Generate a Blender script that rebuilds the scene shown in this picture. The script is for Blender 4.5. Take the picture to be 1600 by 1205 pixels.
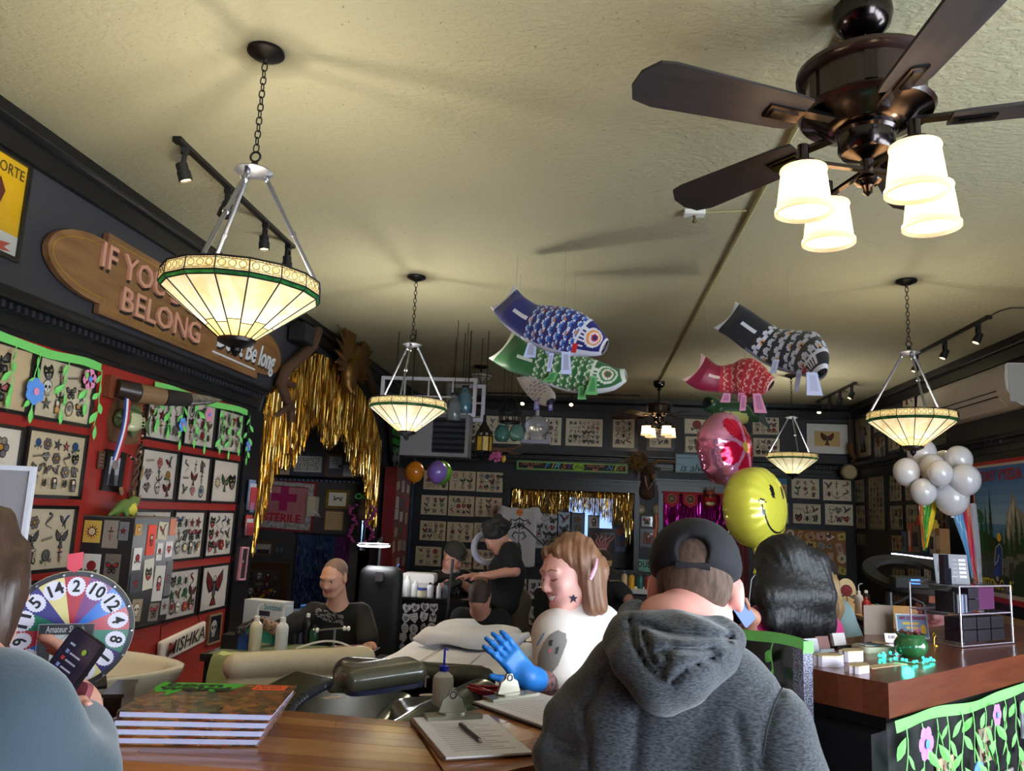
import bpy,math,random
import numpy as np
from mathutils import Vector,Matrix
for o in list(bpy.data.objects):bpy.data.objects.remove(o,do_unlink=True)
SC=bpy.context.scene
COL=SC.collection
PI=math.pi
# ---------------------------------------------------------------- camera
FPX,YAW,PITCH,ROLL,CZ=1224.7,.107231,.162138,.043679,1.60
_f=np.array([-math.sin(YAW)*math.cos(PITCH),math.cos(YAW)*math.cos(PITCH),math.sin(PITCH)])
_r0=np.array([math.cos(YAW),math.sin(YAW),0.]);_u0=np.cross(_r0,_f)
_r=_r0*math.cos(ROLL)+_u0*math.sin(ROLL);_u=-_r0*math.sin(ROLL)+_u0*math.cos(ROLL)
cam=bpy.data.cameras.new('camera');camo=bpy.data.objects.new('camera',cam);COL.objects.link(camo)
cam.sensor_fit='HORIZONTAL';cam.sensor_width=36;cam.lens=FPX/1600*36;cam.clip_start=.02;cam.clip_end=200
camo.matrix_world=Matrix(((_r[0],_u[0],-_f[0],0),(_r[1],_u[1],-_f[1],0),(_r[2],_u[2],-_f[2],CZ),(0,0,0,1)))
SC.camera=camo
# a pixel of the 1600x1205 frame gives a direction; the plane it is cut with gives the distance
def ray(x,y):return _r*(x-800)/FPX-_u*(y-602.5)/FPX+_f
def PY(x,y,Y):d=ray(x,y);p=d*(Y/d[1]);return np.array([p[0],p[1],p[2]+CZ])
def PX(x,y,X):d=ray(x,y);p=d*(X/d[0]);return np.array([p[0],p[1],p[2]+CZ])
def PZ(x,y,Z):d=ray(x,y);p=d*((Z-CZ)/d[2]);return np.array([p[0],p[1],Z])
# ---------------------------------------------------------------- world, daylight and exposure
SC.view_settings.view_transform='Standard';SC.view_settings.look='None'
SC.view_settings.gamma=1;SC.view_settings.use_curve_mapping=False
SC.view_settings.exposure=.2
W=bpy.data.worlds.new('overcast_sky');SC.world=W;W.use_nodes=True
W.node_tree.nodes['Background'].inputs[0].default_value=(.80,.90,1.0,1)
W.node_tree.nodes['Background'].inputs[1].default_value=15.0
# room measures: left wall, right wall, back wall, front wall, ceiling
XL,XR,YB,YF,ZC=-2.80,3.82,12.0,-2.4,3.40
def portal(name,x,y,z,w,h,rot):
    l=bpy.data.lights.new(name,'AREA');l.shape='RECTANGLE';l.size=w;l.size_y=h
    l.cycles.is_portal=True
    o=bpy.data.objects.new(name,l);COL.objects.link(o);o.location=(x,y,z);o.rotation_euler=rot
portal('front_window_daylight_portal',2.75,YF-.02,1.75,1.7,2.5,(PI/2,0,PI))
portal('side_window_daylight_portal',XR+.17,.5,1.5,5.0,1.6,(PI/2,0,PI/2))
# ---------------------------------------------------------------- materials
def lin(c):
    return tuple(((v/255/12.92) if v/255<=.04045 else ((v/255+.055)/1.055)**2.4) for v in c[:3])
MATS={}
def M(name,rgb=(128,128,128),rough=.6,metal=0,emit=None,es=0,noise=None,rgb2=None,bump=None,coat=0,stretch=None,spec=.5,trans=0,alpha=1,sheen=0):
    if name in MATS:return MATS[name]
    m=bpy.data.materials.new(name);m.use_nodes=True;nt=m.node_tree;b=nt.nodes['Principled BSDF'];I=b.inputs
    c=lin(rgb)+(1,)
    I['Base Color'].default_value=c;I['Roughness'].default_value=rough;I['Metallic'].default_value=metal
    I['Specular IOR Level'].default_value=spec;I['Coat Weight'].default_value=coat;I['Coat Roughness'].default_value=.08
    I['Transmission Weight'].default_value=trans;I['Alpha'].default_value=alpha;I['Sheen Weight'].default_value=sheen
    if emit is not None:I['Emission Color'].default_value=lin(emit)+(1,);I['Emission Strength'].default_value=es
    co=None
    if noise or bump:
        tc=nt.nodes.new('ShaderNodeTexCoord');mp=nt.nodes.new('ShaderNodeMapping');nt.links.new(tc.outputs['Object'],mp.inputs[0])
        if stretch:mp.inputs['Scale'].default_value=stretch
        co=mp.outputs[0]
    if noise:
        n=nt.nodes.new('ShaderNodeTexNoise');n.inputs['Scale'].default_value=noise[0];n.inputs['Detail'].default_value=5
        nt.links.new(co,n.inputs['Vector'])
        rp=nt.nodes.new('ShaderNodeValToRGB');rp.color_ramp.elements[0].position=.5-noise[1];rp.color_ramp.elements[1].position=.5+noise[1]
        rp.color_ramp.elements[0].color=c;rp.color_ramp.elements[1].color=lin(rgb2 or rgb)+(1,)
        nt.links.new(n.outputs[0],rp.inputs[0]);nt.links.new(rp.outputs[0],I['Base Color'])
    if bump:
        n2=nt.nodes.new('ShaderNodeTexNoise');n2.inputs['Scale'].default_value=bump[0];n2.inputs['Detail'].default_value=3
        nt.links.new(co,n2.inputs['Vector'])
        bp=nt.nodes.new('ShaderNodeBump');bp.inputs['Strength'].default_value=bump[1];bp.inputs['Distance'].default_value=bump[2]
        nt.links.new(n2.outputs[0],bp.inputs['Height']);nt.links.new(bp.outputs[0],I['Normal'])
    MATS[name]=m
    return m
def Mglass(name,rgb=(255,255,255),gloss=.06,rough=.03):
    # thin clear pane: transparent with a mirror-like film
    if name in MATS:return MATS[name]
    m=bpy.data.materials.new(name);m.use_nodes=True;nt=m.node_tree;nt.nodes.clear()
    o=nt.nodes.new('ShaderNodeOutputMaterial');t=nt.nodes.new('ShaderNodeBsdfTransparent');g=nt.nodes.new('ShaderNodeBsdfGlossy')
    mx=nt.nodes.new('ShaderNodeMixShader');fr=nt.nodes.new('ShaderNodeFresnel');fr.inputs[0].default_value=1.45
    t.inputs[0].default_value=lin(rgb)+(1,);g.inputs['Roughness'].default_value=rough
    ad=nt.nodes.new('ShaderNodeMath');ad.operation='ADD';ad.inputs[1].default_value=gloss-.04
    nt.links.new(fr.outputs[0],ad.inputs[0]);nt.links.new(ad.outputs[0],mx.inputs[0])
    nt.links.new(t.outputs[0],mx.inputs[1]);nt.links.new(g.outputs[0],mx.inputs[2]);nt.links.new(mx.outputs[0],o.inputs[0])
    MATS[name]=m
    return m
def Mtrans(name,rgb,rgb2=None,scale=6,mixd=.35,gloss=.08):
    # translucent glass or cloth that glows when a bulb stands behind it
    if name in MATS:return MATS[name]
    m=bpy.data.materials.new(name);m.use_nodes=True;nt=m.node_tree;nt.nodes.clear()
    o=nt.nodes.new('ShaderNodeOutputMaterial');t=nt.nodes.new('ShaderNodeBsdfTranslucent');d=nt.nodes.new('ShaderNodeBsdfDiffuse')
    g=nt.nodes.new('ShaderNodeBsdfGlossy');g.inputs['Roughness'].default_value=.15
    mx=nt.nodes.new('ShaderNodeMixShader');mx.inputs[0].default_value=mixd;m2=nt.nodes.new('ShaderNodeMixShader');m2.inputs[0].default_value=gloss
    if rgb2:
        tc=nt.nodes.new('ShaderNodeTexCoord');n=nt.nodes.new('ShaderNodeTexNoise');n.inputs['Scale'].default_value=scale;n.inputs['Distortion'].default_value=1.5
        oi=nt.nodes.new('ShaderNodeObjectInfo');vm=nt.nodes.new('ShaderNodeVectorMath');vm.operation='ADD'
        sc=nt.nodes.new('ShaderNodeVectorMath');sc.operation='SCALE';sc.inputs['Scale'].default_value=1.0
        nt.links.new(oi.outputs['Location'],sc.inputs[0]);nt.links.new(tc.outputs['Object'],vm.inputs[0])
        cm=nt.nodes.new('ShaderNodeCombineXYZ');ml=nt.nodes.new('ShaderNodeMath');ml.operation='MULTIPLY';ml.inputs[1].default_value=40
        nt.links.new(oi.outputs['Random'],ml.inputs[0]);nt.links.new(ml.outputs[0],cm.inputs[0]);nt.links.new(cm.outputs[0],vm.inputs[1])
        nt.links.new(vm.outputs[0],n.inputs['Vector'])
        rp=nt.nodes.new('ShaderNodeValToRGB');rp.color_ramp.elements[0].position=.38;rp.color_ramp.elements[1].position=.66
        rp.color_ramp.elements[0].color=lin(rgb)+(1,);rp.color_ramp.elements[1].color=lin(rgb2)+(1,)
        nt.links.new(n.outputs[0],rp.inputs[0])
        nt.links.new(rp.outputs[0],t.inputs[0]);nt.links.new(rp.outputs[0],d.inputs[0])
    else:
        t.inputs[0].default_value=lin(rgb)+(1,);d.inputs[0].default_value=lin(rgb)+(1,)
    nt.links.new(t.outputs[0],mx.inputs[1]);nt.links.new(d.outputs[0],mx.inputs[2]);nt.links.new(mx.outputs[0],m2.inputs[1]);nt.links.new(g.outputs[0],m2.inputs[2])
    nt.links.new(m2.outputs[0],o.inputs[0]);MATS[name]=m
    return m
def Memit(name,rgb,s):
    return M(name,rgb,.5,emit=rgb,es=s)
def Mwood(name,a,b,scale=3,stretch=(1,12,12),rough=.35,coat=.3):
    if name in MATS:return MATS[name]
    m=M(name,a,rough,coat=coat,noise=(scale,.2),rgb2=b,stretch=stretch,bump=(scale*6,.08,.002));return m
def ink(rgb):  # flat printed or painted colour
    return M('paint_%02x%02x%02x'%tuple(rgb[:3]),rgb,.6)
# ---------------------------------------------------------------- objects
def link(o,parent=None):
    COL.objects.link(o)
    if parent is not None:o.parent=parent
    return o
def tag(o,label=None,cat=None,group=None,kind=None):
    if label:o['label']=label
    if cat:o['category']=cat
    if group:o['group']=group
    if kind:o['kind']=kind
    return o
def thing(name,label,cat,loc=(0,0,0),rz=0,group=None,rot=None):
    o=bpy.data.objects.new(name,None);COL.objects.link(o);o.empty_display_size=.05
    o.location=tuple(loc);o.rotation_euler=rot or (0,0,rz)
    return tag(o,label,cat,group)
def copy_tree(o,parent=None):
    c=o.copy();COL.objects.link(c);c.parent=parent
    for ch in list(o.children):copy_tree(ch,c)
    return c
class MB:
    def __init__(s):s.v=[];s.f=[];s.fm=[];s.m=0
    def add(s,vs,fs):
        k=len(s.v);s.v+=[tuple(map(float,p)) for p in vs]
        s.f+=[tuple(i+k for i in q) for q in fs];s.fm+=[s.m]*len(fs);return s
    def bx(s,x0,x1,y0,y1,z0,z1):
        vs=[(x,y,z) for z in (z0,z1) for y in (y0,y1) for x in (x0,x1)]
        return s.add(vs,[(0,2,3,1),(4,5,7,6),(0,1,5,4),(2,6,7,3),(0,4,6,2),(1,3,7,5)])
    def box(s,c,d,R=None):
        k=len(s.v);s.bx(-d[0]/2,d[0]/2,-d[1]/2,d[1]/2,-d[2]/2,d[2]/2)
        for i in range(k,len(s.v)):
            p=Vector(s.v[i]);p=(R@p if R else p);s.v[i]=(p.x+c[0],p.y+c[1],p.z+c[2])
        return s
    def rbox(s,x0,x1,y0,y1,z0,z1,r=.01,n=3,axis='z'):
        # box with rounded edges about one axis
        def rr(a0,a1,b0,b1):
            out=[]
            for (cx,cy,st) in ((a1-r,b1-r,0),(a0+r,b1-r,1),(a0+r,b0+r,2),(a1-r,b0+r,3)):
                for i in range(n+1):
                    t=(st+i/n)*PI/2;out.append((cx+r*math.cos(t),cy+r*math.sin(t)))
            return out
        if axis=='z':P=rr(x0,x1,y0,y1);f=lambda p,h:(p[0],p[1],h);h0,h1=z0,z1
        elif axis=='y':P=rr(x0,x1,z0,z1);f=lambda p,h:(p[0],h,p[1]);h0,h1=y0,y1
        else:P=rr(y0,y1,z0,z1);f=lambda p,h:(h,p[0],p[1]);h0,h1=x0,x1
        N=len(P);vs=[f(p,h0) for p in P]+[f(p,h1) for p in P]
        return s.add(vs,[tuple(range(N))[::-1],tuple(range(N,2*N))]+[(i,(i+1)%N,N+(i+1)%N,N+i) for i in range(N)])
    def cyl(s,a,b,r0,r1=None,n=10,caps=True):
        r1=r0 if r1 is None else r1;a=Vector(a);b=Vector(b);d=(b-a)
        if d.length<1e-9:return s
        d.normalize();t=Vector((0,0,1)) if abs(d.z)<.9 else Vector((1,0,0));x=d.cross(t).normalized();y=d.cross(x)
        vs=[a+(x*math.cos(2*PI*i/n)+y*math.sin(2*PI*i/n))*r0 for i in range(n)]+[b+(x*math.cos(2*PI*i/n)+y*math.sin(2*PI*i/n))*r1 for i in range(n)]
        fs=[(i,n+i,n+(i+1)%n,(i+1)%n) for i in range(n)]
        if caps:fs+=[tuple(range(n)),tuple(range(2*n-1,n-1,-1))]
        return s.add(vs,fs)
    def tube(s,pts,r,n=8,closed=False):
        pts=[Vector(p) for p in pts];N=len(pts);rs=r if hasattr(r,'__len__') else [r]*N
        vs=[];prev=None
        for i,p in enumerate(pts):
            a=pts[i-1] if (i>0 or closed) else p;b=pts[(i+1)%N] if (i<N-1 or closed) else p
            d=(b-a).normalized() if (b-a).length>1e-9 else Vector((0,0,1))
            if prev is None:
                t=Vector((0,0,1)) if abs(d.z)<.9 else Vector((1,0,0));x=d.cross(t).normalized()
            else:
                x=(prev-d*prev.dot(d)).normalized()
            prev=x;y=d.cross(x)
            vs+=[p+(x*math.cos(2*PI*k/n)+y*math.sin(2*PI*k/n))*rs[i] for k in range(n)]
        fs=[]
        for i in range(N if closed else N-1):
            j=(i+1)%N
            fs+=[(i*n+k,i*n+(k+1)%n,j*n+(k+1)%n,j*n+k) for k in range(n)]
        if not closed:fs+=[tuple(range(n))[::-1],tuple(range((N-1)*n,N*n))]
        return s.add(vs,fs)
    def lathe(s,prof,n=20,c=(0,0,0),axis='z',a0=0,a1=2*PI):
        full=abs(a1-a0-2*PI)<1e-6;K=n if full else n+1
        vs=[]
        for (r,z) in prof:
            for i in range(K):
                t=a0+(a1-a0)*i/n;x,y=r*math.cos(t),r*math.sin(t)
                p=(x,y,z) if axis=='z' else ((x,-z,y) if axis=='y' else (z,x,y))
                vs.append((p[0]+c[0],p[1]+c[1],p[2]+c[2]))
        fs=[]
        for j in range(len(prof)-1):
            for i in range(n):
                i2=(i+1)%K;fs.append((j*K+i,j*K+i2,(j+1)*K+i2,(j+1)*K+i))
        return s.add(vs,fs)
    def ell(s,c,r,n=14,m=9,R=None):
        vs=[];fs=[]
        for j in range(m+1):
            t=PI*j/m
            for i in range(n):
                a=2*PI*i/n;p=Vector((r[0]*math.sin(t)*math.cos(a),r[1]*math.sin(t)*math.sin(a),r[2]*math.cos(t)))
                if R:p=R@p
                vs.append((p.x+c[0],p.y+c[1],p.z+c[2]))
        for j in range(m):
            for i in range(n):fs.append((j*n+i,(j+1)*n+i,(j+1)*n+(i+1)%n,j*n+(i+1)%n))
        return s.add(vs,fs)
    def prism(s,P,y0,y1):
        # outline in the x-z plane pushed along y
        N=len(P);vs=[(p[0],y0,p[1]) for p in P]+[(p[0],y1,p[1]) for p in P]
        return s.add(vs,[tuple(range(N)),tuple(range(2*N-1,N-1,-1))]+[(i,N+i,N+(i+1)%N,(i+1)%N) for i in range(N)])
    def prismz(s,P,z0,z1):
        N=len(P);vs=[(p[0],p[1],z0) for p in P]+[(p[0],p[1],z1) for p in P]
        return s.add(vs,[tuple(range(N))[::-1],tuple(range(N,2*N))]+[(i,(i+1)%N,N+(i+1)%N,N+i) for i in range(N)])
    def poly(s,P,y=0):
        return s.add([(p[0],y,p[1]) for p in P],[tuple(range(len(P)))])
    def quad(s,a,b,c,d):return s.add([a,b,c,d],[(0,1,2,3)])
    def grid(s,fn,nu,nv,closev=False):
        # fn(u, v) with u, v in 0..1
        kv=nv if closev else nv+1
        vs=[fn(i/nu,j/nv) for i in range(nu+1) for j in range(kv)];fs=[]
        for i in range(nu):
            for j in range(nv):
                j2=(j+1)%kv;fs.append((i*kv+j,(i+1)*kv+j,(i+1)*kv+j2,i*kv+j2))
        return s.add(vs,fs)
    def mesh(s,name,mats,smooth=35):
        me=bpy.data.meshes.new(name);me.from_pydata(s.v,[],s.f)
        for m in (mats if isinstance(mats,(list,tuple)) else [mats]):me.materials.append(m)
        if len(set(s.fm))>1 or (s.fm and s.fm[0]):me.polygons.foreach_set('material_index',s.fm)
        if smooth:
            me.polygons.foreach_set('use_smooth',[True]*len(me.polygons));me.set_sharp_from_angle(angle=math.radians(smooth))
        me.update();return me
    def build(s,name,mats,parent=None,smooth=35,shift=None):
        if shift is not None:s.v=[(p[0]-shift[0],p[1]-shift[1],p[2]-shift[2]) for p in s.v]
        return link(bpy.data.objects.new(name,s.mesh(name,mats,smooth)),parent)
def inst(name,mesh,parent,loc=(0,0,0),rot=(0,0,0),sc=(1,1,1)):
    o=bpy.data.objects.new(name,mesh);COL.objects.link(o);o.parent=parent;o.location=tuple(loc);o.rotation_euler=rot;o.scale=sc;return o
_txt={}
def text_mesh(s,size=1.,depth=0.,shear=0.,bold=0.,align='CENTER',space=1.):
    key=(s,round(size,4),depth,shear,bold,align,space)
    if key in _txt:return _txt[key]
    c=bpy.data.curves.new('lettering','FONT');c.body=s;c.size=size;c.extrude=depth;c.shear=shear;c.offset=bold;c.align_x=align;c.align_y='CENTER';c.space_character=space;c.resolution_u=2
    o=bpy.data.objects.new('lettering',c);COL.objects.link(o);dg=bpy.context.evaluated_depsgraph_get()
    me=bpy.data.meshes.new_from_object(o.evaluated_get(dg));bpy.data.objects.remove(o);me.name='lettering'
    _txt[key]=me;return me
def text(s,parent,x,z,y,size,rgb,name='lettering',depth=.0005,wid=None,rot=0,mat=None,**k):
    # letters standing in the x-z plane facing -y; wid = total width wanted
    me=text_mesh(s,size,depth,**k).copy();me.materials.clear();me.materials.append(mat or ink(rgb))
    o=bpy.data.objects.new(name,me);COL.objects.link(o);o.parent=parent;o.location=(x,y,z);o.rotation_euler=(PI/2,-rot,0)
    if rot:o.rotation_euler=(Matrix.Rotation(-rot,3,'Y')@Matrix.Rotation(PI/2,3,'X')).to_euler()
    if wid and len(me.vertices):
        xs=[v.co.x for v in me.vertices];o.scale[0]=wid/max(1e-6,max(xs)-min(xs))
    return o
# ---------------------------------------------------------------- flat drawings (print, paint, ink) as thin layers
class Draw:
    def __init__(s):s.mb=MB();s.cols=[];s.lay=0;s.eps=.00012
    def mi(s,col):
        col=tuple(int(c) for c in col)
        if col not in s.cols:s.cols.append(col)
        return s.cols.index(col)
    def fill(s,P,col):
        s.mb.m=s.mi(col);s.lay+=1;s.mb.poly(P,-s.lay*s.eps);return s
    def rect(s,x0,x1,z0,z1,col):return s.fill([(x0,z0),(x1,z0),(x1,z1),(x0,z1)],col)
    def circ(s,x,z,r,col,n=14,rz=None):return s.fill([(x+r*math.cos(2*PI*i/n),z+(rz or r)*math.sin(2*PI*i/n)) for i in range(n)],col)
    def line(s,P,w,col,closed=False):
        s.mb.m=s.mi(col);s.lay+=1;y=-s.lay*s.eps;N=len(P);vs=[]
        ws=w if hasattr(w,'__len__') else [w]*N
        for i in range(N):
            a=P[i-1] if (i>0 or closed) else P[i];b=P[(i+1)%N] if (i<N-1 or closed) else P[i]
            dx,dz=b[0]-a[0],b[1]-a[1];l=math.hypot(dx,dz) or 1;nx,nz=-dz/l*ws[i]/2,dx/l*ws[i]/2
            vs+=[(P[i][0]+nx,y,P[i][1]+nz),(P[i][0]-nx,y,P[i][1]-nz)]
        fs=[(2*i,2*i+1,2*((i+1)%N)+1,2*((i+1)%N)) for i in range(N if closed else N-1)]
        s.mb.add(vs,fs);return s
    def build(s,name,parent,y=0,mats=None):
        if not s.mb.f:return None
        o=s.mb.build(name,mats or [ink(c) for c in s.cols],parent,smooth=0);o.location=(0,y,0);return o
# ---------------------------------------------------------------- soft bodies: rounded shapes melted together, skinned by surface nets
class Soft:
    def __init__(s):s.p=[]
    def cone(s,a,b,ra,rb=None,m=0,k=.02):
        s.p.append(('c',np.array(a,float),np.array(b,float),ra,ra if rb is None else rb,m,k));return s
    def ell(s,c,r,m=0,k=.02,R=None):
        s.p.append(('e',np.array(c,float),np.array(r,float),R,None,m,k));return s
    def ball(s,c,r,m=0,k=.02):return s.cone(c,np.array(c,float)+np.array((0,0,1e-5)),r,r,m,k)
    def box(s,c,d,r=.02,m=0,k=.02,R=None):
        s.p.append(('b',np.array(c,float),np.array(d,float)/2,R,r,m,k));return s
    def cut(s,c,r,k=.01,R=None,m=None):
        s.p.append(('x',np.array(c,float),np.array(r,float),R,None,m,k));return s
    def chain(s,pts,rs,m=0,k=.02):
        for i in range(len(pts)-1):s.cone(pts[i],pts[i+1],rs[i],rs[i+1],m,k)
        return s
    def _box(s,q):
        if q[0]=='c':
            R=max(q[3],q[4]);return np.minimum(q[1],q[2])-R,np.maximum(q[1],q[2])+R
        if q[3] is None:h=q[2]
        else:h=np.abs(np.array(q[3]))@q[2]
        return q[1]-h,q[1]+h
    def _d(s,q,P):
        if q[0]=='c':
            a,b,ra,rb=q[1],q[2],q[3],q[4];ba=b-a;l2=max(ba@ba,1e-12);pa=P-a
            h=np.clip((pa@ba)/l2,0,1);return np.linalg.norm(pa-h[...,None]*ba,axis=-1)-(ra+(rb-ra)*h)
        X=P-q[1]
        if q[3] is not None:X=X@np.array(q[3])
        if q[0]=='b':
            t=np.abs(X)-(q[2]-q[4]);return np.linalg.norm(np.maximum(t,0),axis=-1)+np.minimum(t.max(-1),0)-q[4]
        k0=np.linalg.norm(X/q[2],axis=-1);k1=np.linalg.norm(X/(q[2]**2),axis=-1)+1e-9
        return k0*(k0-1)/k1
    def build(s,name,mats,parent,res=.01,shift=None,fold=None,clip=None,smooth=True):
        lo=np.min([s._box(q)[0] for q in s.p if q[0] != 'x'],axis=0)-.03;hi=np.max([s._box(q)[1] for q in s.p if q[0] != 'x'],axis=0)+.03
        if clip:lo=np.maximum(lo,clip[0]);hi=np.minimum(hi,clip[1])
        n=np.ceil((hi-lo)/res).astype(int)+1
        ax=[lo[i]+res*np.arange(n[i]) for i in range(3)]
        F=np.full(n,1.);B=np.full(n,1.);ID=np.zeros(n,np.int16)
        for q in s.p:
            a,b=s._box(q);mg=max(q[6],.0)+2.5*res+.012
            i0=np.maximum(np.floor((a-mg-lo)/res).astype(int),0);i1=np.minimum(np.ceil((b+mg-lo)/res).astype(int)+1,n)
            if np.any(i1<=i0):continue
            sl=tuple(slice(i0[i],i1[i]) for i in range(3))
            P=np.stack(np.meshgrid(ax[0][sl[0]],ax[1][sl[1]],ax[2][sl[2]],indexing='ij'),-1)
            d=s._d(q,P);f=F[sl];k=max(q[6],1e-5)
            if q[0]=='x':
                h=np.clip(.5-.5*(f+d)/k,0,1);F[sl]=f*(1-h)+(-d)*h+k*h*(1-h)
                if q[5] is not None:ID[sl]=np.where(d<res,q[5],ID[sl])
            else:
                h=np.clip(.5+.5*(f-d)/k,0,1);F[sl]=f*(1-h)+d*h-k*h*(1-h)
                w=d<B[sl];ID[sl]=np.where(w,q[5],ID[sl]);B[sl]=np.minimum(B[sl],d)
        if fold is not None:
            P=np.stack(np.meshgrid(*ax,indexing='ij'),-1);F=F+fold(P)
        if clip:
            F[0],F[-1],F[:,0],F[:,-1],F[:,:,0],F[:,:,-1]=(.02,)*6
        ins=F<0
        c=np.zeros(n-1,int);cs=[(x,y,z) for x in (0,1) for y in (0,1) for z in (0,1)]
        def sub(A,o):return A[o[0]:o[0]+n[0]-1,o[1]:o[1]+n[1]-1,o[2]:o[2]+n[2]-1]
        for o in cs:c+=sub(ins,o)
        act=(c>0) & (c<8);idx=np.argwhere(act)
        if not len(idx):return None
        num=-np.ones(n-1,int);num[act]=np.arange(len(idx))
        acc=np.zeros((len(idx),3));cnt=np.zeros(len(idx))
        g=lambda o:F[idx[:,0]+o[0],idx[:,1]+o[1],idx[:,2]+o[2]]
        for a in cs:
            for ax_ in range(3):
                if a[ax_]:continue
                b=list(a);b[ax_]=1;fa,fb=g(a),g(b);ok=(fa<0) != (fb<0)
                t=np.where(ok,fa/np.where(ok,fa-fb,1),0);p=np.tile(np.array(a,float),(len(idx),1));p[:,ax_]=t
                acc[ok]+=p[ok];cnt[ok]+=1
        V=lo+res*(idx+acc/cnt[:,None]);quads=[]
        for ax_ in range(3):
            o1,o2=[(1,2),(2,0),(0,1)][ax_]
            s0=[slice(None)]*3;s1=[slice(None)]*3;s0[ax_]=slice(0,-1);s1[ax_]=slice(1,None)
            ch=ins[tuple(s0)] != ins[tuple(s1)];E=np.argwhere(ch)
            E=E[(E[:,o1]>0) & (E[:,o2]>0) & (E[:,o1]<n[o1]-1) & (E[:,o2]<n[o2]-1)]
            if not len(E):continue
            e1=np.zeros(3,int);e1[o1]=1;e2=np.zeros(3,int);e2[o2]=1
            gi=lambda A:num[A[:,0],A[:,1],A[:,2]]
            Q=np.stack([gi(E-e1-e2),gi(E-e2),gi(E),gi(E-e1)],1)
            fl=ins[E[:,0],E[:,1],E[:,2]];Q[~fl]=Q[~fl][:,::-1];quads.append(Q)
        Q=np.concatenate(quads);Q=Q[(Q>=0).all(1)]
        ids=ID[idx[:,0],idx[:,1],idx[:,2]]
        if shift is not None:V=V-np.array(shift)
        me=bpy.data.meshes.new(name);me.from_pydata(V.tolist(),[],Q.tolist())
        mats=mats if isinstance(mats,(list,tuple)) else [mats]
        for m in mats:me.materials.append(m)
        if len(mats)>1:me.polygons.foreach_set('material_index',np.clip(ids[Q[:,0]],0,len(mats)-1).astype(np.int32))
        if smooth:me.polygons.foreach_set('use_smooth',np.ones(len(Q),bool))
        me.update();return link(bpy.data.objects.new(name,me),parent)
# ================================================================ the setting
def struct(o,label=None):o['kind']='structure';return o
def Mceil():
    m=M('textured_olive_plaster',(176,170,138),.75);nt=m.node_tree;b=nt.nodes['Principled BSDF']
    tc=nt.nodes.new('ShaderNodeTexCoord');mp=nt.nodes.new('ShaderNodeMapping');mp.inputs['Scale'].default_value=(1,1.5,1);nt.links.new(tc.outputs['Object'],mp.inputs[0])
    n=nt.nodes.new('ShaderNodeTexNoise');n.inputs['Scale'].default_value=26;n.inputs['Detail'].default_value=7;n.inputs['Roughness'].default_value=.6;nt.links.new(mp.outputs[0],n.inputs['Vector'])
    rp=nt.nodes.new('ShaderNodeValToRGB');rp.color_ramp.elements[0].position=.42;rp.color_ramp.elements[1].position=.6;nt.links.new(n.outputs[0],rp.inputs[0])
    bp=nt.nodes.new('ShaderNodeBump');bp.inputs['Strength'].default_value=.55;bp.inputs['Distance'].default_value=.006
    nt.links.new(rp.outputs[0],bp.inputs['Height']);nt.links.new(bp.outputs[0],b.inputs['Normal'])
    n2=nt.nodes.new('ShaderNodeTexNoise');n2.inputs['Scale'].default_value=55;n2.inputs['Detail'].default_value=2;nt.links.new(tc.outputs['Object'],n2.inputs['Vector'])
    r2=nt.nodes.new('ShaderNodeValToRGB');r2.color_ramp.elements[0].position=.26;r2.color_ramp.elements[1].position=.3
    r2.color_ramp.elements[0].color=lin((104,98,76))+(1,);r2.color_ramp.elements[1].color=lin((176,170,138))+(1,)
    nt.links.new(n2.outputs[0],r2.inputs[0]);nt.links.new(r2.outputs[0],b.inputs['Base Color']);return m
m_ceil=Mceil()
m_blk=M('black_gloss_paint',(17,17,21),.32,bump=(30,.12,.003))
m_wallgrey=M('charcoal_wall_paint',(54,54,60),.55,bump=(60,.35,.004))
m_walldark=M('dark_slate_wall_paint',(22,23,30),.5,bump=(50,.15,.003))
m_wallbrown=M('umber_wall_paint',(70,64,60),.6,bump=(50,.15,.003))
m_red=M('brick_red_wall_paint',(150,34,26),.5,bump=(40,.12,.003))
m_floor=Mwood('dark_floor_boards',(52,36,26),(74,50,34),2,(8,1,8),.4,.1)
mb=MB();mb.bx(XL-2.2,XR+.2,YF-.2,YB+1.4,-.1,0);struct(mb.build('floor',m_floor))
mb=MB();mb.bx(XL-2.2,XR+.2,YF-.2,YB+1.4,ZC,ZC+.12);struct(mb.build('ceiling',m_ceil))
# --- left wall with the arched alcove opening
YA0,YA1=6.28,9.95
arch=[PX(x,y,XL)[1:] for x,y in ((398,652),(415,618),(440,588),(462,568),(487,553),(515,566),(545,592),(572,634),(590,690))]
arch=[(YA0,0)]+[(YA0,arch[0][1]-.06)]+[(min(max(a[0],YA0+.02),YA1-.02),min(a[1],3.1)) for a in arch]+[(YA1,arch[-1][1]-.15),(YA1,0)]
outline=[(YF-.2,0)]+arch+[(YB,0),(YB,ZC),(YF-.2,ZC)]
mb=MB();N=len(outline)
mb.add([(XL,p[0],p[1]) for p in outline]+[(XL-.15,p[0],p[1]) for p in outline],
       [tuple(range(N)),tuple(range(2*N-1,N-1,-1))]+[(i,N+i,N+(i+1)%N,(i+1)%N) for i in range(N)])
wl=struct(mb.build('wall_left',m_wallgrey,smooth=0))
mb=MB();mb.bx(XL,XL+.012,YF,6.0,.0,2.36);mb.build('red_panel',m_red,wl)
mb=MB();mb.bx(XL,XL+.05,5.99,6.28,0,2.338);struct(mb.build('trim_9',m_blk))
mb=MB();mb.bx(XL,XL+.02,9.95,YB,0,2.75);mb.build('dark_panel',m_walldark,wl)
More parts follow.
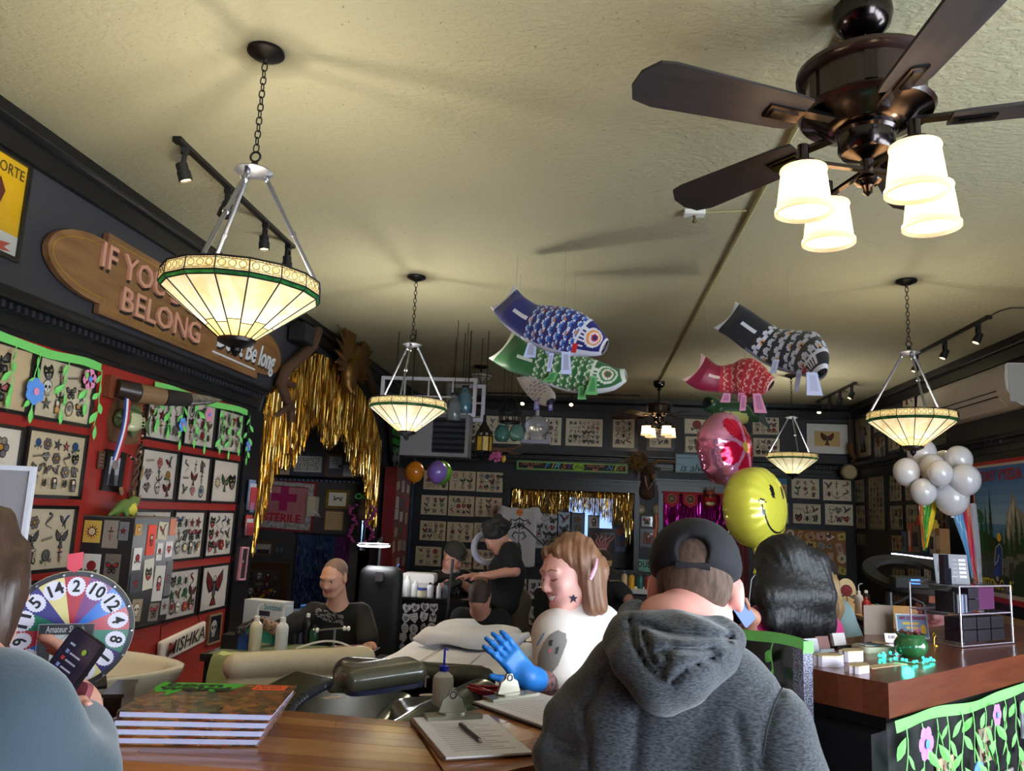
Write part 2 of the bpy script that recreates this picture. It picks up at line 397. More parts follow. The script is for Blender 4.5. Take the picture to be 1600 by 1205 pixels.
# --- alcove walls
mb=MB();mb.bx(XL-2.05,XL-.0,YA1,YA1+.12,0,ZC);struct(mb.build('wall_alcove_back',m_wallbrown))
mb=MB();mb.bx(XL-2.15,XL-2.05,YA0-.15,YA1+.1,0,ZC);struct(mb.build('wall_alcove_side',m_walldark))
mb=MB();mb.bx(XL-2.05,XL-.15,YA0-.15,YA0-.03,0,ZC);struct(mb.build('wall_alcove_near',m_walldark))
# --- right wall
mb=MB();mb.bx(XR,XR+.15,3.0,YB+.1,0,ZC);mb.bx(XR,XR+.15,YF-.2,-2.,0,ZC);mb.bx(XR,XR+.15,-2.,3.0,0,.7);mb.bx(XR,XR+.15,-2.,3.0,2.3,ZC);wr=struct(mb.build('wall_right',m_wallgrey))
mb=MB();mb.bx(XR-.014,XR,3.1,YB-.02,0,2.36);mb.build('black_panel',m_walldark,wr)
# --- back wall with two cased openings
O1=(-1.24,.63,.86,1.985);O2=(1.05,2.12,0,2.03)
mb=MB()
for a in ((XL,O1[0],0,ZC),(O1[0],O1[1],0,O1[2]),(O1[0],O1[1],O1[3],ZC),(O1[1],O2[0],0,ZC),(O2[0],O2[1],O2[3],ZC),(O2[1],XR,0,ZC)):
    mb.bx(a[0],a[1],YB,YB+.14,a[2],a[3])
wb=struct(mb.build('wall_back',m_wallgrey))
mb=MB()
for a in ((XL+.02,O1[0],0,2.36),(O1[0],O1[1],0,O1[2]),(O1[0],O1[1],O1[3],2.36),(O1[1],O2[0],0,2.36),(O2[0],O2[1],O2[3],2.36),(O2[1],XR-.02,0,2.36)):
    mb.bx(a[0],a[1],YB-.012,YB,a[2],a[3])
mb.build('lower_panel',m_walldark,wb)
# window niche and rear room behind the openings
mb=MB();x0,x1=O1[0]-.15,O1[1]+.15
mb.bx(x0,x1,YB+.62,YB+.7,.6,2.3);mb.bx(x0-.05,x0,YB+.14,YB+.7,.6,2.3);mb.bx(x1,x1+.05,YB+.14,YB+.7,.6,2.3);mb.bx(x0,x1,YB+.14,YB+.7,.55,.62);mb.bx(x0,x1,YB+.14,YB+.7,2.25,2.3)
struct(mb.build('wall_window_niche',m_walldark))
mb=MB();x0,x1=O2[0]-.1,O2[1]+.1
mb.bx(x0,x1,YB+.9,YB+1.,0,2.4);mb.bx(x0-.05,x0,YB+.14,YB+1.,0,2.4);mb.bx(x1,x1+.05,YB+.14,YB+1.,0,2.4);mb.bx(x0,x1,YB+.14,YB+1.,2.38,2.42)
struct(mb.build('wall_rear_closet',m_walldark))
# --- shop front behind the viewer: piers, mullions and a transom around open glazing
mb=MB();mb.bx(XL,XR,YF-.15,YF,0,.5);mb.bx(XL,XR,YF-.15,YF,3.0,ZC);mb.bx(XL,1.9,YF-.15,YF,.5,3.0);mb.bx(3.6,XR,YF-.15,YF,.5,3.0)
struct(mb.build('wall_front',m_blk))
for i,x in enumerate((2.75,)):
    mb=MB();mb.bx(x-.04,x+.04,YF-.12,YF-.04,.5,3.0);struct(mb.build('window_%d'%(i+1),m_blk))
for i,y in enumerate((-.4,1.3)):
    mb=MB();mb.bx(XR+.04,XR+.12,y-.04,y+.04,.7,2.3);struct(mb.build('window_%d'%(i+3),m_blk))
# --- crown boards and the toothed cornice
def run(name,a,b,inward,zc,prof,mat):
    # profile of (distance from wall, height) carried from a to b
    a=Vector((a[0],a[1],0));b=Vector((b[0],b[1],0));n=Vector((inward[0],inward[1],0));mb=MB();N=len(prof)
    vs=[a+n*p[0]+Vector((0,0,p[1])) for p in prof]+[b+n*p[0]+Vector((0,0,p[1])) for p in prof]
    mb.add(vs,[tuple(range(N)),tuple(range(2*N-1,N-1,-1))]+[(i,N+i,N+(i+1)%N,(i+1)%N) for i in range(N)])
    return mb.build(name,mat,None,25)
crown=[(0,3.19),(.035,3.19),(.035,3.30),(.06,3.305),(.068,3.32),(.06,3.335),(.045,3.34),(.045,ZC),(0,ZC)]
corn=[(0,2.34),(.02,2.34),(.02,2.365),(.034,2.37),(.034,2.43),(.05,2.44),(.05,2.475),(.105,2.48),(.105,2.495),(.125,2.515),(.125,2.53),(0,2.53)]
k=0
for nm,a,b,inw in (('left',(XL,YF),(XL,YB),(1,0)),('back',(XL,YB),(XR,YB),(0,-1)),('right',(XR,YF),(XR,YB),(-1,0))):
    k+=1;struct(run('trim_%d'%k,a,b,inw,0,crown,m_blk))
tooth=MB();tooth.bx(-.011,.011,-.012,.012,-.014,.014);m_tooth=M('worn_black_paint',(40,40,46),.45)
for nm,a,b,inw in (('left',(XL,YF),(XL,6.2),(1,0)),('back',(XL,YB),(XR,YB),(0,-1)),('right',(XR,3.1),(XR,YB),(-1,0))):
    k+=1;t=struct(run('trim_%d'%k,a,b,inw,0,corn,m_blk))
    a=Vector((a[0],a[1],0));b=Vector((b[0],b[1],0));n=Vector((inw[0],inw[1],0));L=(b-a).length;d=(b-a)/L;mb=MB();q=max(0,(2.2-YF)) if nm != 'back' else 0
    while q<L-.02:
        c=a+d*q+n*.062;w=.024
        mb.box((c.x,c.y,2.458),((w if abs(d.x)>.5 else .03),(w if abs(d.y)>.5 else .03),.032));q+=.05
    o=mb.build('dentil_row',m_tooth,t,0);o['kind']='stuff'
# casings of the back openings with their own small cornice
def casing(name,o,shelf):
    x0,x1,z0,z1=o;mb=MB()
    for xa in (x0-.07,x1):mb.bx(xa,xa+.07,YB-.05,YB,z0,z1+.02)
    mb.bx(x0-.09,x1+.09,YB-.06,YB,z1,z1+.09);mb.bx(x0-.12,x1+.12,YB-.11,YB,z1+.09,z1+.115);mb.bx(x0-.14,x1+.14,YB-.15,YB,z1+.15,z1+.18);mb.bx(x0-.11,x1+.11,YB-.09,YB,z1+.115,z1+.15)
    if shelf:mb.bx(x0-.12,x1+.12,YB-.12,YB+.2,z0-.04,z0)
    return struct(mb.build(name,m_blk))
casing('trim_7',O1,True);casing('trim_8',O2,False)
# --- conduit along the ceiling and the small sensor box on it
m_pipe=M('painted_conduit',(168,160,112),.6)
mb=MB();mb.tube([(.885,2.4,ZC-.012),(.86,6.4,ZC-.012),(.84,10.4,ZC-.012)],.014,8);tag(mb.build('conduit',m_pipe),'painted pipe conduit running along the ceiling between the two fans','pipe')
p=PZ(1085,330,ZC);q=PZ(1170,327,ZC)
t=thing('smoke_sensor','small white sensor box on the ceiling left of the pipe conduit','sensor',p)
mb=MB();mb.rbox(-.06,.06,-.035,.035,-.028,0,.008);mb.build('housing',M('white_plastic',(225,225,220),.4),t)
mb=MB();mb.cyl((0,-.0,-.028),(0,-.0,-.06),.009,.006);mb.ell((0,0,-.064),(.014,.014,.01));mb.build('sprinkler_tip',M('brass_dull',(130,110,70),.35,1),t)
mb=MB();mb.tube([(.05,0,-.008),(q[0]-p[0],q[1]-p[1],-.008)],.005,6);mb.build('lead',m_pipe,t)
# ================================================================ ceiling lamps and fans
m_iron=M('dark_bronze',(30,27,28),.38,.6);m_pewter=M('brushed_pewter',(140,142,152),.32,.9);m_lead=M('lead_came',(24,24,22),.5,.4)
def bulb(name,parent,loc,watts,rgb=(1,.86,.64),r=.035):
    l=bpy.data.lights.new(name,'POINT');l.energy=watts;l.color=rgb;l.shadow_soft_size=r
    o=bpy.data.objects.new(name,l);COL.objects.link(o);o.parent=parent;o.location=loc;return o
def chain_mesh(R=.011,L=.017,r=.0026):
    mb=MB();pts=[]
    for i in range(14):
        t=2*PI*i/14;pts.append((R*math.cos(t),0,R*math.sin(t)+(L-R)*(1 if math.sin(t)>.01 else-1 if math.sin(t)<-.01 else 0)))
    mb.tube(pts,r,6,True);return mb.mesh('chain_link',m_iron)
link_me=chain_mesh()
NP=16
def frus(r0,z0,r1,z1,gap=.0,lo=0.,hi=1.,th=.003):
    # one flat pane of a sixteen-sided bowl between two rings
    a=PI/NP;mb=MB();ri=lambda t:r0+(r1-r0)*t;zi=lambda t:z0+(z1-z0)*t;vs=[]
    for off in (0,-th):
        for t,s in ((lo,-1),(lo,1),(hi,1),(hi,-1)):
            r=(ri(t)+off)/math.cos(0);vs.append((r*math.cos(a*s*(1-gap)),r*math.sin(a*s*(1-gap)),zi(t)))
    mb.add(vs,[(0,1,2,3),(7,6,5,4),(0,4,5,1),(1,5,6,2),(2,6,7,3),(3,7,4,0)]);return mb
mg_amber=Mtrans('streaky_amber_glass',(240,238,226),(222,210,180),7,.3)
mg_cream=Mtrans('streaky_cream_glass',(240,240,230),(220,212,186),7,.3)
mg_band=Mtrans('band_glass',(236,230,206),(196,176,128),60,.35)
mg_tile=Mtrans('amber_tile_glass',(244,230,190),(230,206,156),9,.3)
mg_tilec=Mtrans('cream_tile_glass',(246,240,214),(228,214,168),9,.3)
mg_green=Mtrans('green_strip_glass',(70,128,84),(40,92,60),12,.35)
def pendant(label,loc,warm,watts,rot,nlinks=13,drop=0):
    t=thing('pendant_lamp',label,'lamp',loc,0,'stained glass bowl pendants')
    mb=MB();mb.lathe([(0,0),(.072,0),(.074,-.012),(.062,-.022),(.05,-.024),(.036,-.034),(.012,-.04),(.008,-.055),(0,-.055)],28);mb.build('canopy',m_iron,t)
    z=-.06;ch=.375+drop;n=nlinks;st=ch/n
    for i in range(n):inst('chain_link',link_me,t,(0,0,z-.012-i*st),(0,0,(i%2)*PI/2),(1,1,st/.030*1.02))
    z -= ch
    mb=MB();mb.tube([(.02*math.cos(a*PI/8),0,z-.02+.02*math.sin(a*PI/8)) for a in range(16)],.0045,7,True);mb.cyl((0,0,z-.04),(0,0,z-.065),.012,.016,12);mb.build('hanging_loop',m_iron,t)
    zh=z-.06
    mb=MB();mb.lathe([(0,zh),(.02,zh-.002),(.07,zh-.018),(.074,zh-.024),(.05,zh-.034),(.016,zh-.042),(0,zh-.044)],28);mb.build('hub',m_pewter,t)
    zr=zh-.46  # rim top
    R=.292
    for i in range(3):
        a=rot+2*PI*i/3;a=a+.35;c,s=math.cos(a),math.sin(a);mb=MB()
        p0=Vector((.045*c,.045*s,zh-.035));p1=Vector((.285*c,.285*s,zr+.005));d=p1-p0
        mb.tube([p0,p0+d*.04,p0+d*.05],.006,8);mb.cyl(p0+d*.05,p1,.0085,.0085,10);mb.ell(p0+d*.02,(.012,.012,.014));mb.cyl(p0+d*.5,p0+d*.53,.0125,.0125,10);mb.cyl(p0+d*.1,p0+d*.115,.012,.012,10)
        mb.build('rod',m_pewter,t)
    ga,gt=(mg_amber,mg_tile) if warm else (mg_cream,mg_tilec)
    zb=zr-.052;zg=zb-.014;z1=zg-.172;r1=.062
    me_b=frus(R,zr,R+.004,zb,.02).mesh('band_pane',mg_band,0);me_g=frus(R+.004,zb-.001,R-.006,zg,.02).mesh('green_strip',mg_green,0)
    tl=[frus(R-.008,zg,r1,z1,.03,0,q-.004).mesh('bowl_pane',ga,0) for q in (.70,.76)]
    tt=[frus(R-.008,zg,r1,z1,.03,q+.004,1).mesh('lower_tile',gt,0) for q in (.70,.76)]
    # ring-and-dot lead tracery on every band pane
    mb=MB();a=PI/NP;ca=math.cos(a)
    for j in range(3):
        yy=(-.62+.62*j)*R*math.sin(a)*1.0
        mb.tube([(R*ca+.0035,yy+.013*math.cos(q*PI/5),zr-.026+.013*math.sin(q*PI/5)) for q in range(10)],.0012,4,True)
    for sz in (-.009,-.043):mb.cyl((R*ca+.003,-R*math.sin(a),zr+sz),(R*ca+.003,R*math.sin(a),zr+sz),.0013,.0013,4)
    for q in range(9):
        yy=(-1+2*(q+.5)/9)*R*math.sin(a);mb.cyl((R*ca+.003,yy,zr-.001),(R*ca+.003,yy,zr-.011),.001,.001,4);mb.cyl((R*ca+.003,yy,zr-.042),(R*ca+.003,yy,zr-.052),.001,.001,4)
    me_tr=mb.mesh('tracery',m_lead,0)
    for i in range(NP):
        a=rot+2*PI*(i+.5)/NP
        b=inst('band_pane',me_b,t,(0,0,0),(0,0,a));inst('tracery',me_tr,b)
        inst('green_strip',me_g,t,(0,0,0),(0,0,a));inst('bowl_pane',tl[i%2],t,(0,0,0),(0,0,a));inst('lower_tile',tt[i%2],t,(0,0,0),(0,0,a))
    mb=MB()
    for i in range(NP):
        a=rot+2*PI*i/NP;c,s=math.cos(a),math.sin(a)
        mb.tube([(R*c,R*s,zr),((R+.004)*c,(R+.004)*s,zb),((R-.006)*c,(R-.006)*s,zg),(r1*c,r1*s,z1)],.0028,5)
    for (r,z,w) in ((R,zr,.004),(R+.004,zb,.003),(R-.006,zg,.003)):
        mb.tube([(r*math.cos(rot+2*PI*i/NP),r*math.sin(rot+2*PI*i/NP),z) for i in range(NP)],w,5,True)
    for i in range(NP):
        q=(.70,.76)[i%2];a0,a1=rot+2*PI*i/NP,rot+2*PI*(i+1)/NP;r=R-.008+(r1-R+.008)*q;z=zg+(z1-zg)*q
        mb.cyl((r*math.cos(a0),r*math.sin(a0),z),(r*math.cos(a1),r*math.sin(a1),z),.0022,.0022,5)
    mb.build('lead_frame',m_lead,t)
    mb=MB();mb.lathe([(.068,z1+.004),(.072,z1),(.07,z1-.012),(.045,z1-.024),(.03,z1-.03),(.02,z1-.034),(.02,z1-.046),(.012,z1-.056),(.004,z1-.066),(0,z1-.068)],22);mb.build('finial',m_iron,t)
    for i in range(3):
        a=rot+.8+2*PI*i/3;p=(.075*math.cos(a),.075*math.sin(a),z1+.085)
        mb=MB();mb.cyl((p[0]*.3,p[1]*.3,z1+.01),(p[0]*.8,p[1]*.8,z1+.05),.012,.014,8);mb.build('bulb_socket',m_iron,t)
        if watts:bulb('bulb_light',t,p,watts/3,(1,.91,.76) if warm else (1,.95,.86))
    return t
P1=PZ(416,80,ZC);P2=PZ(651,432,ZC);P3=PZ(1416,438,ZC);P4=PZ(1236,586,ZC)
PW=48
pendant('large stained glass bowl pendant nearest the viewer, in front of the wooden sign',P1,True,PW,.12)
pendant('stained glass bowl pendant hanging beside the grey heater and gold tinsel arch',P2,False,PW,.2,drop=.03)
pendant('stained glass bowl pendant above the white balloon cluster',P3,True,PW*.55,.1,drop=.02)
pendant('small-looking stained glass bowl pendant far back in front of the framed eagle print',P4,False,PW,.16)
# --- ceiling fans
m_blade=Mwood('walnut_blade',(34,30,31),(48,41,41),4,(1,10,10),.6,.0);m_rose=M('mahogany',(40,20,18),.3,coat=.4)
m_nickel=M('black_nickel',(70,64,64),.18,1);m_shade=Mtrans('cream_fabric_shade',(252,226,190),None,1,.35,.0)
m_diff=Memit('lit_diffuser',(255,238,210),2.2)
def fan(label,loc,ang,watts,drop=.19,blades=5,lrot=.5,sc=1.):
    t=thing('ceiling_fan',label,'ceiling fan',loc,0,'ceiling fans with four shades');t.scale=(sc,)*3
    mb=MB();mb.lathe([(0,0),(.075,0),(.078,-.03),(.07,-.06),(.045,-.085),(.02,-.09),(0,-.09)],26);mb.build('canopy',m_nickel,t)
    z=-.085;mb=MB();mb.cyl((0,0,z),(0,0,z-drop+.1),.014,.014,12);mb.lathe([(.014,z-.01),(.03,z-.02),(.03,z-.03),(.014,z-.04)],16);mb.build('downrod',m_nickel,t)
    zt=-drop+.02  # motor top
    mb=MB();mb.m=0;mb.lathe([(0,zt),(.08,zt),(.16,zt-.012),(.175,zt-.022),(.176,zt-.034),(.165,zt-.042),(.15,zt-.046),(.15,zt-.13),(.165,zt-.136),(.172,zt-.146),(.165,zt-.158)],36)
    mb.m=1;mb.lathe([(.165,zt-.158),(.13,zt-.168),(.10,zt-.188),(.07,zt-.196),(0,zt-.196)],36);mo=mb.build('motor_housing',[m_rose,m_nickel],t)
    for i in range(6):
        a=i*PI/3+.3;o=MB();o.box((.151,0,zt-.088),(.008,.03,.078));pl=o.build('trim_plate',m_nickel,mo);pl.rotation_euler=(0,0,a)
    zb=zt-.185
    for i in range(blades):
        a=ang+2*PI*i/blades
        out=[(.20,-.055),(.24,-.062),(.60,-.075),(.655,-.062),(.675,-.02),(.672,.03),(.64,.072),(.60,.078),(.24,.062),(.20,.055)]
        R=Matrix.Rotation(math.radians(12),3,'X');mb=MB();N=len(out)
        vs=[R@Vector((x,y,h)) for h in (-.004,.004) for x,y in out];vs=[(v.x,v.y,v.z+zb) for v in vs]
        mb.add(vs,[tuple(range(N))[::-1],tuple(range(N,2*N))]+[(j,(j+1)%N,N+(j+1)%N,N+j) for j in range(N)])
        bo=mb.build('blade',m_blade,t);bo.rotation_euler=(0,0,a)
        mb=MB();mb.box((.15,0,zb+.006),(.14,.03,.010));mb.box((.255,0,zb-.008),(.10,.045,.006),R);mb.box((.255,0,zb-.012),(.075,.022,.006),R)
        br=mb.build('blade_iron',m_nickel,bo)
    zl=zt-.19
    mb=MB();mb.lathe([(.075,zl),(.078,zl-.012),(.072,zl-.02),(.072,zl-.06),(.064,zl-.072),(.03,zl-.085),(.018,zl-.09),(.016,zl-.13),(.03,zl-.14),(.034,zl-.148),(.026,zl-.158),(.016,zl-.162),(.012,zl-.172),(.012,zl-.18),(0,zl-.19)],26);mb.build('light_kit_stem',m_nickel,t)
    for i in range(4):
        a=lrot+i*PI/2;c,s=math.cos(a),math.sin(a);r=.185;zs=zl-.13;px,py=r*c,r*s
        mb=MB();mb.box((r*.5*c,r*.5*s,zl-.115),(r,.016,.010),Matrix.Rotation(a,3,'Z'));mb.cyl((px,py,zl-.07),(px,py,zs-.01),.015,.015,12);mb.cyl((px,py,zs+.012),(px,py,zs-.012),.032,.032,14);mb.build('lamp_arm',m_nickel,t)
        sh=MB();sh.lathe([(.058,zs-.006),(.060,zs-.012),(.057,zs-.018),(.068,zs-.112),(.073,zs-.116),(.073,zs-.128),(.068,zs-.130)],26,(px,py,0));so=sh.build('lamp_shade',m_shade,t,60)
        df=MB();df.lathe([(0,zs-.118),(.066,zs-.118)],22,(px,py,0));df.build('diffuser',m_diff,so)
        if watts:bulb('bulb_light',t,(px,py,zs-.06),watts,(1,.78,.52),.02)
    return t
F1=PZ(1347,12,ZC);F2=PZ(1030,596,ZC)
fan('large dark ceiling fan with four lit cream shades, near the viewer at upper right',F1,math.radians(-14),1.5,.19,lrot=.28,sc=1.27)
fan('small-looking dark ceiling fan with four lit shades, far back above the goat head',F2,math.radians(10),1.3,.30,lrot=.5)
# --- track lights
def head_mesh(mat):
    mb=MB();mb.bx(-.014,.014,-.02,.02,-.03,0)
    for s in (-1,1):mb.bx(s*.028-.004,s*.028+.004,-.01,.01,-.11,-.035)
    mb.bx(-.032,.032,-.01,.01,-.04,-.03);return mb
m_track=M('track_black',(14,14,16),.4);m_can=M('spot_can_black',(22,22,24),.45);m_spot=Memit('lit_spot_face',(255,214,150),14);m_dark=M('dark_lens',(40,40,44),.3)
def track(label,a,b,heads,group=None):
    a=Vector(a);b=Vector(b);d=b-a;L=d.length;rz=math.atan2(d.y,d.x)
    t=thing('track_light',label,'track light',(a.x,a.y,a.z),rz)
    mb=MB();mb.bx(0,L,-.018,.018,-.022,0);mb.bx(-.01,.03,-.022,.022,-.028,0);mb.build('rail',m_track,t)
    for (q,tilt,yaw,lit) in heads:
        hd=head_mesh(m_track).build('spot_head',m_track,t);hd.location=(q*L,0,-.022);hd.rotation_euler=(0,0,yaw)
        mb=MB();mb.lathe([(0,.035),(.022,.035),(.03,.028),(.03,-.01),(.034,-.014),(.034,-.06),(.028,-.062),(.028,-.05)],18);can=mb.build('can',m_can,hd);can.location=(0,0,-.115);can.rotation_euler=(tilt,0,0)
        mb=MB();mb.lathe([(0,-.052),(.028,-.052)],18);f=mb.build('lens',m_spot if lit else m_dark,can)
        if lit:
            l=bpy.data.lights.new('spot_beam','SPOT');l.energy=45*lit;l.color=(1,.8,.55);l.spot_size=1.0;l.spot_blend=.5;l.shadow_soft_size=.02
            o=bpy.data.objects.new('spot_beam',l);COL.objects.link(o);o.parent=can;o.location=(0,0,-.066)
    return t
a,b=PZ(278,214,ZC),PZ(458,384,ZC)
track('black track with four spotlights on the ceiling behind the near pendant',a,b,((.05,-.35,.6,1),(.36,.25,.3,0),(.70,-.1,.2,1),(.95,-.1,0,1)))
a,b=PZ(1545,493,ZC),PZ(1424,556,ZC)
track('black track with three spotlights over the wall air conditioner',a,b,((.12,.45,0,1.5),(.52,.45,0,1.5),(.93,.45,0,2)))
a,b=PZ(1336,597,ZC),PZ(1276,627,ZC)
track('black track with four spotlights near the far right corner',a,b,((.08,.55,0,3),(.36,.4,0,0),(.63,.4,0,0),(.93,.55,1.2,3)))
a,b=PZ(762,613,ZC),PZ(1000,617,ZC)
track('black track with two lit spotlights across the ceiling before the back wall',a,b,((.24,-.9,0,5),(.56,-.9,0,5)))
p=[PZ(*q,ZC) for q in ((1549,491),(1562,484),(1580,479),(1600,479),(1630,483))]
mb=MB();mb.tube([(v[0],v[1],ZC-.012) for v in p],.006,7);tag(mb.build('conduit',M('bare_metal_conduit',(120,120,120),.35,1)),'curved metal conduit feeding the track over the air conditioner','pipe')
# small semi-flush bowl lamp at the back
p=PZ(752,572,ZC)
t=thing('semi_flush_lamp','small unlit leaded glass ceiling lamp near the hanging window sashes','lamp',p)
mb=MB();mb.lathe([(0,0),(.09,0),(.09,-.02),(.05,-.035),(.012,-.04),(.012,-.11),(0,-.11)],22);mb.build('canopy',m_iron,t)
for i in range(8):
    a=i*PI/4;mb=MB();mb.add([(.15*math.cos(a),.15*math.sin(a),-.11),(.15*math.cos(a+PI/4),.15*math.sin(a+PI/4),-.11),(.145*math.cos(a+PI/4),.145*math.sin(a+PI/4),-.15),(.145*math.cos(a),.145*math.sin(a),-.15),(.03*math.cos(a),.03*math.sin(a),-.235),(.03*math.cos(a+PI/4),.03*math.sin(a+PI/4),-.235)],[(0,1,2,3),(3,2,5,4)]);mb.build('glass_pane',mg_cream,t)
mb=MB()
for i in range(8):
    a=i*PI/4;mb.tube([(.15*math.cos(a),.15*math.sin(a),-.11),(.145*math.cos(a),.145*math.sin(a),-.15),(.03*math.cos(a),.03*math.sin(a),-.235)],.004,5);mb.tube([(.012*math.cos(a),.012*math.sin(a),-.1),(.15*math.cos(a),.15*math.sin(a),-.11)],.003,5)
for r,z in ((.15,-.11),(.145,-.15)):mb.tube([(r*math.cos(i*PI/4),r*math.sin(i*PI/4),z) for i in range(8)],.004,5,True)
mb.lathe([(.035,-.23),(.03,-.25),(0,-.27)],12);mb.build('lead_frame',m_lead,t)
# ================================================================ tattoo flash: small motifs drawn as ink
BK,RD,GY,PK,GN,OC,BL=(26,22,24),(170,30,32),(120,112,108),(214,120,118),(60,120,70),(196,140,52),(60,96,150)
def circ(x,z,r,n=12,rz=None,a0=0,a1=2*PI):return [(x+r*math.cos(a0+(a1-a0)*i/n),z+(rz or r)*math.sin(a0+(a1-a0)*i/n)) for i in range(n+(0 if abs(a1-a0)>6.28 else 1))]
def motif(D,kind,cx,cz,s,rnd,c2=RD,rot=0,flip=1):
    cr,sr=math.cos(rot),math.sin(rot)
    def T(P):return [(cx+s*(flip*x*cr-z*sr),cz+s*(flip*x*sr+z*cr)) for x,z in P]
    F=lambda P,c:D.fill(T(P),c)
    def Ln(P,w,c=BK,closed=False):D.line(T(P),w*s if not hasattr(w,'__len__') else [q*s for q in w],c,closed)
    if kind=='skull':
        F(circ(0,.1,.36,14),BK);F(circ(0,.1,.31,14),(228,220,204));F([(-.2,-.15),(.2,-.15),(.17,-.42),(-.17,-.42)],BK);F([(-.16,-.15),(.16,-.15),(.13,-.38),(-.13,-.38)],(228,220,204))
        F(circ(-.14,.06,.1,9),BK);F(circ(.14,.06,.1,9),BK);F([(-.05,-.12),(.05,-.12),(0,.0)],BK)
        for x in (-.08,0,.08):Ln([(x,-.2),(x,-.38)],.03)
    elif kind=='rose':
        F(circ(0,.08,.33,12),BK);F(circ(0,.08,.29,12),c2)
        for r,a in ((.22,.4),(.14,2.),(.07,3.9)):Ln(circ(0,.08,r,9,None,a,a+4.4),.035)
        for q in (-1,1):F([(q*.1,-.22),(q*.45,-.12),(q*.38,-.38)],BK);F([(q*.16,-.22),(q*.4,-.16),(q*.35,-.33)],GN if rnd.random()<.4 else GY)
        Ln([(0,-.2),(.04,-.5)],.04)
    elif kind=='heart':
        H=[(0,-.42),(-.3,-.08),(-.38,.16),(-.26,.34),(-.1,.34),(0,.2),(.1,.34),(.26,.34),(.38,.16),(.3,-.08)]
        F(H,BK);F([(x*.86,z*.86) for x,z in H],c2);F([(-.5,-.08),(.5,.04),(.5,.16),(-.5,.04)],BK);F([(-.46,-.05),(.46,.06),(.46,.13),(-.46,.02)],(228,216,190));Ln([(-.3,.0),(.3,.07)],.025)
    elif kind=='dagger':
        F([(-.07,.16),(.07,.16),(.06,-.3),(0,-.5),(-.06,-.3)],BK);F([(-.01,.16),(.045,.16),(.035,-.3),(0,-.42)],(200,196,190));F([(-.22,.16),(.22,.16),(.2,.24),(-.2,.24)],BK);F([(-.05,.24),(.05,.24),(.05,.44),(-.05,.44)],c2);F(circ(0,.46,.06,8),BK)
        Ln([(-.18,-.1),(-.02,-.02),(.16,-.12),(.02,-.22),(-.14,-.3)],.045,c2)
    elif kind=='bird':
        F([(-.5,.34),(-.2,.3),(0,.06),(.2,.42),(.46,.48),(.22,.16),(.16,-.04),(.3,-.44),(.06,-.2),(-.1,-.34),(-.06,-.1),(-.22,-.06),(-.3,-.0)],BK)
        F([(-.38,.3),(-.2,.25),(0,.0),(-.1,-.04),(-.18,.0)],c2);F([(.1,.1),(.22,.36),(.36,.42),(.18,.14)],BL if rnd.random()<.4 else GY);F([(.04,-.04),(.12,-.06),(.18,-.28),(.06,-.14)],c2)
    elif kind=='eagle':
        for q in (-1,1):
            F([(q*.04,.12),(q*.2,.3),(q*.48,.5),(q*.5,.2),(q*.4,.0),(q*.28,-.14),(q*.1,-.1)],BK);F([(q*.1,.1),(q*.22,.24),(q*.42,.4),(q*.42,.2),(q*.32,.02),(q*.2,-.06)],c2)
            for j in range(3):Ln([(q*(.12+.08*j),-.02+.03*j),(q*(.28+.07*j),.22+.08*j)],.025)
        F([(-.09,.16),(.09,.16),(.1,-.2),(0,-.36),(-.1,-.2)],BK);F([(-.05,.12),(.05,.12),(.05,-.16),(0,-.26),(-.05,-.16)],GY);F(circ(0,.24,.1,9),BK);F(circ(.0,.25,.07,8),(228,220,204));F([(.05,.26),(.17,.2),(.06,.17)],OC)
        F([(-.2,-.5),(.2,-.5),(.08,-.28),(-.08,-.28)],BK);F([(-.12,-.46),(.12,-.46),(.04,-.32),(-.04,-.32)],c2)
    elif kind=='snake':
        P=[(.3*math.sin(t*2.3*PI+.4)*(1-.25*t),.46-.92*t) for t in [i/16 for i in range(17)]]
        Ln(P,[.05+.13*math.sin(PI*min(1,i/12+.12)) if i<14 else .04 for i in range(17)]);Ln(P[:15],[.02+.06*math.sin(PI*min(1,i/12+.12)) for i in range(15)],c2);F(circ(P[0][0],P[0][1],.09,8),BK)
    elif kind=='star':
        S=[((.46 if i%2==0 else .19)*math.sin(i*PI/5),(.46 if i%2==0 else .19)*math.cos(i*PI/5)) for i in range(10)]
        F(S,BK)
        for i in range(0,10,2):F([(0,0),(S[i][0]*.86,S[i][1]*.86),(S[i+1][0]*.8,S[i+1][1]*.8)],c2)
    elif kind=='spider':
        F(circ(0,-.08,.16,10,.22),BK);F(circ(0,.18,.1,8),BK);F([(-.05,-.16),(.05,-.16),(0,-.04)],c2)
        for q in (-1,1):
            for j in range(4):Ln([(q*.08,.1-.06*j),(q*(.28+.04*j),.3-.16*j),(q*(.42-.02*abs(j-1)),.42-.3*j)],.035)
    elif kind=='anchor':
        Ln([(0,.34),(0,-.4)],.09);Ln([(-.2,.2),(.2,.2)],.07);Ln(circ(0,.42,.08,10),.04,BK,True);Ln([(-.36,-.12),(-.26,-.34),(0,-.44),(.26,-.34),(.36,-.12)],.08);Ln([(-.14,.3),(.12,.06),(-.12,-.12),(.1,-.34)],.045,c2)
    elif kind=='flower':
        for i in range(6):a=i*PI/3;F(circ(.26*math.cos(a),.26*math.sin(a),.17,9),BK);F(circ(.26*math.cos(a),.26*math.sin(a),.13,9),c2)
        F(circ(0,0,.16,10),BK);F(circ(0,0,.11,9),OC)
    elif kind=='sun':
        for i in range(12):a=i*PI/6;F([(.24*math.cos(a-.2),.24*math.sin(a-.2)),(.5*math.cos(a),.5*math.sin(a)),(.24*math.cos(a+.2),.24*math.sin(a+.2))],BK if i%2 else c2)
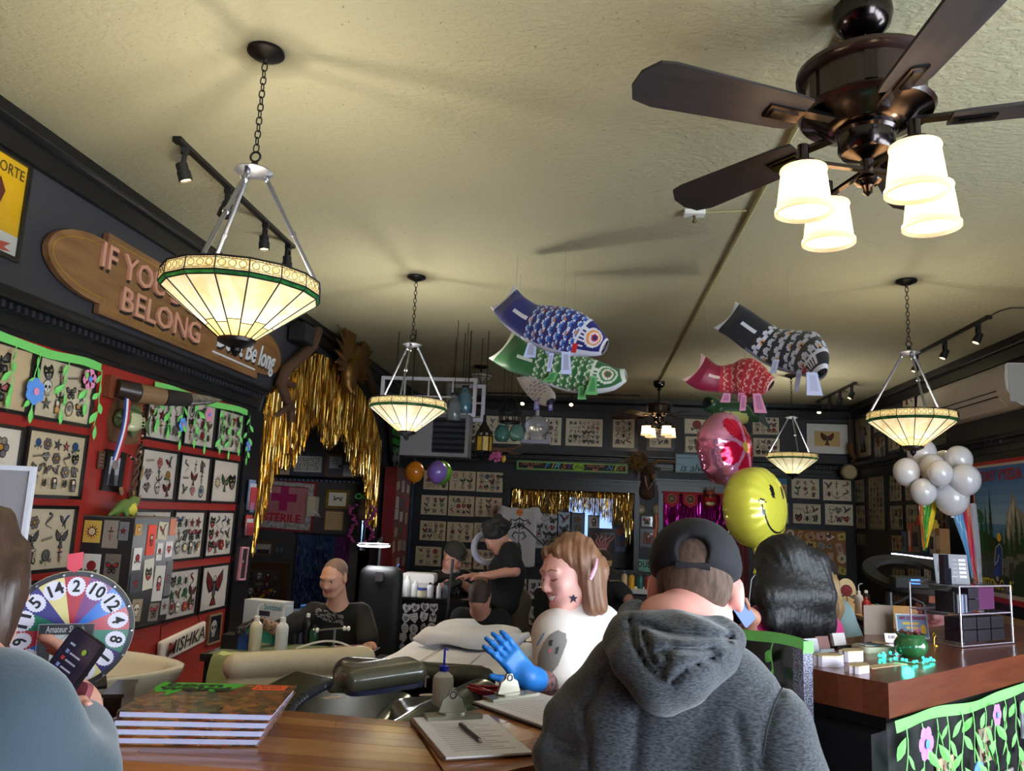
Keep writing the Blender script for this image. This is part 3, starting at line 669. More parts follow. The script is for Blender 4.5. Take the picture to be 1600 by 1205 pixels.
        F(circ(0,0,.27,14),BK);F(circ(0,0,.22,14),(226,206,160));F(circ(-.08,.05,.035,6),BK);F(circ(.08,.05,.035,6),BK);Ln([(-.1,-.08),(0,-.12),(.1,-.08)],.03)
    elif kind=='panther':
        F([(-.4,.3),(-.26,.44),(-.12,.3),(.1,.32),(.24,.46),(.36,.3),(.4,0),(.26,-.3),(0,-.44),(-.24,-.32),(-.4,0)],BK);F([(-.2,-.06),(.2,-.06),(.16,-.32),(0,-.36),(-.16,-.32)],c2)
        for q in (-1,1):F([(q*.1,.1),(q*.26,.16),(q*.22,.06)],(236,220,120));F([(q*.14,-.06),(q*.08,-.06),(q*.11,-.18)],(240,234,220))
    elif kind=='lady':
        F(circ(0,.22,.25,12),BK);F(circ(.02,.18,.16,10),(224,200,176));F([(-.24,.2),(-.12,.2),(-.14,-.1),(-.28,-.2)],BK);F([(.24,.2),(.15,.2),(.16,-.06),(.26,-.2)],BK);F([(-.08,.06),(.1,.06),(.22,-.12),(.2,-.46),(-.2,-.46),(-.22,-.12)],BK);F([(-.04,.04),(.07,.04),(.16,-.14),(.14,-.4),(-.14,-.4),(-.16,-.14)],c2);F([(-.02,.1),(.07,.1),(.03,.07)],RD)
    elif kind=='words':
        P=[(-.46+.92*i/22,.1*math.sin(i*2.1)+(.05 if i%3 else-.05)) for i in range(23)];Ln(P,.035)
    elif kind=='moth':
        for q in (-1,1):
            F([(0,.12),(q*.3,.42),(q*.5,.36),(q*.44,.04),(q*.1,-.02)],BK);F([(q*.06,.12),(q*.28,.34),(q*.42,.3),(q*.36,.08)],c2);F([(0,-.02),(q*.3,-.04),(q*.34,-.3),(q*.14,-.42),(0,-.16)],BK);F(circ(q*.19,-.2,.08,8),GY)
        F([(-.05,.28),(.05,.28),(.04,-.34),(-.04,-.34)],BK)
    elif kind=='scorpion':
        P=[(0,.3),(0,.1),(.02,-.1),(.12,-.28),(.3,-.34),(.38,-.18),(.3,-.04)];Ln(P,[.16,.2,.16,.11,.09,.07,.04])
        for q in (-1,1):
            Ln([(q*.06,.3),(q*.24,.36),(q*.22,.48),(q*.12,.44)],.05)
            for j in range(3):Ln([(q*.06,.2-.12*j),(q*.26,.24-.14*j),(q*.3,.1-.14*j)],.03)
    elif kind=='frame':
        Ln(circ(0,0,.34,18,.46),.07,BK,True);Ln(circ(0,0,.28,16,.38),.025,BK,True);F(circ(0,.04,.18,10,.22),c2);Ln(circ(0,.04,.1,8,.12,.3,5),.03)
    elif kind=='horse':
        F([(-.3,.46),(-.1,.34),(.2,.3),(.34,.1),(.3,.0),(.1,.08),(.12,-.1),(.24,-.44),(-.3,-.44),(-.26,-.04),(-.34,.2)],BK);F([(-.16,.26),(.12,.24),(.24,.1),(.02,.1),(-.04,-.1),(.06,-.36),(-.18,-.36),(-.14,0)],GY)
        F([(-.34,.42),(-.24,.1),(-.3,-.3),(-.42,0)],c2)
KINDS=['skull','rose','heart','dagger','bird','eagle','snake','star','spider','anchor','flower','sun','panther','lady','words','moth','scorpion','frame','horse']
def flash(D,w,h,cols,rows,rnd,reds=.6,kinds=KINDS,big=None,mg=.08):
    if big:motif(D,big,0,0,min(w,h)*.86,rnd,RD);return
    cw,chh=w*(1-2*mg)/cols,h*(1-2*mg)/rows
    for j in range(rows):
        for i in range(cols):
            c2=rnd.choice([RD,RD,RD,GY,OC,GN,BL,PK]) if rnd.random()<reds else GY
            motif(D,rnd.choice(kinds),-w*(.5-mg)+cw*(i+.5)+rnd.uniform(-.08,.08)*cw,h*(.5-mg)-chh*(j+.5)+rnd.uniform(-.06,.06)*chh,min(cw*1.05,chh)*rnd.uniform(.98,1.18),rnd,c2,rnd.uniform(-.25,.25),rnd.choice((-1,1)))
m_fr=M('black_frame_wood',(16,15,17),.35,coat=.2);m_pane=Mglass('picture_glass',gloss=.05)
def paper(rgb):return M('paper_%02x%02x%02x'%rgb,rgb,.55,noise=(9,.3),rgb2=tuple(min(255,int(c*1.05)) for c in rgb))
def picture(name,label,cat,loc,rz,w,h,group=None,fw=.018,fd=.02,sheet=(226,212,192),frame=None,seed=0,grid=(2,3),glass=True,art=True,big=None,mat_w=0,matc=(230,228,222),kinds=KINDS,reds=.6,tilt=0):
    # loc = middle of the picture on the wall plane; outer size w x h
    t=thing(name,label,cat,loc,rz,group);fm=frame or m_fr
    if tilt:t.rotation_euler=(Matrix.Rotation(rz,3,'Z')@Matrix.Rotation(tilt,3,'Y')).to_euler()
    W2,H2=w/2,h/2
    if fw>0:
        mb=MB();N=4;a=[(-W2,-H2),(W2,-H2),(W2,H2),(-W2,H2)];b=[(x-math.copysign(fw,x),z-math.copysign(fw,z)) for x,z in a]
        vs=[(x,0,z) for x,z in a]+[(x,-fd,z) for x,z in a]+[(x,-fd,z) for x,z in b]+[(x,-fd*.45,z) for x,z in b]
        fs=[]
        for i in range(4):
            j=(i+1)%4
            for k in range(3):fs.append((k*4+i,k*4+j,(k+1)*4+j,(k+1)*4+i))
        mb.add(vs,fs);mb.build('frame',fm,t,0)
    iw,ih=w-2*fw,h-2*fw;y=-fd*.35
    mb=MB();mb.m=0;mb.bx(-iw/2,iw/2,y,0,-ih/2,ih/2)
    if mat_w:
        sh=mb.build('mount',paper(matc),t,0);iw -= 2*mat_w;ih -= 2*mat_w;mb=MB();mb.bx(-iw/2,iw/2,y-.002,y-.0005,-ih/2,ih/2);y -= .002
    sh=mb.build('sheet',paper(sheet),t,0)
    if art:
        rnd=random.Random(seed);D=Draw();flash(D,iw,ih,grid[0],grid[1],rnd,reds,kinds,big);D.build('drawing',sh,y-.0004)
    if glass:mb=MB();mb.quad((-W2+fw,-fd*.8,-H2+fw),(W2-fw,-fd*.8,-H2+fw),(W2-fw,-fd*.8,H2-fw),(-W2+fw,-fd*.8,H2-fw));mb.build('glass',m_pane,t,0)
    return t
RZL,RZB,RZR=PI/2,0,-PI/2
# --- red left wall: three columns of four, and the near column
rows=[(2.28,1.97,'top'),(1.905,1.59,'second'),(1.52,1.195,'third'),(1.125,.805,'bottom')]
cols=[(4.585,5.04,'left'),(5.05,5.50,'middle'),(5.52,5.97,'right')]
spec={(1,0):((2,2),None),(1,1):((2,2),None),(1,2):((2,1),None),(3,2):((1,1),'eagle'),(3,1):((3,3),None),(0,0):((3,3),None),(2,1):((3,2),None),(2,2):((3,2),None),(2,0):((2,2),None)}
for j,(z1,z0,rn) in enumerate(rows):
    for i,(y0,y1,cn) in enumerate(cols):
        g,big=spec.get((j,i),((3,3),None));g=(g[0]+1,g[1]+(g[1]==2))
        lab='framed flash sheet of %s, %s row, %s column of the red wall grid'%('a red eagle' if big else 'small tattoo drawings',rn,cn)
        picture('framed_flash_sheet',lab,'picture',(XL+.013,(y0+y1)/2,(z0+z1)/2),RZL,y1-y0-.006,z1-z0+.02,'framed flash on the red wall',seed=100+j*3+i,grid=g,big=big,reds=.75,sheet=(222,210,196))
for (y0,y1,z0,z1,lab,g,sc,kd) in (
        (3.16,3.57,1.97,2.30,'framed cut-out tan sheet with a scorpion, at the left edge under the paper garland',(1,2),(206,180,142),['moth','scorpion']),
        (3.59,4.06,1.965,2.295,'framed tan flash sheet under the near paper garland with a pink flower',(4,3),(206,190,160),KINDS),
        (3.16,3.57,1.58,1.915,'framed pale sheet cut by the left edge of the picture',(2,2),(220,208,190),['flower','star']),
        (3.59,4.06,1.575,1.925,'framed tan flash sheet of many small figures left of the black and white photo',(5,4),(212,192,158),KINDS),
        (3.63,4.05,1.20,1.54,'framed tan flash sheet just above the prize wheel',(3,3),(212,194,164),KINDS),
        (3.63,4.05,.80,1.165,'framed tan flash sheet half hidden behind the prize wheel',(4,3),(212,194,164),KINDS)):
    picture('framed_flash_sheet',lab,'picture',(XL+.013,(y0+y1)/2,(z0+z1)/2),RZL,y1-y0,z1-z0,'framed flash on the red wall near the viewer',seed=int(y0*100+z0*1000),grid=g,sheet=sc,kinds=kd,reds=.35)
# yellow poster at the upper left
t=picture('framed_poster','framed yellow poster with a red figure at the upper left edge','picture',(XL+.0,3.10,2.94),RZL,.56,.50,sheet=(222,178,22),art=False,seed=1,fw=.022)
D=Draw();D.rect(-.26,.26,-.23,-.13,(206,206,200));D.fill([(.02,-.1),(.1,-.06),(.14,.06),(.1,.12),(.06,.03),(.0,.0)],(96,34,28));D.fill([(-.1,-.12),(.02,-.12),(.06,.06),(-.06,.1)],(96,34,28));D.fill([(.14,-.18),(.22,-.17),(.18,-.2),(.23,-.21),(.16,-.22)],(190,80,60));D.build('poster_print',t,-.0085)
text('LA MORTE',t,.09,.17,-.0095,.075,(60,50,14),wid=.3)
# --- the carved wooden sign
ya,yb=PX(62,385,XL)[1],PX(432,563,XL)[1];L=(yb-ya);zc=2.835;Hh=.235
t=thing('carved_sign','long carved wooden plaque sign lettered IF YOU DONT BELONG DONT BE LONG','sign',(XL+.0,(ya+yb)/2,zc),RZL)
def plaque(Lh,H,off=0):
    Lh -= off;H -= off;e=.46;P=[];q=.05
    pts=[(Lh-e,H),(Lh-e,H-.055),(Lh-e+.05,H-.055)]
    P+=[(-(Lh-e)-.05,H-.055),(-(Lh-e),H-.055),(-(Lh-e),H),(Lh-e,H),(Lh-e,H-.055),(Lh-e+.05,H-.055)]
    P+=[(Lh-e+.05+(e-.05)*math.sin(a),(H-.055)*math.cos(a)) for a in [PI*i/14 for i in range(1,14)]]
    P+=[(Lh-e+.05,-H+.055),(Lh-e,-H+.055),(Lh-e,-H),(-(Lh-e),-H),(-(Lh-e),-H+.055),(-(Lh-e)-.05,-H+.055)]
    P+=[(-(Lh-e+.05+(e-.05)*math.sin(a)),-(H-.055)*math.cos(a)) for a in [PI*i/14 for i in range(1,14)]]
    return P
m_sign=Mwood('stained_sign_wood',(112,76,46),(146,104,64),3,(1,6,6),.4,.25)
mb=MB();mb.prism(plaque(L/2,Hh),-.045,-.012);bo=mb.build('board',m_sign,t,30)
mb=MB();mb.prism(plaque(L/2,Hh,.012),-.012,0);mb.build('backing',M('sign_edge',(70,40,26),.5),t,30)
D=Draw();D.line(plaque(L/2,Hh,.035),.0055,(214,176,84),True);D.build('gold_line',bo,-.0455,[M('gold_leaf',(214,170,70),.3,.8)])
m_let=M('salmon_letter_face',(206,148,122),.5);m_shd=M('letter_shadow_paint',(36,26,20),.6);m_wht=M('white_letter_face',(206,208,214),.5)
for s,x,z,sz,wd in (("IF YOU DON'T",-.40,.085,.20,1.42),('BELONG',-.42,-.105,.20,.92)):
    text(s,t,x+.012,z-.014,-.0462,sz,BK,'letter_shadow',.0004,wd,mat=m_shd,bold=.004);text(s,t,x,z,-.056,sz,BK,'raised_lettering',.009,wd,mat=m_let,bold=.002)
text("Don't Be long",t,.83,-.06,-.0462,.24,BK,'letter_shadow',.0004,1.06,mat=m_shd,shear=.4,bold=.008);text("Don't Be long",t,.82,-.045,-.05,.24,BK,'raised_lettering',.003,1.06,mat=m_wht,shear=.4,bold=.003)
mb=MB();mb.box((.62,-.05,-.172),(.72,.006,.014));mb.build('underline',m_wht,t)
# --- green paper garlands with vines and flowers
m_gr=M('green_craft_paper',(118,208,104),.7);m_pinkp=M('pink_craft_paper',(226,138,176),.7);m_bluep=M('blue_craft_paper',(92,146,226),.7);m_purp=M('lilac_craft_paper',(196,130,206),.7)
def leafmesh(L=.075,W=.034):
    mb=MB();P=[(0,0),(W*.7,-L*.3),(W,-L*.55),(W*.6,-L*.82),(0,-L),(-W*.6,-L*.82),(-W,-L*.55),(-W*.7,-L*.3)]
    mb.add([(x*.5,0,z) for x,z in P]+[(0,-.006,-L*.5)],[(i,(i+1)%8,8) for i in range(8)]);return mb.mesh('leaf',m_gr,0)
leaf_me=leafmesh()
def flower_mesh(mat,mat2):
    mb=MB()
    for i in range(6):a=i*PI/3;mb.lathe([(.02,-.001),(.0,-.001)],8,(.026*math.cos(a),0,.026*math.sin(a)),'y')
    mb.m=1;mb.lathe([(.013,.003),(0,.004)],8,(0,0,0),'y');return mb.mesh('paper_flower',[mat,mat2],0)
fl={'pink':flower_mesh(m_pinkp,m_bluep),'blue':flower_mesh(m_bluep,m_pinkp),'lilac':flower_mesh(m_purp,m_bluep)}
def garland(label,loc,rz,L,band,vines,seed,slope=0):
    t=thing('paper_garland',label,'garland',loc,rz,'green paper vine garlands');rnd=random.Random(seed)
    mb=MB();mb.grid(lambda u,v:(L*u,-.004-.006*math.sin(u*17+v),-band*v+.008*math.sin(u*9)+slope*u),24,1);mb.build('paper_band',m_gr,t)
    for (x,ln,f) in vines:
        st=MB();st.grid(lambda u,v:(x+.006*math.sin(u*7+x*30)+(v-.5)*.007,-.014-.004*math.sin(u*11),-band+.01-ln*u+slope*x/L),12,1);so=st.build('vine',m_gr,t)
        n=int(ln/.055);
        for i in range(n):
            z=-band-.015-i*.052;sd=1 if i%2 else-1
            inst('leaf',leaf_me,so,(x+sd*.004,-.016,z+slope*x/L),(rnd.uniform(-.3,.3),sd*rnd.uniform(.35,.8)*-1,rnd.uniform(-.5,.5)),(1,1,rnd.uniform(.8,1.1)))
        inst('leaf',leaf_me,so,(x,-.016,-band-ln+.02),(0,0,0),(1.1,1,1.1))
        if f:inst('paper_flower',fl[f[0]],so,(x,-.024,-band-ln*f[1]),(0,rnd.uniform(0,1),0),(f[2],)*3)
    return t
garland('green paper garland over the near tan flash sheets with a blue and a pink flower',(XL+.036,3.10,2.33),RZL,.98,.045,((.12,.16,None),(.30,.24,None),(.46,.29,('blue',.66,1.5)),(.68,.27,None),(.86,.2,('pink',.3,1.3)),(.97,.32,None)),3)
garland('green paper garland over the top row of the red wall grid',(XL+.036,4.62,2.325),RZL,1.40,.045,((.05,.22,None),(.2,.24,None),(.36,.30,('blue',.62,1.1)),(.55,.27,None),(.70,.3,('pink',.25,1.2)),(.93,.28,None),(1.08,.31,None),(1.25,.27,None),(1.395,.33,('blue',.72,1.0))),5)
# --- horn on its bracket, ribbons, mounted fish, small photo
p=PX(168,600,XL)
t=thing('mounted_horn','large dark striped horn on a wooden bracket above the mounted fish','horn',(XL+.013,4.20,2.215),RZL)
mb=MB();mb.rbox(-.05,.05,-.04,0,-.06,.07,.01,axis='y');mb.build('bracket',M('bracket_wood',(120,62,36),.5),t)
pts=[(0,-.05,0),(.10,-.12,-.01),(.24,-.20,-.012),(.40,-.27,-.0),(.56,-.33,.02),(.66,-.36,.035)];rr=[.055,.058,.052,.044,.026,.003]
m_horn=[M('dark_horn',(46,34,28),.35),M('tan_horn_band',(126,96,66),.45),M('fur_wrap',(30,20,16),.8),M('grey_horn',(110,102,92),.35,noise=(30,.2),rgb2=(40,36,34))]
for i,mi in enumerate((0,1,2,3,3)):
    mb=MB();q=[Vector(pts[i]).lerp(Vector(pts[i+1]),k/4) for k in range(5)];mb.tube(q,[rr[i]+(rr[i+1]-rr[i])*k/4 for k in range(5)],14);mb.build('horn_section',m_horn[mi],t)
t=thing('ribbon','red white and blue medal ribbon hanging from the horn beside the fish','ribbon',(XL+.12,4.2,2.16),RZL)
for k,(c,x0) in enumerate((((40,60,140),0),((226,226,230),.02),((186,36,52),.04))):
    mb=MB();mb.grid(lambda u,v:(x0+.02*v-.06*u+.03*math.sin(u*2.5),-.004*math.sin(u*5),-.36*u),10,1);mb.build('ribbon_stripe',ink(c),t)
mb=MB();mb.lathe([(0,.004),(.026,.004),(.028,0),(.026,-.004),(0,-.004)],16,(-.01,0,-.385),'y');mb.build('medal',M('silver_medal',(200,190,190),.3,.8),t)
t=thing('mounted_fish','mounted green bass on a brown wooden board on the red wall','mounted fish',(XL+.013,4.385,2.045),RZL)
P=[(-.13,-.13),(-.17,.0),(-.13,.12),(0,.15),(.14,.12),(.17,0),(.14,-.12),(0,-.14)]
mb=MB();mb.prism(P,-.022,0);mb.build('board',Mwood('plaque_wood',(116,82,52),(92,62,38),5,(1,1,8),.5,.1),t)
s=Soft();s.ell((-.02,-.06,0),(.13,.035,.062),1,.02);s.ell((-.02,-.06,.025),(.12,.03,.045),0,.02);s.ell((-.12,-.065,.0),(.06,.035,.05),0,.02);s.cone((.08,-.055,-.0),(.14,-.05,-.01),.03,.016,0,.02);s.cut((-.185,-.07,-.01),(.03,.03,.018),.01)
s.build('fish_body',[M('bass_green',(70,96,56),.35,coat=.5),M('bass_belly',(196,196,150),.35,coat=.5)],t,.007)
mb=MB();mb.prism([(.13,-.01),(.19,.06),(.18,0),(.2,-.07)],-.056,-.05);mb.build('tail_fin',M('fin_olive',(84,96,60),.5),t)
for P in ([(-.06,.05),(-.02,.1),(.05,.09),(.07,.05)],[(-.02,-.05),(.02,-.1),(.06,-.05)]):mb=MB();mb.prism(P,-.06,-.055);mb.build('fin',M('fin_olive',(84,96,60),.5),t)
mb=MB();mb.ell((-.125,-.1,.022),(.008,.006,.008));mb.build('eye',M('glass_eye',(190,150,50),.1),t)
t=thing('bead_strand','dark beaded cord looped round the mounted fish','beads',(XL+.11,4.40,2.09),RZL)
bead=MB();bead.ell((0,0,0),(.008,.008,.008),8,5);bm_=[bead.mesh('bead',M('bead_dark',(36,22,20),.3),0),bead.mesh('bead',M('bead_pink',(196,150,140),.3),0)]
for i in range(26):
    a=i/25;x=.02+.02*math.sin(a*3)-.09*max(0,a-.55)/.45;z=.05-.30*min(a,.62)/.62+(-.02 if a>.62 else 0)*math.sin((a-.62)*8);inst('bead',bm_[1 if i%5==4 else 0],t,(x,0,z))
t=picture('framed_photo','small black and white photo in a wide black frame below the mounted fish','picture',(XL+.013,4.33,1.745),RZL,.19,.235,fw=.036,sheet=(190,190,190),art=False,tilt=.04)
D=Draw();D.rect(-.055,.055,-.08,-.02,(120,120,122));D.fill([(-.03,-.08),(-.02,.02),(0,.04),(.015,.0),(.03,-.08)],(40,40,44));D.rect(-.055,.055,.03,.08,(216,216,220));D.build('photo_print',t,-.0085)
t=thing('braided_rope','brown braided rope with dried leaves hanging right of the black and white photo','rope',(XL+.05,4.53,1.92),RZL)
mb=MB()
for k in range(2):mb.tube([(.012*math.sin(i*.9+k*PI)-.03*i/24,.012*math.cos(i*.9+k*PI),-.42*i/24) for i in range(25)],.008,6)
mb.build('braid',M('sisal_rope',(96,72,50),.9),t)
for (x,z,a) in ((.03,-.12,.5),(-.06,-.28,-1.1),(.04,-.3,.9),(-.2,-.27,-1.3)):
    o=inst('dried_leaf',leaf_me.copy(),t,(x,-.02,z),(0,a,.3),(1.5,1,1.6));o.data.materials.clear();o.data.materials.append(M('dried_leaf',(150,116,78),.8))
t=thing('wooden_tag','small carved brown tag hanging under the medal','tag',(XL+.02,4.2,1.80),RZL)
mb=MB();mb.rbox(-.028,.028,-.008,0,-.05,.05,.006,axis='y');mb.build('tag_board',M('tag_wood',(84,52,40),.6),t)
for k in range(4):mb=MB();mb.box((0,-.0085,.03-.02*k),(.04,.001,.006));mb.build('engraved_line',M('tag_line',(140,110,86),.6),t)
# --- speaker in the upper corner, eagle carving, branches
p=PX(455,522,XL);t=thing('wall_speaker','black box speaker tucked under the crown at the end of the sign','speaker',(XL,p[1],p[2]),RZL)
mb=MB();mb.rbox(-.13,.13,-.17,-.03,-.09,.09,.02,axis='y');mb.build('cabinet',m_can,t);mb=MB();mb.rbox(-.11,.11,-.176,-.168,-.075,.075,.015,axis='y');mb.build('grille',M('speaker_grille',(28,28,30),.8),t);mb=MB();mb.bx(-.02,.02,-.03,0,-.03,.03);mb.build('bracket',m_can,t)
# ================================================================ alcove with the tinsel arch
m_gold=M('gold_foil',(226,178,84),.22,1);m_purplef=M('magenta_foil',(196,30,150),.25,1)
def tinsel(name,label,cat,path,lens,mat,n,seed,w=.010,header=True,nrm=(1,0,0),shift=None,twist=1.0,mats=None):
    # strips of foil hung from a path of points; lens(u) gives the length
    rnd=random.Random(seed);path=[Vector(p) for p in path];seg=[(path[i+1]-path[i]).length for i in range(len(path)-1)];tot=sum(seg)
    t=thing(name,label,cat,path[0]);o0=path[0]
    def at(u):
        d=u*tot
        for i,s in enumerate(seg):
            if d<=s or i==len(seg)-1:return path[i].lerp(path[i+1],min(1,d/s))
            d -= s
    mb=MB()
    for i in range(n):
        u=(i+rnd.random())/n;p=at(u)-o0+Vector(nrm)*rnd.uniform(-.015,.03);L=lens(u)*rnd.uniform(.72,1.08);a=rnd.uniform(0,2*PI);K=5;x=0;vs=[]
        ph=rnd.uniform(0,6);dv=rnd.uniform(-.03,.03)
        for k in range(K+1):
            q=k/K;ang=a+twist*q*rnd.uniform(.4,3.2);off=Vector((rnd.uniform(-.006,.006),dv*q*q+.006*math.sin(ph+q*5),-L*q))
            e=Vector((math.cos(ang),math.sin(ang),0))*w/2;c=p+off;vs+=[c-e,c+e]
        mb.m=rnd.randrange(len(mats)) if mats else 0
        mb.add(vs,[(2*k,2*k+1,2*k+3,2*k+2) for k in range(K)])
    f=mb.build('foil_fringe',mats or mat,t,0);f['kind']='stuff'
    if header:
        mb=MB();P=[p-o0 for p in path]
        vs=[v for p in P for v in (p+Vector(nrm)*.004+Vector((0,0,.02)),p+Vector(nrm)*.03-Vector((0,0,.03)))]
        mb.add(vs,[(2*i,2*i+1,2*i+3,2*i+2) for i in range(len(P)-1)]);mb.build('foil_header',mats[0] if mats else mat,t,0)
    return t
gp=[(XL+.03,a[0],a[1]+.01) for a in arch[1:-1]]
m_gold2=M('bright_gold_foil',(244,214,136),.18,1);m_gold3=M('deep_gold_foil',(150,100,26),.3,1)
def glen(u):return .62+.55*abs(u-.45)*1.6-(.25 if .38<u<.6 else 0)
tinsel('tinsel_curtain','long gold foil tinsel fringe draped over the arched alcove opening','tinsel',gp,lambda u:(1.08-.30*math.sin(PI*min(1,u*1.08))+.1*math.sin(u*30)),None,3200,4,.0075,mats=[m_gold,m_gold2,m_gold3])
# branches
m_brn=M('driftwood_bark',(86,58,42),.75,bump=(25,.5,.01))
def bpx(x,y,dx=.06):p=PX(x,y,XL+dx);return (p[0],p[1],p[2])
t=thing('driftwood_branch','long bent driftwood branch in front of the gold tinsel','branch',bpx(495,522));o0=Vector(bpx(495,522))
mb=MB();mb.tube([Vector(bpx(*q,.10))-o0 for q in ((497,516),(488,540),(468,560),(447,578),(439,598),(446,620),(456,640),(455,660))],[.05,.055,.052,.05,.048,.042,.036,.026],10);mb.build('trunk',m_brn,t)
for q in (((442,592),(452,600),(460,603)),((452,634),(442,642),(434,648))):mb=MB();mb.tube([Vector(bpx(*p,.11))-o0 for p in q],[.032,.028,.022],9);mb.build('twig',m_brn,t)
t=thing('driftwood_branch','short driftwood branch right of the gilded eagle','branch',bpx(570,578));o0=Vector(bpx(570,578))
mb=MB();mb.tube([Vector(bpx(*q,.08))-o0 for q in ((570,574),(577,590),(584,612),(590,640))],[.06,.055,.05,.04],10);mb.build('trunk',m_brn,t)
# gilded eagle
c=PX(540,570,XL+.12);t=thing('gilded_eagle','carved gilded eagle with spread wings above the tinsel arch','carving',c,RZL);m_gilt=M('old_gilt',(128,92,44),.4,.7,bump=(40,.4,.01))
s=Soft();s.ell((0,-.05,-.10),(.13,.09,.17),0,.05);s.cone((.04,-.05,.05),(.10,-.08,.16),.07,.05,0,.05);s.ball((.11,-.09,.19),.055,0,.03);s.cone((.13,-.12,.185),(.19,-.16,.16),.028,.008,0,.02);s.cone((-.05,-.06,-.24),(-.05,-.1,-.30),.05,.03,0,.03);s.cone((.06,-.06,-.24),(.07,-.1,-.30),.05,.03,0,.03)
s.build('body',m_gilt,t,.016)
def wing(sd):
    mb=MB()
    for k in range(9):
        a=math.radians(150-14*k) if sd<0 else math.radians(30+12*k);ln=.62-.03*abs(k-3);a0=Vector((sd*.12,-.03,.02));d=Vector((math.cos(math.radians(180-(25+15*k))) if sd<0 else math.cos(math.radians(20+11*k)),0,math.sin(math.radians(25+15*k)) if sd<0 else math.sin(math.radians(20+11*k))))
        d=Vector((sd*math.cos(math.radians(-25+13*k)),0,math.sin(math.radians(-25+13*k))));ln=(.40+.24*math.sin(k/8*PI*.8))
        n=Vector((-d.z,0,d.x));y=-.03-.006*k
        mb.add([a0+n*.03+Vector((0,y,0)),a0+d*ln*.6+n*.05+Vector((0,y-.03,0)),a0+d*ln+Vector((0,y-.02,0)),a0+d*ln*.6-n*.05+Vector((0,y,0)),a0-n*.03+Vector((0,y,0)),a0+d*ln*.5+Vector((0,y-.045,0))],[(0,1,5),(1,2,5),(2,3,5),(3,4,5),(4,0,5)])
    return mb
for sd in (-1,1):wing(sd).build('wing',m_gilt,t,20)
# alcove furnishings on its back wall
YW=YA1
def onw(x,y):p=PY(x,y,YW);return p
def pic_px(name,label,cat,x0,y0,x1,y1,Y,rz=0,**k):
    a,b=PY(x0,y0,Y),PY(x1,y1,Y);return picture(name,label,cat,((a[0]+b[0])/2,Y,(a[2]+b[2])/2),rz,abs(b[0]-a[0]),abs(b[2]-a[2]),**k)
a,b=PY(405,752,YW),PY(487,828,YW);w,h=b[0]-a[0],a[2]-b[2]
t=thing('sash_window_sign','old white window sash painted with a red cross and the word STERILE','sign',((a[0]+b[0])/2,YW,(a[2]+b[2])/2),0);t.rotation_euler=(0,.03,0)
m_pw=M('chipped_white_paint',(196,192,190),.6,noise=(22,.12),rgb2=(150,140,132));fw=.06
for (x0,x1,z0,z1) in ((-w/2,-w/2+fw,-h/2,h/2),(w/2-fw,w/2,-h/2,h/2),(-w/2+fw,w/2-fw,h/2-fw*.8,h/2),(-w/2+fw,w/2-fw,-h/2,-h/2+fw*1.4)):mb=MB();mb.bx(x0,x1,-.09,-.05,z0,z1);mb.build('sash_bar',m_pw,t,0)
mb=MB();mb.bx(-w/2+fw,w/2-fw,-.07,-.064,-h/2+fw,h/2-fw);pn=mb.build('pane',M('frosted_pink_glass',(202,150,146),.3,noise=(3,.3),rgb2=(186,92,100)),t,0)
D=Draw();r=(176,34,92);D.rect(-.17,.17,.05,.15,r);D.rect(-.055,.055,-.07,.24,r);D.build('red_cross',pn,-.0705)
text('STERILE',pn,0,-.17,-.0712,.15,(196,34,54),wid=.5,bold=.004)
mb=MB();mb.bx(-w/2-.05,w/2+.02,-.05,0,-h/2-.03,h/2+.03);mb.build('red_backing',M('red_board',(140,36,34),.6),t,0)
a,b=PY(400,756,YW),PY(600,760,YW)
t=thing('wall_shelf','dark toothed ledge shelf above the sterile sash sign','shelf',(a[0]-.3,YW,1.93),0);Ls=XL-.02-(a[0]-.3)
mb=MB();mb.bx(0,Ls,-.16,0,0,.03);mb.bx(0,Ls,-.12,0,-.035,0);mb.build('board',m_blk,t)
mb=MB()
for i in range(int(Ls/.06)):mb.bx(i*.06+.01,i*.06+.045,-.135,-.12,-.03,-.008)
o=mb.build('tooth_row',M('slate_blue_teeth',(110,118,140),.5),t,0);o['kind']='stuff'
tr=[]
t=pic_px('framed_chart','grey framed chart of many small stamps on the ledge in the alcove','picture',456,706,508,745,YW-.1,fw=.05,frame=M('grey_frame',(66,68,76),.5),sheet=(210,204,194),grid=(9,6),kinds=['skull','star','words','heart'],reds=.2,seed=7)
t=pic_px('framed_certificate','brown framed pair of certificates on the ledge in the alcove','picture',511,709,559,749,YW-.1,fw=.03,frame=M('brown_frame',(120,78,54),.5),sheet=(90,92,102),art=False)
D=Draw();D.rect(-.17,-.01,-.03,.12,(196,192,192));D.rect(.02,.17,-.13,.02,(196,192,192));D.circ(-.03,.0,.02,(60,60,60));[D.rect(-.15,-.05,.09-.03*k,.1-.03*k,(120,120,124)) for k in range(3)];D.build('certificates',t,-.0085)
t=pic_px('carved_board','pale board with a painted bird at the left end of the alcove ledge','board',431,718,453,742,YW-.1,fw=0,sheet=(186,154,120),big='bird',seed=3,glass=False)
t=pic_px('framed_print','small gold framed red print of two hands in the alcove','picture',511,765,545,796,YW,fw=.035,frame=M('gold_frame',(158,118,50),.4,.5),sheet=(226,214,194),mat_w=.03,matc=(228,218,200),kinds=['bird'],grid=(2,1),reds=1,seed=5)
t=pic_px('calendar_sheet','plain tan paper sheet with faint rows below the red print','paper',509,798,536,830,YW,fw=.012,frame=M('tan_frame',(150,112,70),.6),sheet=(194,158,112),kinds=['words'],grid=(5,6),reds=0,glass=False)
t=thing('towel_dispenser','folded paper towels sticking out of a white holder right of the sterile sign','towels',PY(492,792,YW),0)
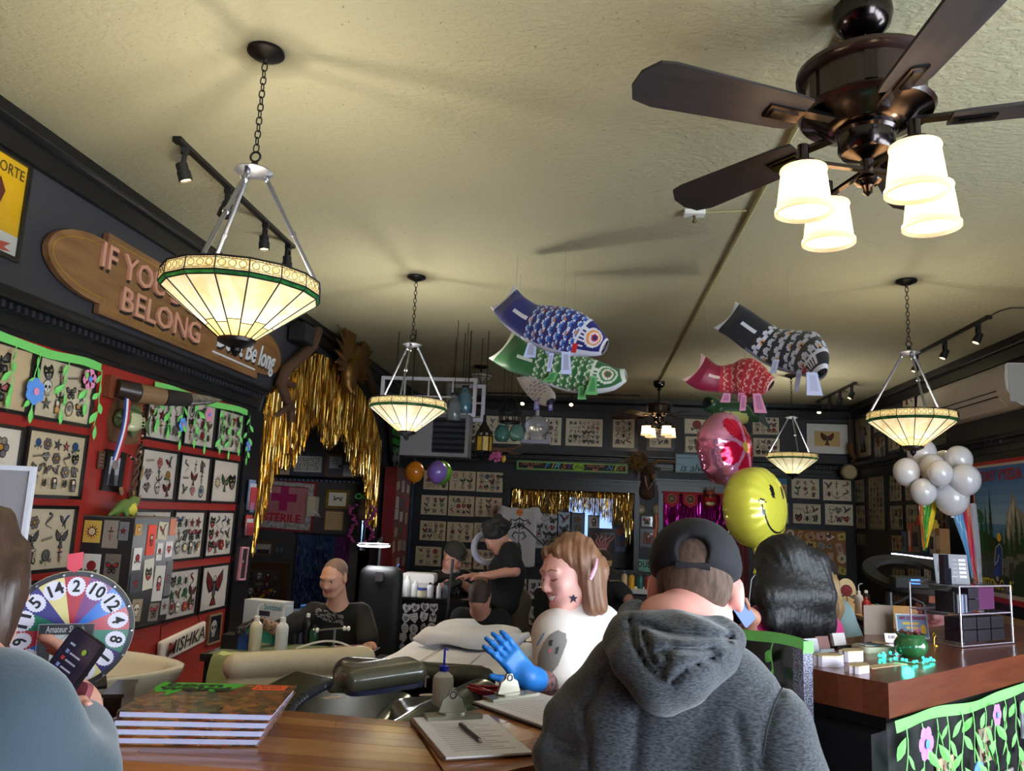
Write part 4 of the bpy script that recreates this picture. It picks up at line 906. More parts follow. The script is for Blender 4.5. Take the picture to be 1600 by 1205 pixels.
mb=MB();mb.rbox(-.06,.05,-.12,0,-.12,.13,.02,axis='y');mb.build('holder',M('cream_plastic',(214,196,168),.5),t);mb=MB();mb.add([(.0,-.13,-.07),(.12,-.16,-.1),(.13,-.1,-.13),(0,-.06,-.12),(.04,-.12,-.03),(.06,-.08,-.05)],[(0,1,4),(1,2,5,4),(2,3,5),(0,1,2,3)]);mb.build('paper_towel',M('white_paper',(226,222,216),.7),t)
t=pic_px('framed_photo','small brown framed group photo at left in the alcove','picture',397,845,427,870,YW-.02,fw=.035,frame=M('bronze_frame',(92,70,50),.5),sheet=(180,170,164),art=False)
D=Draw();rnd=random.Random(4)
for k in range(6):D.circ(-.07+.028*k,.01+.02*(k%2),.018,(206,190,180));D.rect(-.09+.028*k,-.06+.028*k,-.07,-.01,(50,44,50))
D.build('photo_print',t,-.0085)
p=PY(437,859,YW);t=thing('outlet_plate','grey double outlet plate beside the small group photo','outlet',p,0)
mb=MB();mb.rbox(-.065,.065,-.012,0,-.065,.065,.012,axis='y');mb.build('plate',M('grey_plate',(64,66,72),.5),t)
for x in (-.03,.03):mb=MB();mb.rbox(x-.018,x+.018,-.016,-.011,-.035,.035,.01,axis='y');mb.build('socket',M('socket_grey',(96,98,104),.4),t)
t=pic_px('framed_painting','large brown framed detailed painting leaning behind the gloves box','picture',376,876,446,975,YW,fw=.09,fd=.05,frame=M('walnut_frame',(84,50,34),.4,coat=.3),sheet=(92,78,72),grid=(4,5),seed=21,reds=1,glass=True)
D=Draw();D.line([(-.14,-.06),(-.1,-.1),(0,-.06),(.08,.02),(.14,.03),(.16,.0)],.03,(222,178,40));D.build('gold_scroll',t,-.024)
# hanging beads in a doorway
m_bd=[M('bead_blue',(34,60,104),.3),M('bead_navy',(20,30,56),.3),M('bead_violet',(84,24,84),.3)]
a,b=PY(465,835,YW-.05),PY(548,835,YW-.05)
t=thing('bead_curtain','blue and violet bead curtain hanging in the alcove behind the seated man','curtain',(a[0],YW-.05,a[2]),0)
mb=MB();rnd=random.Random(8);Wd=b[0]-a[0];n=70
for i in range(n):
    x=Wd*(i+.5)/n;mb.m=0 if i<n*.3 and i%3 else (1 if i<n*.66 and i%2 else (2 if i>n*.72 else 0));z=0
    for k in range(24):mb.cyl((x+rnd.uniform(-.003,.003),rnd.uniform(-.02,.02),-k*.045),(x,0,-k*.045-.042),.0065,.0065,5,False)
o=mb.build('bead_strands',m_bd,t);o['kind']='stuff'
mb=MB();mb.bx(-.03,Wd+.03,-.03,.0,0,.03);mb.build('rod',M('rod_silver',(150,150,156),.3,1),t)
p=PY(568,790,YW-.25)
t=thing('skull_bust','small dark figure wearing green glasses and a pink feather boa on the alcove shelf end','figure',p,0)
s=Soft();s.ell((0,0,.10),(.07,.06,.09),0,.02);s.cone((0,0,.02),(0,0,-.1),.05,.1,0,.04);s.build('bust',M('bust_brown',(82,58,46),.6),t,.014)
mb=MB();mb.lathe([(.11,.17),(.11,.18),(.065,.185),(.06,.29),(0,.29)],18);mb.build('top_hat',M('felt_black',(14,14,16),.9),t)
mb=MB()
for sx in (-.05,.05):mb.tube([(sx+.04*math.cos(q*PI/7),-.075,.11+.03*math.sin(q*PI/7)) for q in range(14)],.008,6,True)
mb.cyl((-.01,-.075,.11),(.01,-.075,.11),.008);mb.build('glasses',M('lime_plastic',(70,190,96),.3),t)
mb=MB();rnd=random.Random(2)
for sx in (-1,1):
    for i in range(26):mb.ell((sx*(.11+.05*math.sin(i*.4))+rnd.uniform(-.03,.03),-.05+rnd.uniform(-.03,.03),-.0-.018*i),(.022,.02,.018),6,4)
mb.build('feather_boa',M('boa_pink',(170,66,130),.9),t)
mb=MB();mb.lathe([(0,-.02),(.05,-.05),(.045,-.5),(.06,-.55),(0,-.55)],12);mb.build('foil_body',M('blue_foil',(150,176,216),.2,1),t)
# ================================================================ back wall
def zz(x0,y0,s,*r):return (x0+r[0]/s,y0+r[1]/s,x0+r[2]/s,y0+r[3]/s)
YS=YB-.012
def bsheet(label,r,seed,grid,sheet=(206,184,150),Y=None,fw=.012,group='flash sheets on the back wall',**k):
    a,b=PY(r[0],r[1],Y or YS),PY(r[2],r[3],Y or YS);w,h=b[0]-a[0]+2*fw,a[2]-b[2]+2*fw
    return picture('flash_sheet',label,'picture',((a[0]+b[0])/2,Y or YS,(a[2]+b[2])/2),0,w,h,group,fw=fw,fd=.014,sheet=sheet,seed=seed,grid=grid,**k)
g5=lambda*r:zz(640,680,8.889,*r);g7=lambda*r:zz(580,740,4.636,*r);g8=lambda*r:zz(780,620,4.303,*r);g6=lambda*r:zz(1000,600,4.444,*r)
RW=['top','second','third','fourth'];CN=['left','middle','right']
G=[[g5(205,490,535,765),g5(565,495,915,780),g5(935,510,1290,800)],[g5(170,830,520,1115),g5(540,840,895,1135),g5(915,860,1275,1145)],
     [g7(358,340,540,490),g7(550,350,735,500),g7(748,355,930,500)],[g7(325,525,505,675),g7(560,540,725,695),g7(745,550,900,700)]]
for j in range(4):
    for i in range(3):
        bsheet('laminated tan flash sheet, %s row, %s column, left of the white T-shirt'%(RW[j],CN[i]),G[j][i],300+j*3+i,(3,3) if (i+j)%2 else (4,3),glass=True,reds=.85)
for k,r in enumerate((g7(735,740,865,860),g7(1072,760,1120,915),g7(1140,765,1290,915),g7(1040,955,1130,1110),g7(1145,960,1290,1110))):
    bsheet('white flash sheet low on the back wall, %s'%('beside the seated client','just right of the standing man','behind the woman in white','lower, behind the folding chair','lowest, behind the woman in white')[k],r,330+k,((2,2),(1,2),(3,2),(2,2),(3,2))[k],sheet=(212,206,204),glass=False)
up=[(zz(580,560,5.02,775,450,870,665),(2,4),'partly behind the heater'),(zz(580,560,5.02,900,450,1172,675),(4,4),'behind the hanging jars'),(g8(180,135,415,328),(6,4),'behind the crystal skull'),(g8(450,145,693,337),(7,5),'above the FIRST sign'),(g8(767,137,907,347),(3,4),'in a wide frame left of the far fan'),(g8(1012,215,1155,345),(3,2),'behind the far fan lamps'),
      (g6(310,235,480,350),(1,1),'with one grey rose, left of the pink balloon'),(g6(315,365,480,480),(3,2),'below the grey rose sheet'),(g6(780,215,965,355),(4,3),'right of the pink balloon, upper one'),(g6(785,375,970,510),(4,3),'right of the pink balloon, lower one')]
for k,(r,g,w) in enumerate(up):
    bsheet('framed flash high on the back wall %s'%w,r,360+k,g,sheet=(222,210,186),Y=YB,fw=.05 if k in (4,5) else .018,big='rose' if k==6 else None,reds=.25,group='framed flash above the back cornice')
a=g6(1155,275,1445,490)
bsheet('white mounted eagle print in a black frame, far right of the upper back wall',a,380,(1,1),sheet=(214,184,118),Y=YB,fw=.025,mat_w=.11,big='eagle',group='framed flash above the back cornice')
rg=[(g6(1050,655,1245,800),'top row, left'),(g6(1268,663,1467,815),'top row, right'),(g6(1060,830,1255,975),'second row, left'),(g6(1282,832,1480,985),'second row, right'),(g6(940,826,1030,970),'second row, behind the yellow balloon')]
for k,(r,w) in enumerate(rg):bsheet('cream flash sheet right of the yellow balloon, %s'%w,r,390+k,(3,2) if k else (3,3),sheet=(216,204,178),reds=.8,group='flash sheets right of the yellow balloon')
t=bsheet('blue and sand painted card behind the yellow balloon',g6(905,655,1020,790),396,(1,1),sheet=(196,160,112),big='flower')
D=Draw();D.fill([(-.13,.02),(.12,.06),(.12,.14),(-.13,.14)],(44,120,176));D.build('painted_sky',t,-.009)
# FIRST / NEXT sign
a,b=PY(807,716,YB-.13),PY(981,744,YB-.13);w,h=b[0]-a[0],a[2]-b[2]-.05;zc_=(a[2]+b[2])/2
t=thing('shop_sign','long black sign with green border reading YOU CANT BE FIRST BUT YOU CAN BE NEXT','sign',((a[0]+b[0])/2,YB-.13,zc_),0);t.rotation_euler=(0,0,0)
mb=MB();mb.bx(-w/2,w/2,-.03,0,-h/2,h/2);mb.build('board',M('sign_green',(52,96,56),.5),t)
D=Draw();D.rect(-w/2+.02,w/2-.02,-h/2+.02,h/2-.02,(150,200,96));D.rect(-w/2+.035,w/2-.035,-h/2+.033,h/2-.033,(16,16,20));D.circ(.105*w/1.72,0,.09,(150,196,40),20,.085*h/.22);D.build('painted_field',t,-.0305)
OR=(236,140,96)
for s,x,z,sz,c,wd,sh in (("YOU CAN'T",-.62,.035,.085,OR,.32,.2),('BE',-.64,-.05,.085,OR,.1,.2),('F',-.39,0,.15,(80,160,222),.09,.3),('I',-.30,0,.15,(240,214,70),.04,.3),('R',-.23,0,.15,(120,196,220),.09,.3),('S',-.13,0,.15,(230,120,50),.09,.3),('T',-.045,0,.15,(150,80,160),.085,.3),('But',.105,0,.11,(20,20,20),.15,.4),('YOU CAN',.36,.035,.085,OR,.27,.2),('BE',.36,-.05,.085,OR,.1,.2),('N',.58,0,.14,(90,160,220),.09,.3),('E',.67,0,.14,(240,220,80),.08,.3),('X',.75,0,.14,(230,130,60),.09,.3),('T',.83,0,.14,(170,80,60),.08,.3)):
    text(s,t,x*w/1.72,z*h/.22,-.0335,sz*h/.22,c,wid=wd*w/1.72,shear=sh)
# blue painted sign
a,b=PY(1055,709,YB-.14),PY(1150,742,YB-.14)
t=thing('shop_sign','pale blue sign with red and black lettering half hidden by the pink balloon','sign',((a[0]+b[0])/2,YB-.14,(a[2]+b[2])/2),0);w,h=b[0]-a[0],a[2]-b[2]
mb=MB();mb.bx(-w/2,w/2,-.02,0,-h/2,h/2);mb.build('frame',M('sign_greywood',(120,130,140),.6),t);mb=MB();mb.bx(-w/2+.015,w/2-.015,-.024,-.02,-h/2+.015,h/2-.015);mb.build('board',M('sign_paleblue',(150,190,214),.6),t)
text('TIP',t,-.0,.06,-.0255,.15,(176,60,60),wid=.24);text('is always',t,-.10,-.07,-.0255,.16,(30,36,50),wid=.55,shear=.3)
D=Draw();D.rect(-.42,-.15,.075,.082,(60,70,90));D.build('rule_line',t,-.0245)
# DUDE sign
p=PY(1010,884,YS);t=thing('tin_sign','small mint green tin sign reading DUDE','sign',p,0);t.rotation_euler=(0,.03,0)
mb=MB();mb.rbox(-.175,.175,-.006,0,-.085,.085,.03,axis='y');mb.build('plate',M('mint_tin',(120,190,168),.4),t);text('DUDE',t,0,.01,-.007,.12,(14,20,20),wid=.25,bold=.003);text('NO',t,.0,.068,-.007,.03,(20,40,40),wid=.04);text("IT'S NOT AN ART",t,0,-.062,-.007,.035,(20,50,50),wid=.28)
# gold tinsel across the window opening, magenta tinsel across the doorway
tinsel('tinsel_curtain','gold foil tinsel fringe across the top of the back window opening','tinsel',[(O1[0]+.02,YB-.02,O1[3]-.01),(O1[1]-.02,YB-.02,O1[3]-.01)],lambda u:.36+.12*math.sin(u*9)*.5+(.32 if u>.93 else .16*max(0,u-.7)*2),None,420,12,.009,nrm=(0,-1,0),mats=[m_gold,m_gold2,m_gold2,m_gold3])
tinsel('tinsel_curtain','magenta foil tinsel fringe in the back doorway under the red bunting','tinsel',[(O2[0]+.02,YB-.02,O2[3]-.06),(O2[1]-.1,YB-.02,O2[3]-.06)],lambda u:.5+.06*math.sin(u*14),None,260,13,.010,nrm=(0,-1,0),mats=[m_purplef,M('violet_foil',(230,70,200),.2,1),M('plum_foil',(120,12,96),.3,1)])
t=thing('bunting','red pennant bunting with gold crests over the magenta tinsel','bunting',(O2[0],YB-.08,O2[3]-.0),0)
mb=MB();mb.bx(-.02,1.0,-.004,.004,-.03,0);mb.build('tape',M('bunting_red',(170,20,44),.7),t)
for k in range(4):
    x=.12+.27*k;mb=MB();mb.prism([(-.11,0),(.11,0),(.11,-.16),(0,-.23),(-.11,-.16)],-.005,-.001);f=mb.build('pennant',M('bunting_red',(170,20,44),.7),t);f.location=(x,-.004,-.005)
    D=Draw();D.circ(0,-.1,.066,(186,150,70),10);D.circ(0,-.1,.056,(24,20,22),10);motif(D,'flower',0,-.1,.085,random,(150,120,60));D.build('crest',f,-.006)
p=PY(1109,780,YB-.2);t=thing('demon_mask','red snarling festival mask hanging on the magenta tinsel','mask',p,0)
s=Soft();s.ell((0,0,0),(.10,.06,.13),0,.02);s.ell((0,-.05,-.02),(.025,.04,.03),0,.02);s.ell((-.045,-.045,.045),(.04,.03,.02),1,.01);s.ell((.045,-.045,.045),(.04,.03,.02),1,.01);s.ell((0,-.05,-.075),(.06,.02,.022),2,.005);s.cut((-.04,-.065,.02),(.02,.03,.012),.006);s.cut((.04,-.065,.02),(.02,.03,.012),.006)
for sx in (-1,1):s.cone((sx*.04,-.02,.1),(sx*.07,-.04,.19),.022,.004,3,.02)
s.build('mask_face',[M('lacquer_red',(176,34,34),.3),M('mask_brow',(60,24,20),.5),M('mask_teeth',(214,200,150),.4),M('mask_horn',(70,50,30),.5)],t,.011)
# books in the rear closet and the red curtain
t=thing('book_shelf','dark shelf holding books in the back doorway','shelf',(1.55,YB+.5,1.245),0);mb=MB();mb.bx(-.45,.45,-.15,.39,-.03,0);mb.build('board',m_blk,t)
ORD='first second third fourth fifth sixth seventh eighth ninth tenth eleventh twelfth thirteenth fourteenth fifteenth sixteenth seventeenth eighteenth nineteenth twentieth twenty-first twenty-second twenty-third twenty-fourth twenty-fifth twenty-sixth twenty-seventh twenty-eighth'.split()
rnd=random.Random(31);x=-.40;bc=[(226,226,224),(190,40,44),(30,32,40),(200,196,190),(90,60,130),(214,190,60),(110,110,116),(236,232,228),(60,80,110)];nm={0:'white',1:'red',2:'black',3:'grey-white',4:'violet',5:'yellow',6:'grey',7:'cream',8:'blue'};k=0
while x<.36:
    w_=rnd.uniform(.02,.042);h_=rnd.uniform(.21,.29);ci=rnd.randrange(9) if x<-.1 else rnd.choice((0,3,7,0,6,1));k+=1
    b=thing('book','%s book, %s from the left on the back doorway shelf'%(nm[ci],ORD[k-1]),'book',(1.55+x+w_/2,YB+.5,1.245),0,'books in the back doorway')
    mb=MB();mb.bx(-w_/2,w_/2,-.10,.08,0,h_);mb.build('cover',ink(bc[ci]),b);mb=MB();mb.bx(-w_/2+.004,w_/2-.004,-.102,-.1,h_*.55,h_*.9);mb.build('spine_label',ink(bc[(ci+2)%9]),b);x+=w_+.003
t=thing('red_curtain','dark red velvet curtain hanging at the right of the back doorway','curtain',(2.0,YB-.07,1.95),0)
mb=MB();mb.grid(lambda u,v:(-.02+.30*u,.02*math.sin(u*34)-.0,-1.6*v),40,4);mb.build('cloth',M('red_velvet',(120,14,30),.8,sheen=.4),t);mb=MB();mb.cyl((-.06,0,.01),(.3,0,.01),.012);mb.build('rod',m_blk,t)
# niche display: prints, blue daylight pane, black eye oval, pink squid print
t=thing('niche_window','small bright window pane at the back of the window niche','window',(-.02,YB+.615,1.5),0)
mb=MB();mb.bx(-.36,.36,-.004,0,-.22,.4);mb.build('lit_pane',Memit('daylit_pane',(150,186,240),1.3),t)
for x in (-.36,-.12,.12,.34):mb=MB();mb.bx(x,x+.02,-.02,-.004,-.22,.4);mb.build('glazing_bar',m_blk,t)
for (x0,y0,x1,y1,lab,sc) in ((836,802,870,858,'white flash poster at the left of the window niche',(214,212,214)),(872,800,892,838,'small print left of the black oval in the window niche',(190,200,214)),(892,802,912,836,'dark photo strip print in the window niche',(120,124,134)),(920,806,935,840,'pale print above the squid picture in the niche',(206,200,196)),(962,818,976,862,'blue print at the right end of the window niche',(70,96,140))):
    bsheet(lab,(x0,y0,x1,y1),int(x0),(3,4) if x0==836 else (1,2),sheet=sc,Y=YB+.56,group='prints in the window niche')
p=PY(893,852,YB+.1);t=thing('oval_sign','black oval sign reading BLACK EYE with a painted eye','sign',p,0)
mb=MB();mb.prism(circ(0,0,.26,36,.215),-.02,0);mb.build('board',M('oval_black',(14,14,18),.4),t)
D=Draw();D.line(circ(0,0,.255,36,.21),.008,(196,160,130),True);D.circ(0,-.03,.115,(200,120,100),22,.08);D.circ(0,-.035,.085,(226,190,170),18,.05);D.circ(0,-.035,.045,(60,70,80),14);D.circ(0,-.035,.022,(10,10,12),10);D.line(circ(0,-.03,.1,12,.075,.3,2.84),.012,(40,16,16));D.build('painted_eye',t,-.0205)
for k,ch in enumerate('BLACK EYE'):
    a=math.radians(146-14*k-1);
    if ch != ' ':text(ch,t,.195*math.cos(a),.155*math.sin(a)-.005,-.0215,.062,(226,180,150),rot=(a-PI/2)*.7,bold=.002)
t=bsheet('dark framed pink squid print beside the brown cap',(922,826,960,876),1,(1,1),sheet=(34,32,40),Y=YB+.3,art=False)
D=Draw();D.circ(0,-.1,.07,(206,170,160),14,.1)
for k in range(5):D.line([(-.02+.02*k,-.05),(-.1+.05*k,.04+.03*(k%2)),(-.06+.06*k,.12),(-.12+.08*k,.17)],[.05,.035,.025,.01],(176,84,90));D.line([(-.02+.02*k,-.05),(-.1+.05*k,.04+.03*(k%2)),(-.06+.06*k,.12)],.008,(230,196,180))
D.build('squid_art',t,-.006)
# goat head mount with garland, medal plates and small pictures on the pier
p=PY(1012,745,YB-.16);t=thing('goat_mount','mounted goat head with horns and straw wreath on the pier between the openings','mounted head',p,0)
s=Soft();s.cone((0,.1,-.22),(.0,-.02,.02),.12,.085,0,.04);s.ell((.02,-.06,.1),(.075,.085,.09),0,.04);s.cone((.03,-.1,.08),(.07,-.2,.0),.06,.038,0,.03);s.ball((.08,-.215,-.01),.034,1,.02)
s.ell((-.10,-.03,.12),(.07,.02,.03),0,.02);s.ell((.14,-.03,.12),(.06,.02,.03),0,.02);s.cone((.05,-.18,-.05),(.05,-.17,-.12),.02,.006,2,.02)
s.build('head',[M('goat_brown',(84,62,48),.8),M('goat_muzzle',(150,126,104),.7),M('goat_beard',(40,30,26),.8)],t,.016)
for sx in (-1,1):
    mb=MB();mb.tube([(.02+sx*.04,-.03,.17),(.02+sx*.12,.0,.24),(.02+sx*.26,.02,.24),(.02+sx*.44,.0,.2)],[.03,.028,.022,.006],9);mb.build('horn',M('goat_horn',(120,90,60),.5),t)
rnd=random.Random(6);mb=MB()
for i in range(160):
    a=rnd.uniform(0,2*PI);r=rnd.uniform(.02,.15);c=Vector((-.14+r*math.cos(a),.0+rnd.uniform(-.06,.03),.2+r*math.sin(a)));d=Vector((rnd.uniform(-1,1),rnd.uniform(-1,.3),rnd.uniform(-1,1))).normalized()*.06;mb.tube([c-d,c+d*.2+Vector((0,0,.02)),c+d],.005,4)
o=mb.build('straw_wreath',M('dry_straw',(124,92,44),.8),t);o['kind']='stuff'
mb=MB();mb.tube([(-.05,-.14,.0),(-.03,-.16,-.12),(.0,-.15,-.2),(.05,-.15,-.12),(.09,-.13,.0)],.009,6);mb.build('bead_necklace',M('pink_beads',(190,150,150),.4),t)
mb=MB();mb.prism([(-.13,.2),(.13,.2),(.16,-.1),(0,-.32),(-.16,-.1)],.10,.13);mb.build('shield',M('shield_black',(18,16,16),.4),t)
for k,(x,y) in enumerate(((1000,797),(1027,797))):
    t=thing('round_plate','%s round metal plate under the goat head'%('left','right')[k],'plate',PY(x,y,YS-.0),0);mb=MB();mb.lathe([(0,.02),(.06,.018),(.085,.008),(.09,0),(0,0)],20,(0,0,0),'y');mb.build('disc',M('tarnished_tin',(120,110,90),.4,.7),t)
pic_px('framed_photo','small dark framed portrait on the pier above the DUDE sign','picture',1000,826,1026,856,YS,fw=.05,sheet=(140,86,66),grid=(1,1),big='lady',seed=2)
pic_px('flash_sheet','small rounded white card under the goat head','picture',1002,806,1020,824,YS,fw=.008,sheet=(196,190,186),big='moth',seed=3)
t=thing('ribbon','red and yellow ribbons hanging beside the small portrait on the pier','ribbon',PY(1022,806,YS-.03),0)
for k,c in enumerate(((190,60,50),(214,170,80),(170,40,40))):mb=MB();mb.grid(lambda u,v:(.018*k+.016*v+.012*math.sin(u*4),-.004*k,-.34*u+.02*k),8,1);mb.build('ribbon_strip',ink(c),t)
# T-shirt on a hanger
p=PY(813,788,11.55);t=thing('hanging_tshirt','white T-shirt with black ornament print hanging at the left of the window','T-shirt',p,0)
s=Soft();s.box((0,0,-.47),(.50,.05,.84),.024,0,.03);s.cone((-.2,0,-.09),(-.30,0,-.24),.035,.03,0,.05);s.cone((.2,0,-.09),(.30,0,-.24),.035,.03,0,.05);s.box((-.22,0,-.14),(.2,.05,.16),.022,0,.04,np.array(Matrix.Rotation(.5,3,'Y')));s.box((.22,0,-.14),(.2,.05,.16),.022,0,.04,np.array(Matrix.Rotation(-.5,3,'Y')));s.cut((0,-.02,.0),(.09,.06,.07),.02)
rn=np.random.RandomState(1)
s.build('shirt',M('white_jersey',(214,208,210),.8),t,.013,fold=lambda P:.006*np.sin(P[...,0]*26+1.2*np.sin(P[...,2]*6)))
mb=MB();mb.tube([(-.2,0,-.04),(0,0,.03),(.2,0,-.04)],.006);mb.tube([(0,0,.03),(0,.0,.07),(.02,0,.09),(.02,.3,.12)],.003);mb.build('hanger',m_iron,t)
D=Draw();rnd=random.Random(9)
for sx in (-1,1):
    for q in ([(0,-.2),(.06,-.24),(.13,-.22),(.1,-.3)],[(.02,-.3),(.09,-.34),(.14,-.36)],[(.01,-.42),(.06,-.4),(.1,-.46),(.04,-.52)],[(.0,-.55),(.03,-.6),(.01,-.68)],[(.12,-.24),(.16,-.27),(.14,-.31)],[(.03,-.26),(.07,-.29),(.05,-.35),(.0,-.33)]):D.line([(sx*x,z) for x,z in q],[.016]+[.022]*(len(q)-2)+[.004],(40,38,44))
D.circ(0,-.3,.035,(40,38,44),10);D.line([(0,-.18),(0,-.7)],.01,(40,38,44));D.build('chest_print',t,-.034)
mb=MB();mb.lathe([(0,.004),(.05,.004),(.052,0)],18,(0,-.031,-.12),'y');mb.build('orange_sticker',M('orange_paper',(230,132,36),.6),t);text('16.00',t,0,-.12,-.0385,.035,(90,40,10),wid=.06)
# gauge clock and pipe at the far right corner
p=PY(1326,738,YB-.25);t=thing('brass_gauge','round brass ship gauge hanging at the far right corner','gauge',p,0)
mb=MB();mb.lathe([(0,.06),(.10,.06),(.115,.05),(.12,.02),(.11,-.03),(0,-.03)],26,(0,0,0),'y');mb.build('case',M('old_brass',(120,104,78),.4,.7),t);mb=MB();mb.lathe([(0,.062),(.095,.062)],24,(0,0,0),'y');mb.build('dial',M('dial_cream',(186,168,128),.5),t)
mb=MB();mb.tube([(.06,.02,.13),(.1,.03,.2),(.06,.05,.28),(.05,.05,.42)],[.03,.035,.045,.05],10);mb.tube([(.05,.05,.4),(.05,.06,.85)],.008,6);mb.build('lamp_neck',M('rusty_pipe',(112,76,50),.6,.4),t)
# cork board with stickers
a,b=PY(1212,826,YS),PY(1322,899,YS);w,h=b[0]-a[0],a[2]-b[2];cx,cz=(a[0]+b[0])/2,(a[2]+b[2])/2
t=thing('cork_board','framed cork board covered in stickers behind the long-haired woman','board',(cx,YS,cz),0)
mb=MB();mb.bx(-w/2,w/2,-.016,0,-h/2,h/2);mb.build('cork',M('cork',(166,122,78),.9,noise=(60,.2),rgb2=(128,88,52)),t)
for (x0,x1,z0,z1) in ((-w/2-.03,w/2+.03,h/2,h/2+.03),(-w/2-.03,w/2+.03,-h/2-.03,-h/2),(-w/2-.03,-w/2,-h/2,h/2),(w/2,w/2+.03,-h/2,h/2)):mb=MB();mb.bx(x0,x1,-.03,0,z0,z1);mb.build('frame_bar',m_fr,t)
rnd=random.Random(17);k=0;cn=['white','cream','grey','pinkish','yellow','tan'];cc=[(216,214,210),(206,192,166),(140,140,144),(196,150,136),(196,180,90),(186,150,112)];sn=['round','square','triangular','tall']
for j in range(4):
    for i in range(7):
        ci=rnd.randrange(6);si=rnd.randrange(4);k+=1;x=-w/2+w*(i+.5)/7+rnd.uniform(-.02,.02);z=h/2-h*(j+.5)/4+rnd.uniform(-.02,.02);r=rnd.uniform(.05,.075)
        P=circ(0,0,r,14) if si==0 else ([(-r,-r*.8),(r,-r*.8),(r,r*.8),(-r,r*.8)] if si==1 else ([(-r,-r*.7),(r,-r*.7),(0,r)] if si==2 else [(-r*.6,-r*1.2),(r*.6,-r*1.2),(r*.6,r*1.2),(-r*.6,r*1.2)]))
        o=thing('sticker','%s %s sticker, %s row, %s of the cork board'%(cn[ci],sn[si],('top','upper middle','lower middle','bottom')[j],('far left','left','centre left','centre','centre right','right','far right')[i]),'sticker',(cx+x,YS-.0165-.0012*(k%5),cz+z),0,'stickers on the cork board');o.rotation_euler=(0,rnd.uniform(-.5,.5),0)
        mb=MB();mb.prism(P,-.0012,0);so=mb.build('paper',paper(cc[ci]),o);D=Draw();motif(D,rnd.choice(KINDS),0,0,r*1.2,rnd,RD if rnd.random()<.4 else GY);D.build('printed_art',so,-.0014)
# ================================================================ right wall
def rsheet(label,r,seed,grid,X=XR-.014,sheet=(212,200,170),fw=.012,group='flash sheets on the right wall',**k):
    a,b=PX(r[0],r[1],X),PX(r[2],r[3],X);w,h=abs(b[1]-a[1])+2*fw,abs(a[2]-b[2])+2*fw
    return picture('flash_sheet',label,'picture',(X,(a[1]+b[1])/2,(a[2]+b[2])/2),RZR,w,h,group,fw=fw,fd=.016,sheet=sheet,seed=seed,grid=grid,**k)
g4=lambda*r:zz(1240,640,6.154,*r);gb=lambda*r:zz(1320,820,6.667,*r)
for k,(r,g,lab) in enumerate(((g4(595,112,757,440),(1,1),'tall pale framed animal skull print high on the right wall at the corner'),(g4(775,130,882,232),(2,1),'small framed sheet behind the far edge of the balloon pendant'),(g4(780,250,895,475),(2,2),'framed sheet standing on the right wall cornice'),(g4(910,230,1032,375),(2,2),'framed red lettered sheet beside the balloon pendant'),((1411,622,1432,650),(2,2),'small framed sheet seen between the pendant rods'),(g4(1060,330,1110,410),(1,2),'narrow pale sheet under the balloon pendant'))):
    rsheet(lab,r,420+k,g,XR,fw=.03,big='horse' if k==0 else None,sheet=(216,206,186),group='frames above the right cornice')
t=rsheet('large framed landscape painting of a rocky hill partly behind the air conditioner',(1437,606,1481,698),430,(1,1),XR,art=False,sheet=(126,134,130),fw=.025,group='frames above the right cornice')
D=Draw();D.fill([(-.3,-.25),(-.05,-.02),(.1,.18),(.25,.1),(.4,-.25)],(92,86,60));D.fill([(-.4,-.28),(.4,-.28),(.4,-.12),(-.2,-.16)],(70,72,56));D.fill([(-.1,-.1),(.05,.05),(.15,-.1)],(120,104,70));D.build('painted_hill',t,-.0062)
rl=[(g4(590,685,692,887),(3,3),'top row, first from the corner'),(g4(605,930,702,1145),(3,2),'second row, first from the corner'),(g4(722,660,892,1155),(4,8),'tall sheet, second from the corner'),(g4(925,645,1052,875),(3,3),'top row, left of the balloons'),(g4(930,930,1066,1157),(3,2),'second row, left of the orange streamer'),(g4(1076,700,1205,868),(3,2),'top row, behind the balloons'),(g4(1084,920,1212,1165),(3,2),'second row, at the orange streamer'),(g4(1330,975,1497,1182),(3,2),'second row, right of the yellow streamer'),
      (gb(130,95,222,212),(2,2),'third row, behind the toy boxes'),(gb(490,110,632,370),(3,3),'third row, above the ring light left side'),(gb(648,125,803,395),(3,3),'third row, behind the ring light'),(gb(500,455,642,602),(3,2),'fourth row, inside the ring light left'),(gb(664,455,806,602),(3,2),'fourth row, inside the ring light right'),(gb(510,730,652,852),(3,2),'lowest, under the ring light'),(gb(830,460,915,590),(2,2),'fourth row, at the ring light right edge')]
for k,(r,g,w) in enumerate(rl):rsheet('cream flash sheet on the black right wall, %s'%w,r,440+k,g,reds=.5,sheet=(220,206,172))
rsheet('brown kraft paper print right of the yellow streamer',gb(808,140,928,412),460,(1,2),sheet=(150,98,60),glass=False,group='right wall prints')
for k,(r,bg) in enumerate(((gb(960,165,1102,322),'flower'),(gb(982,385,1102,478),'skull'))):rsheet('small white tile with a painted %s on the right wall'%('black flower','monkey-like skull')[k],r,470+k,(1,1),sheet=(206,200,184),fw=0,glass=False,big=bg,group='right wall tiles')
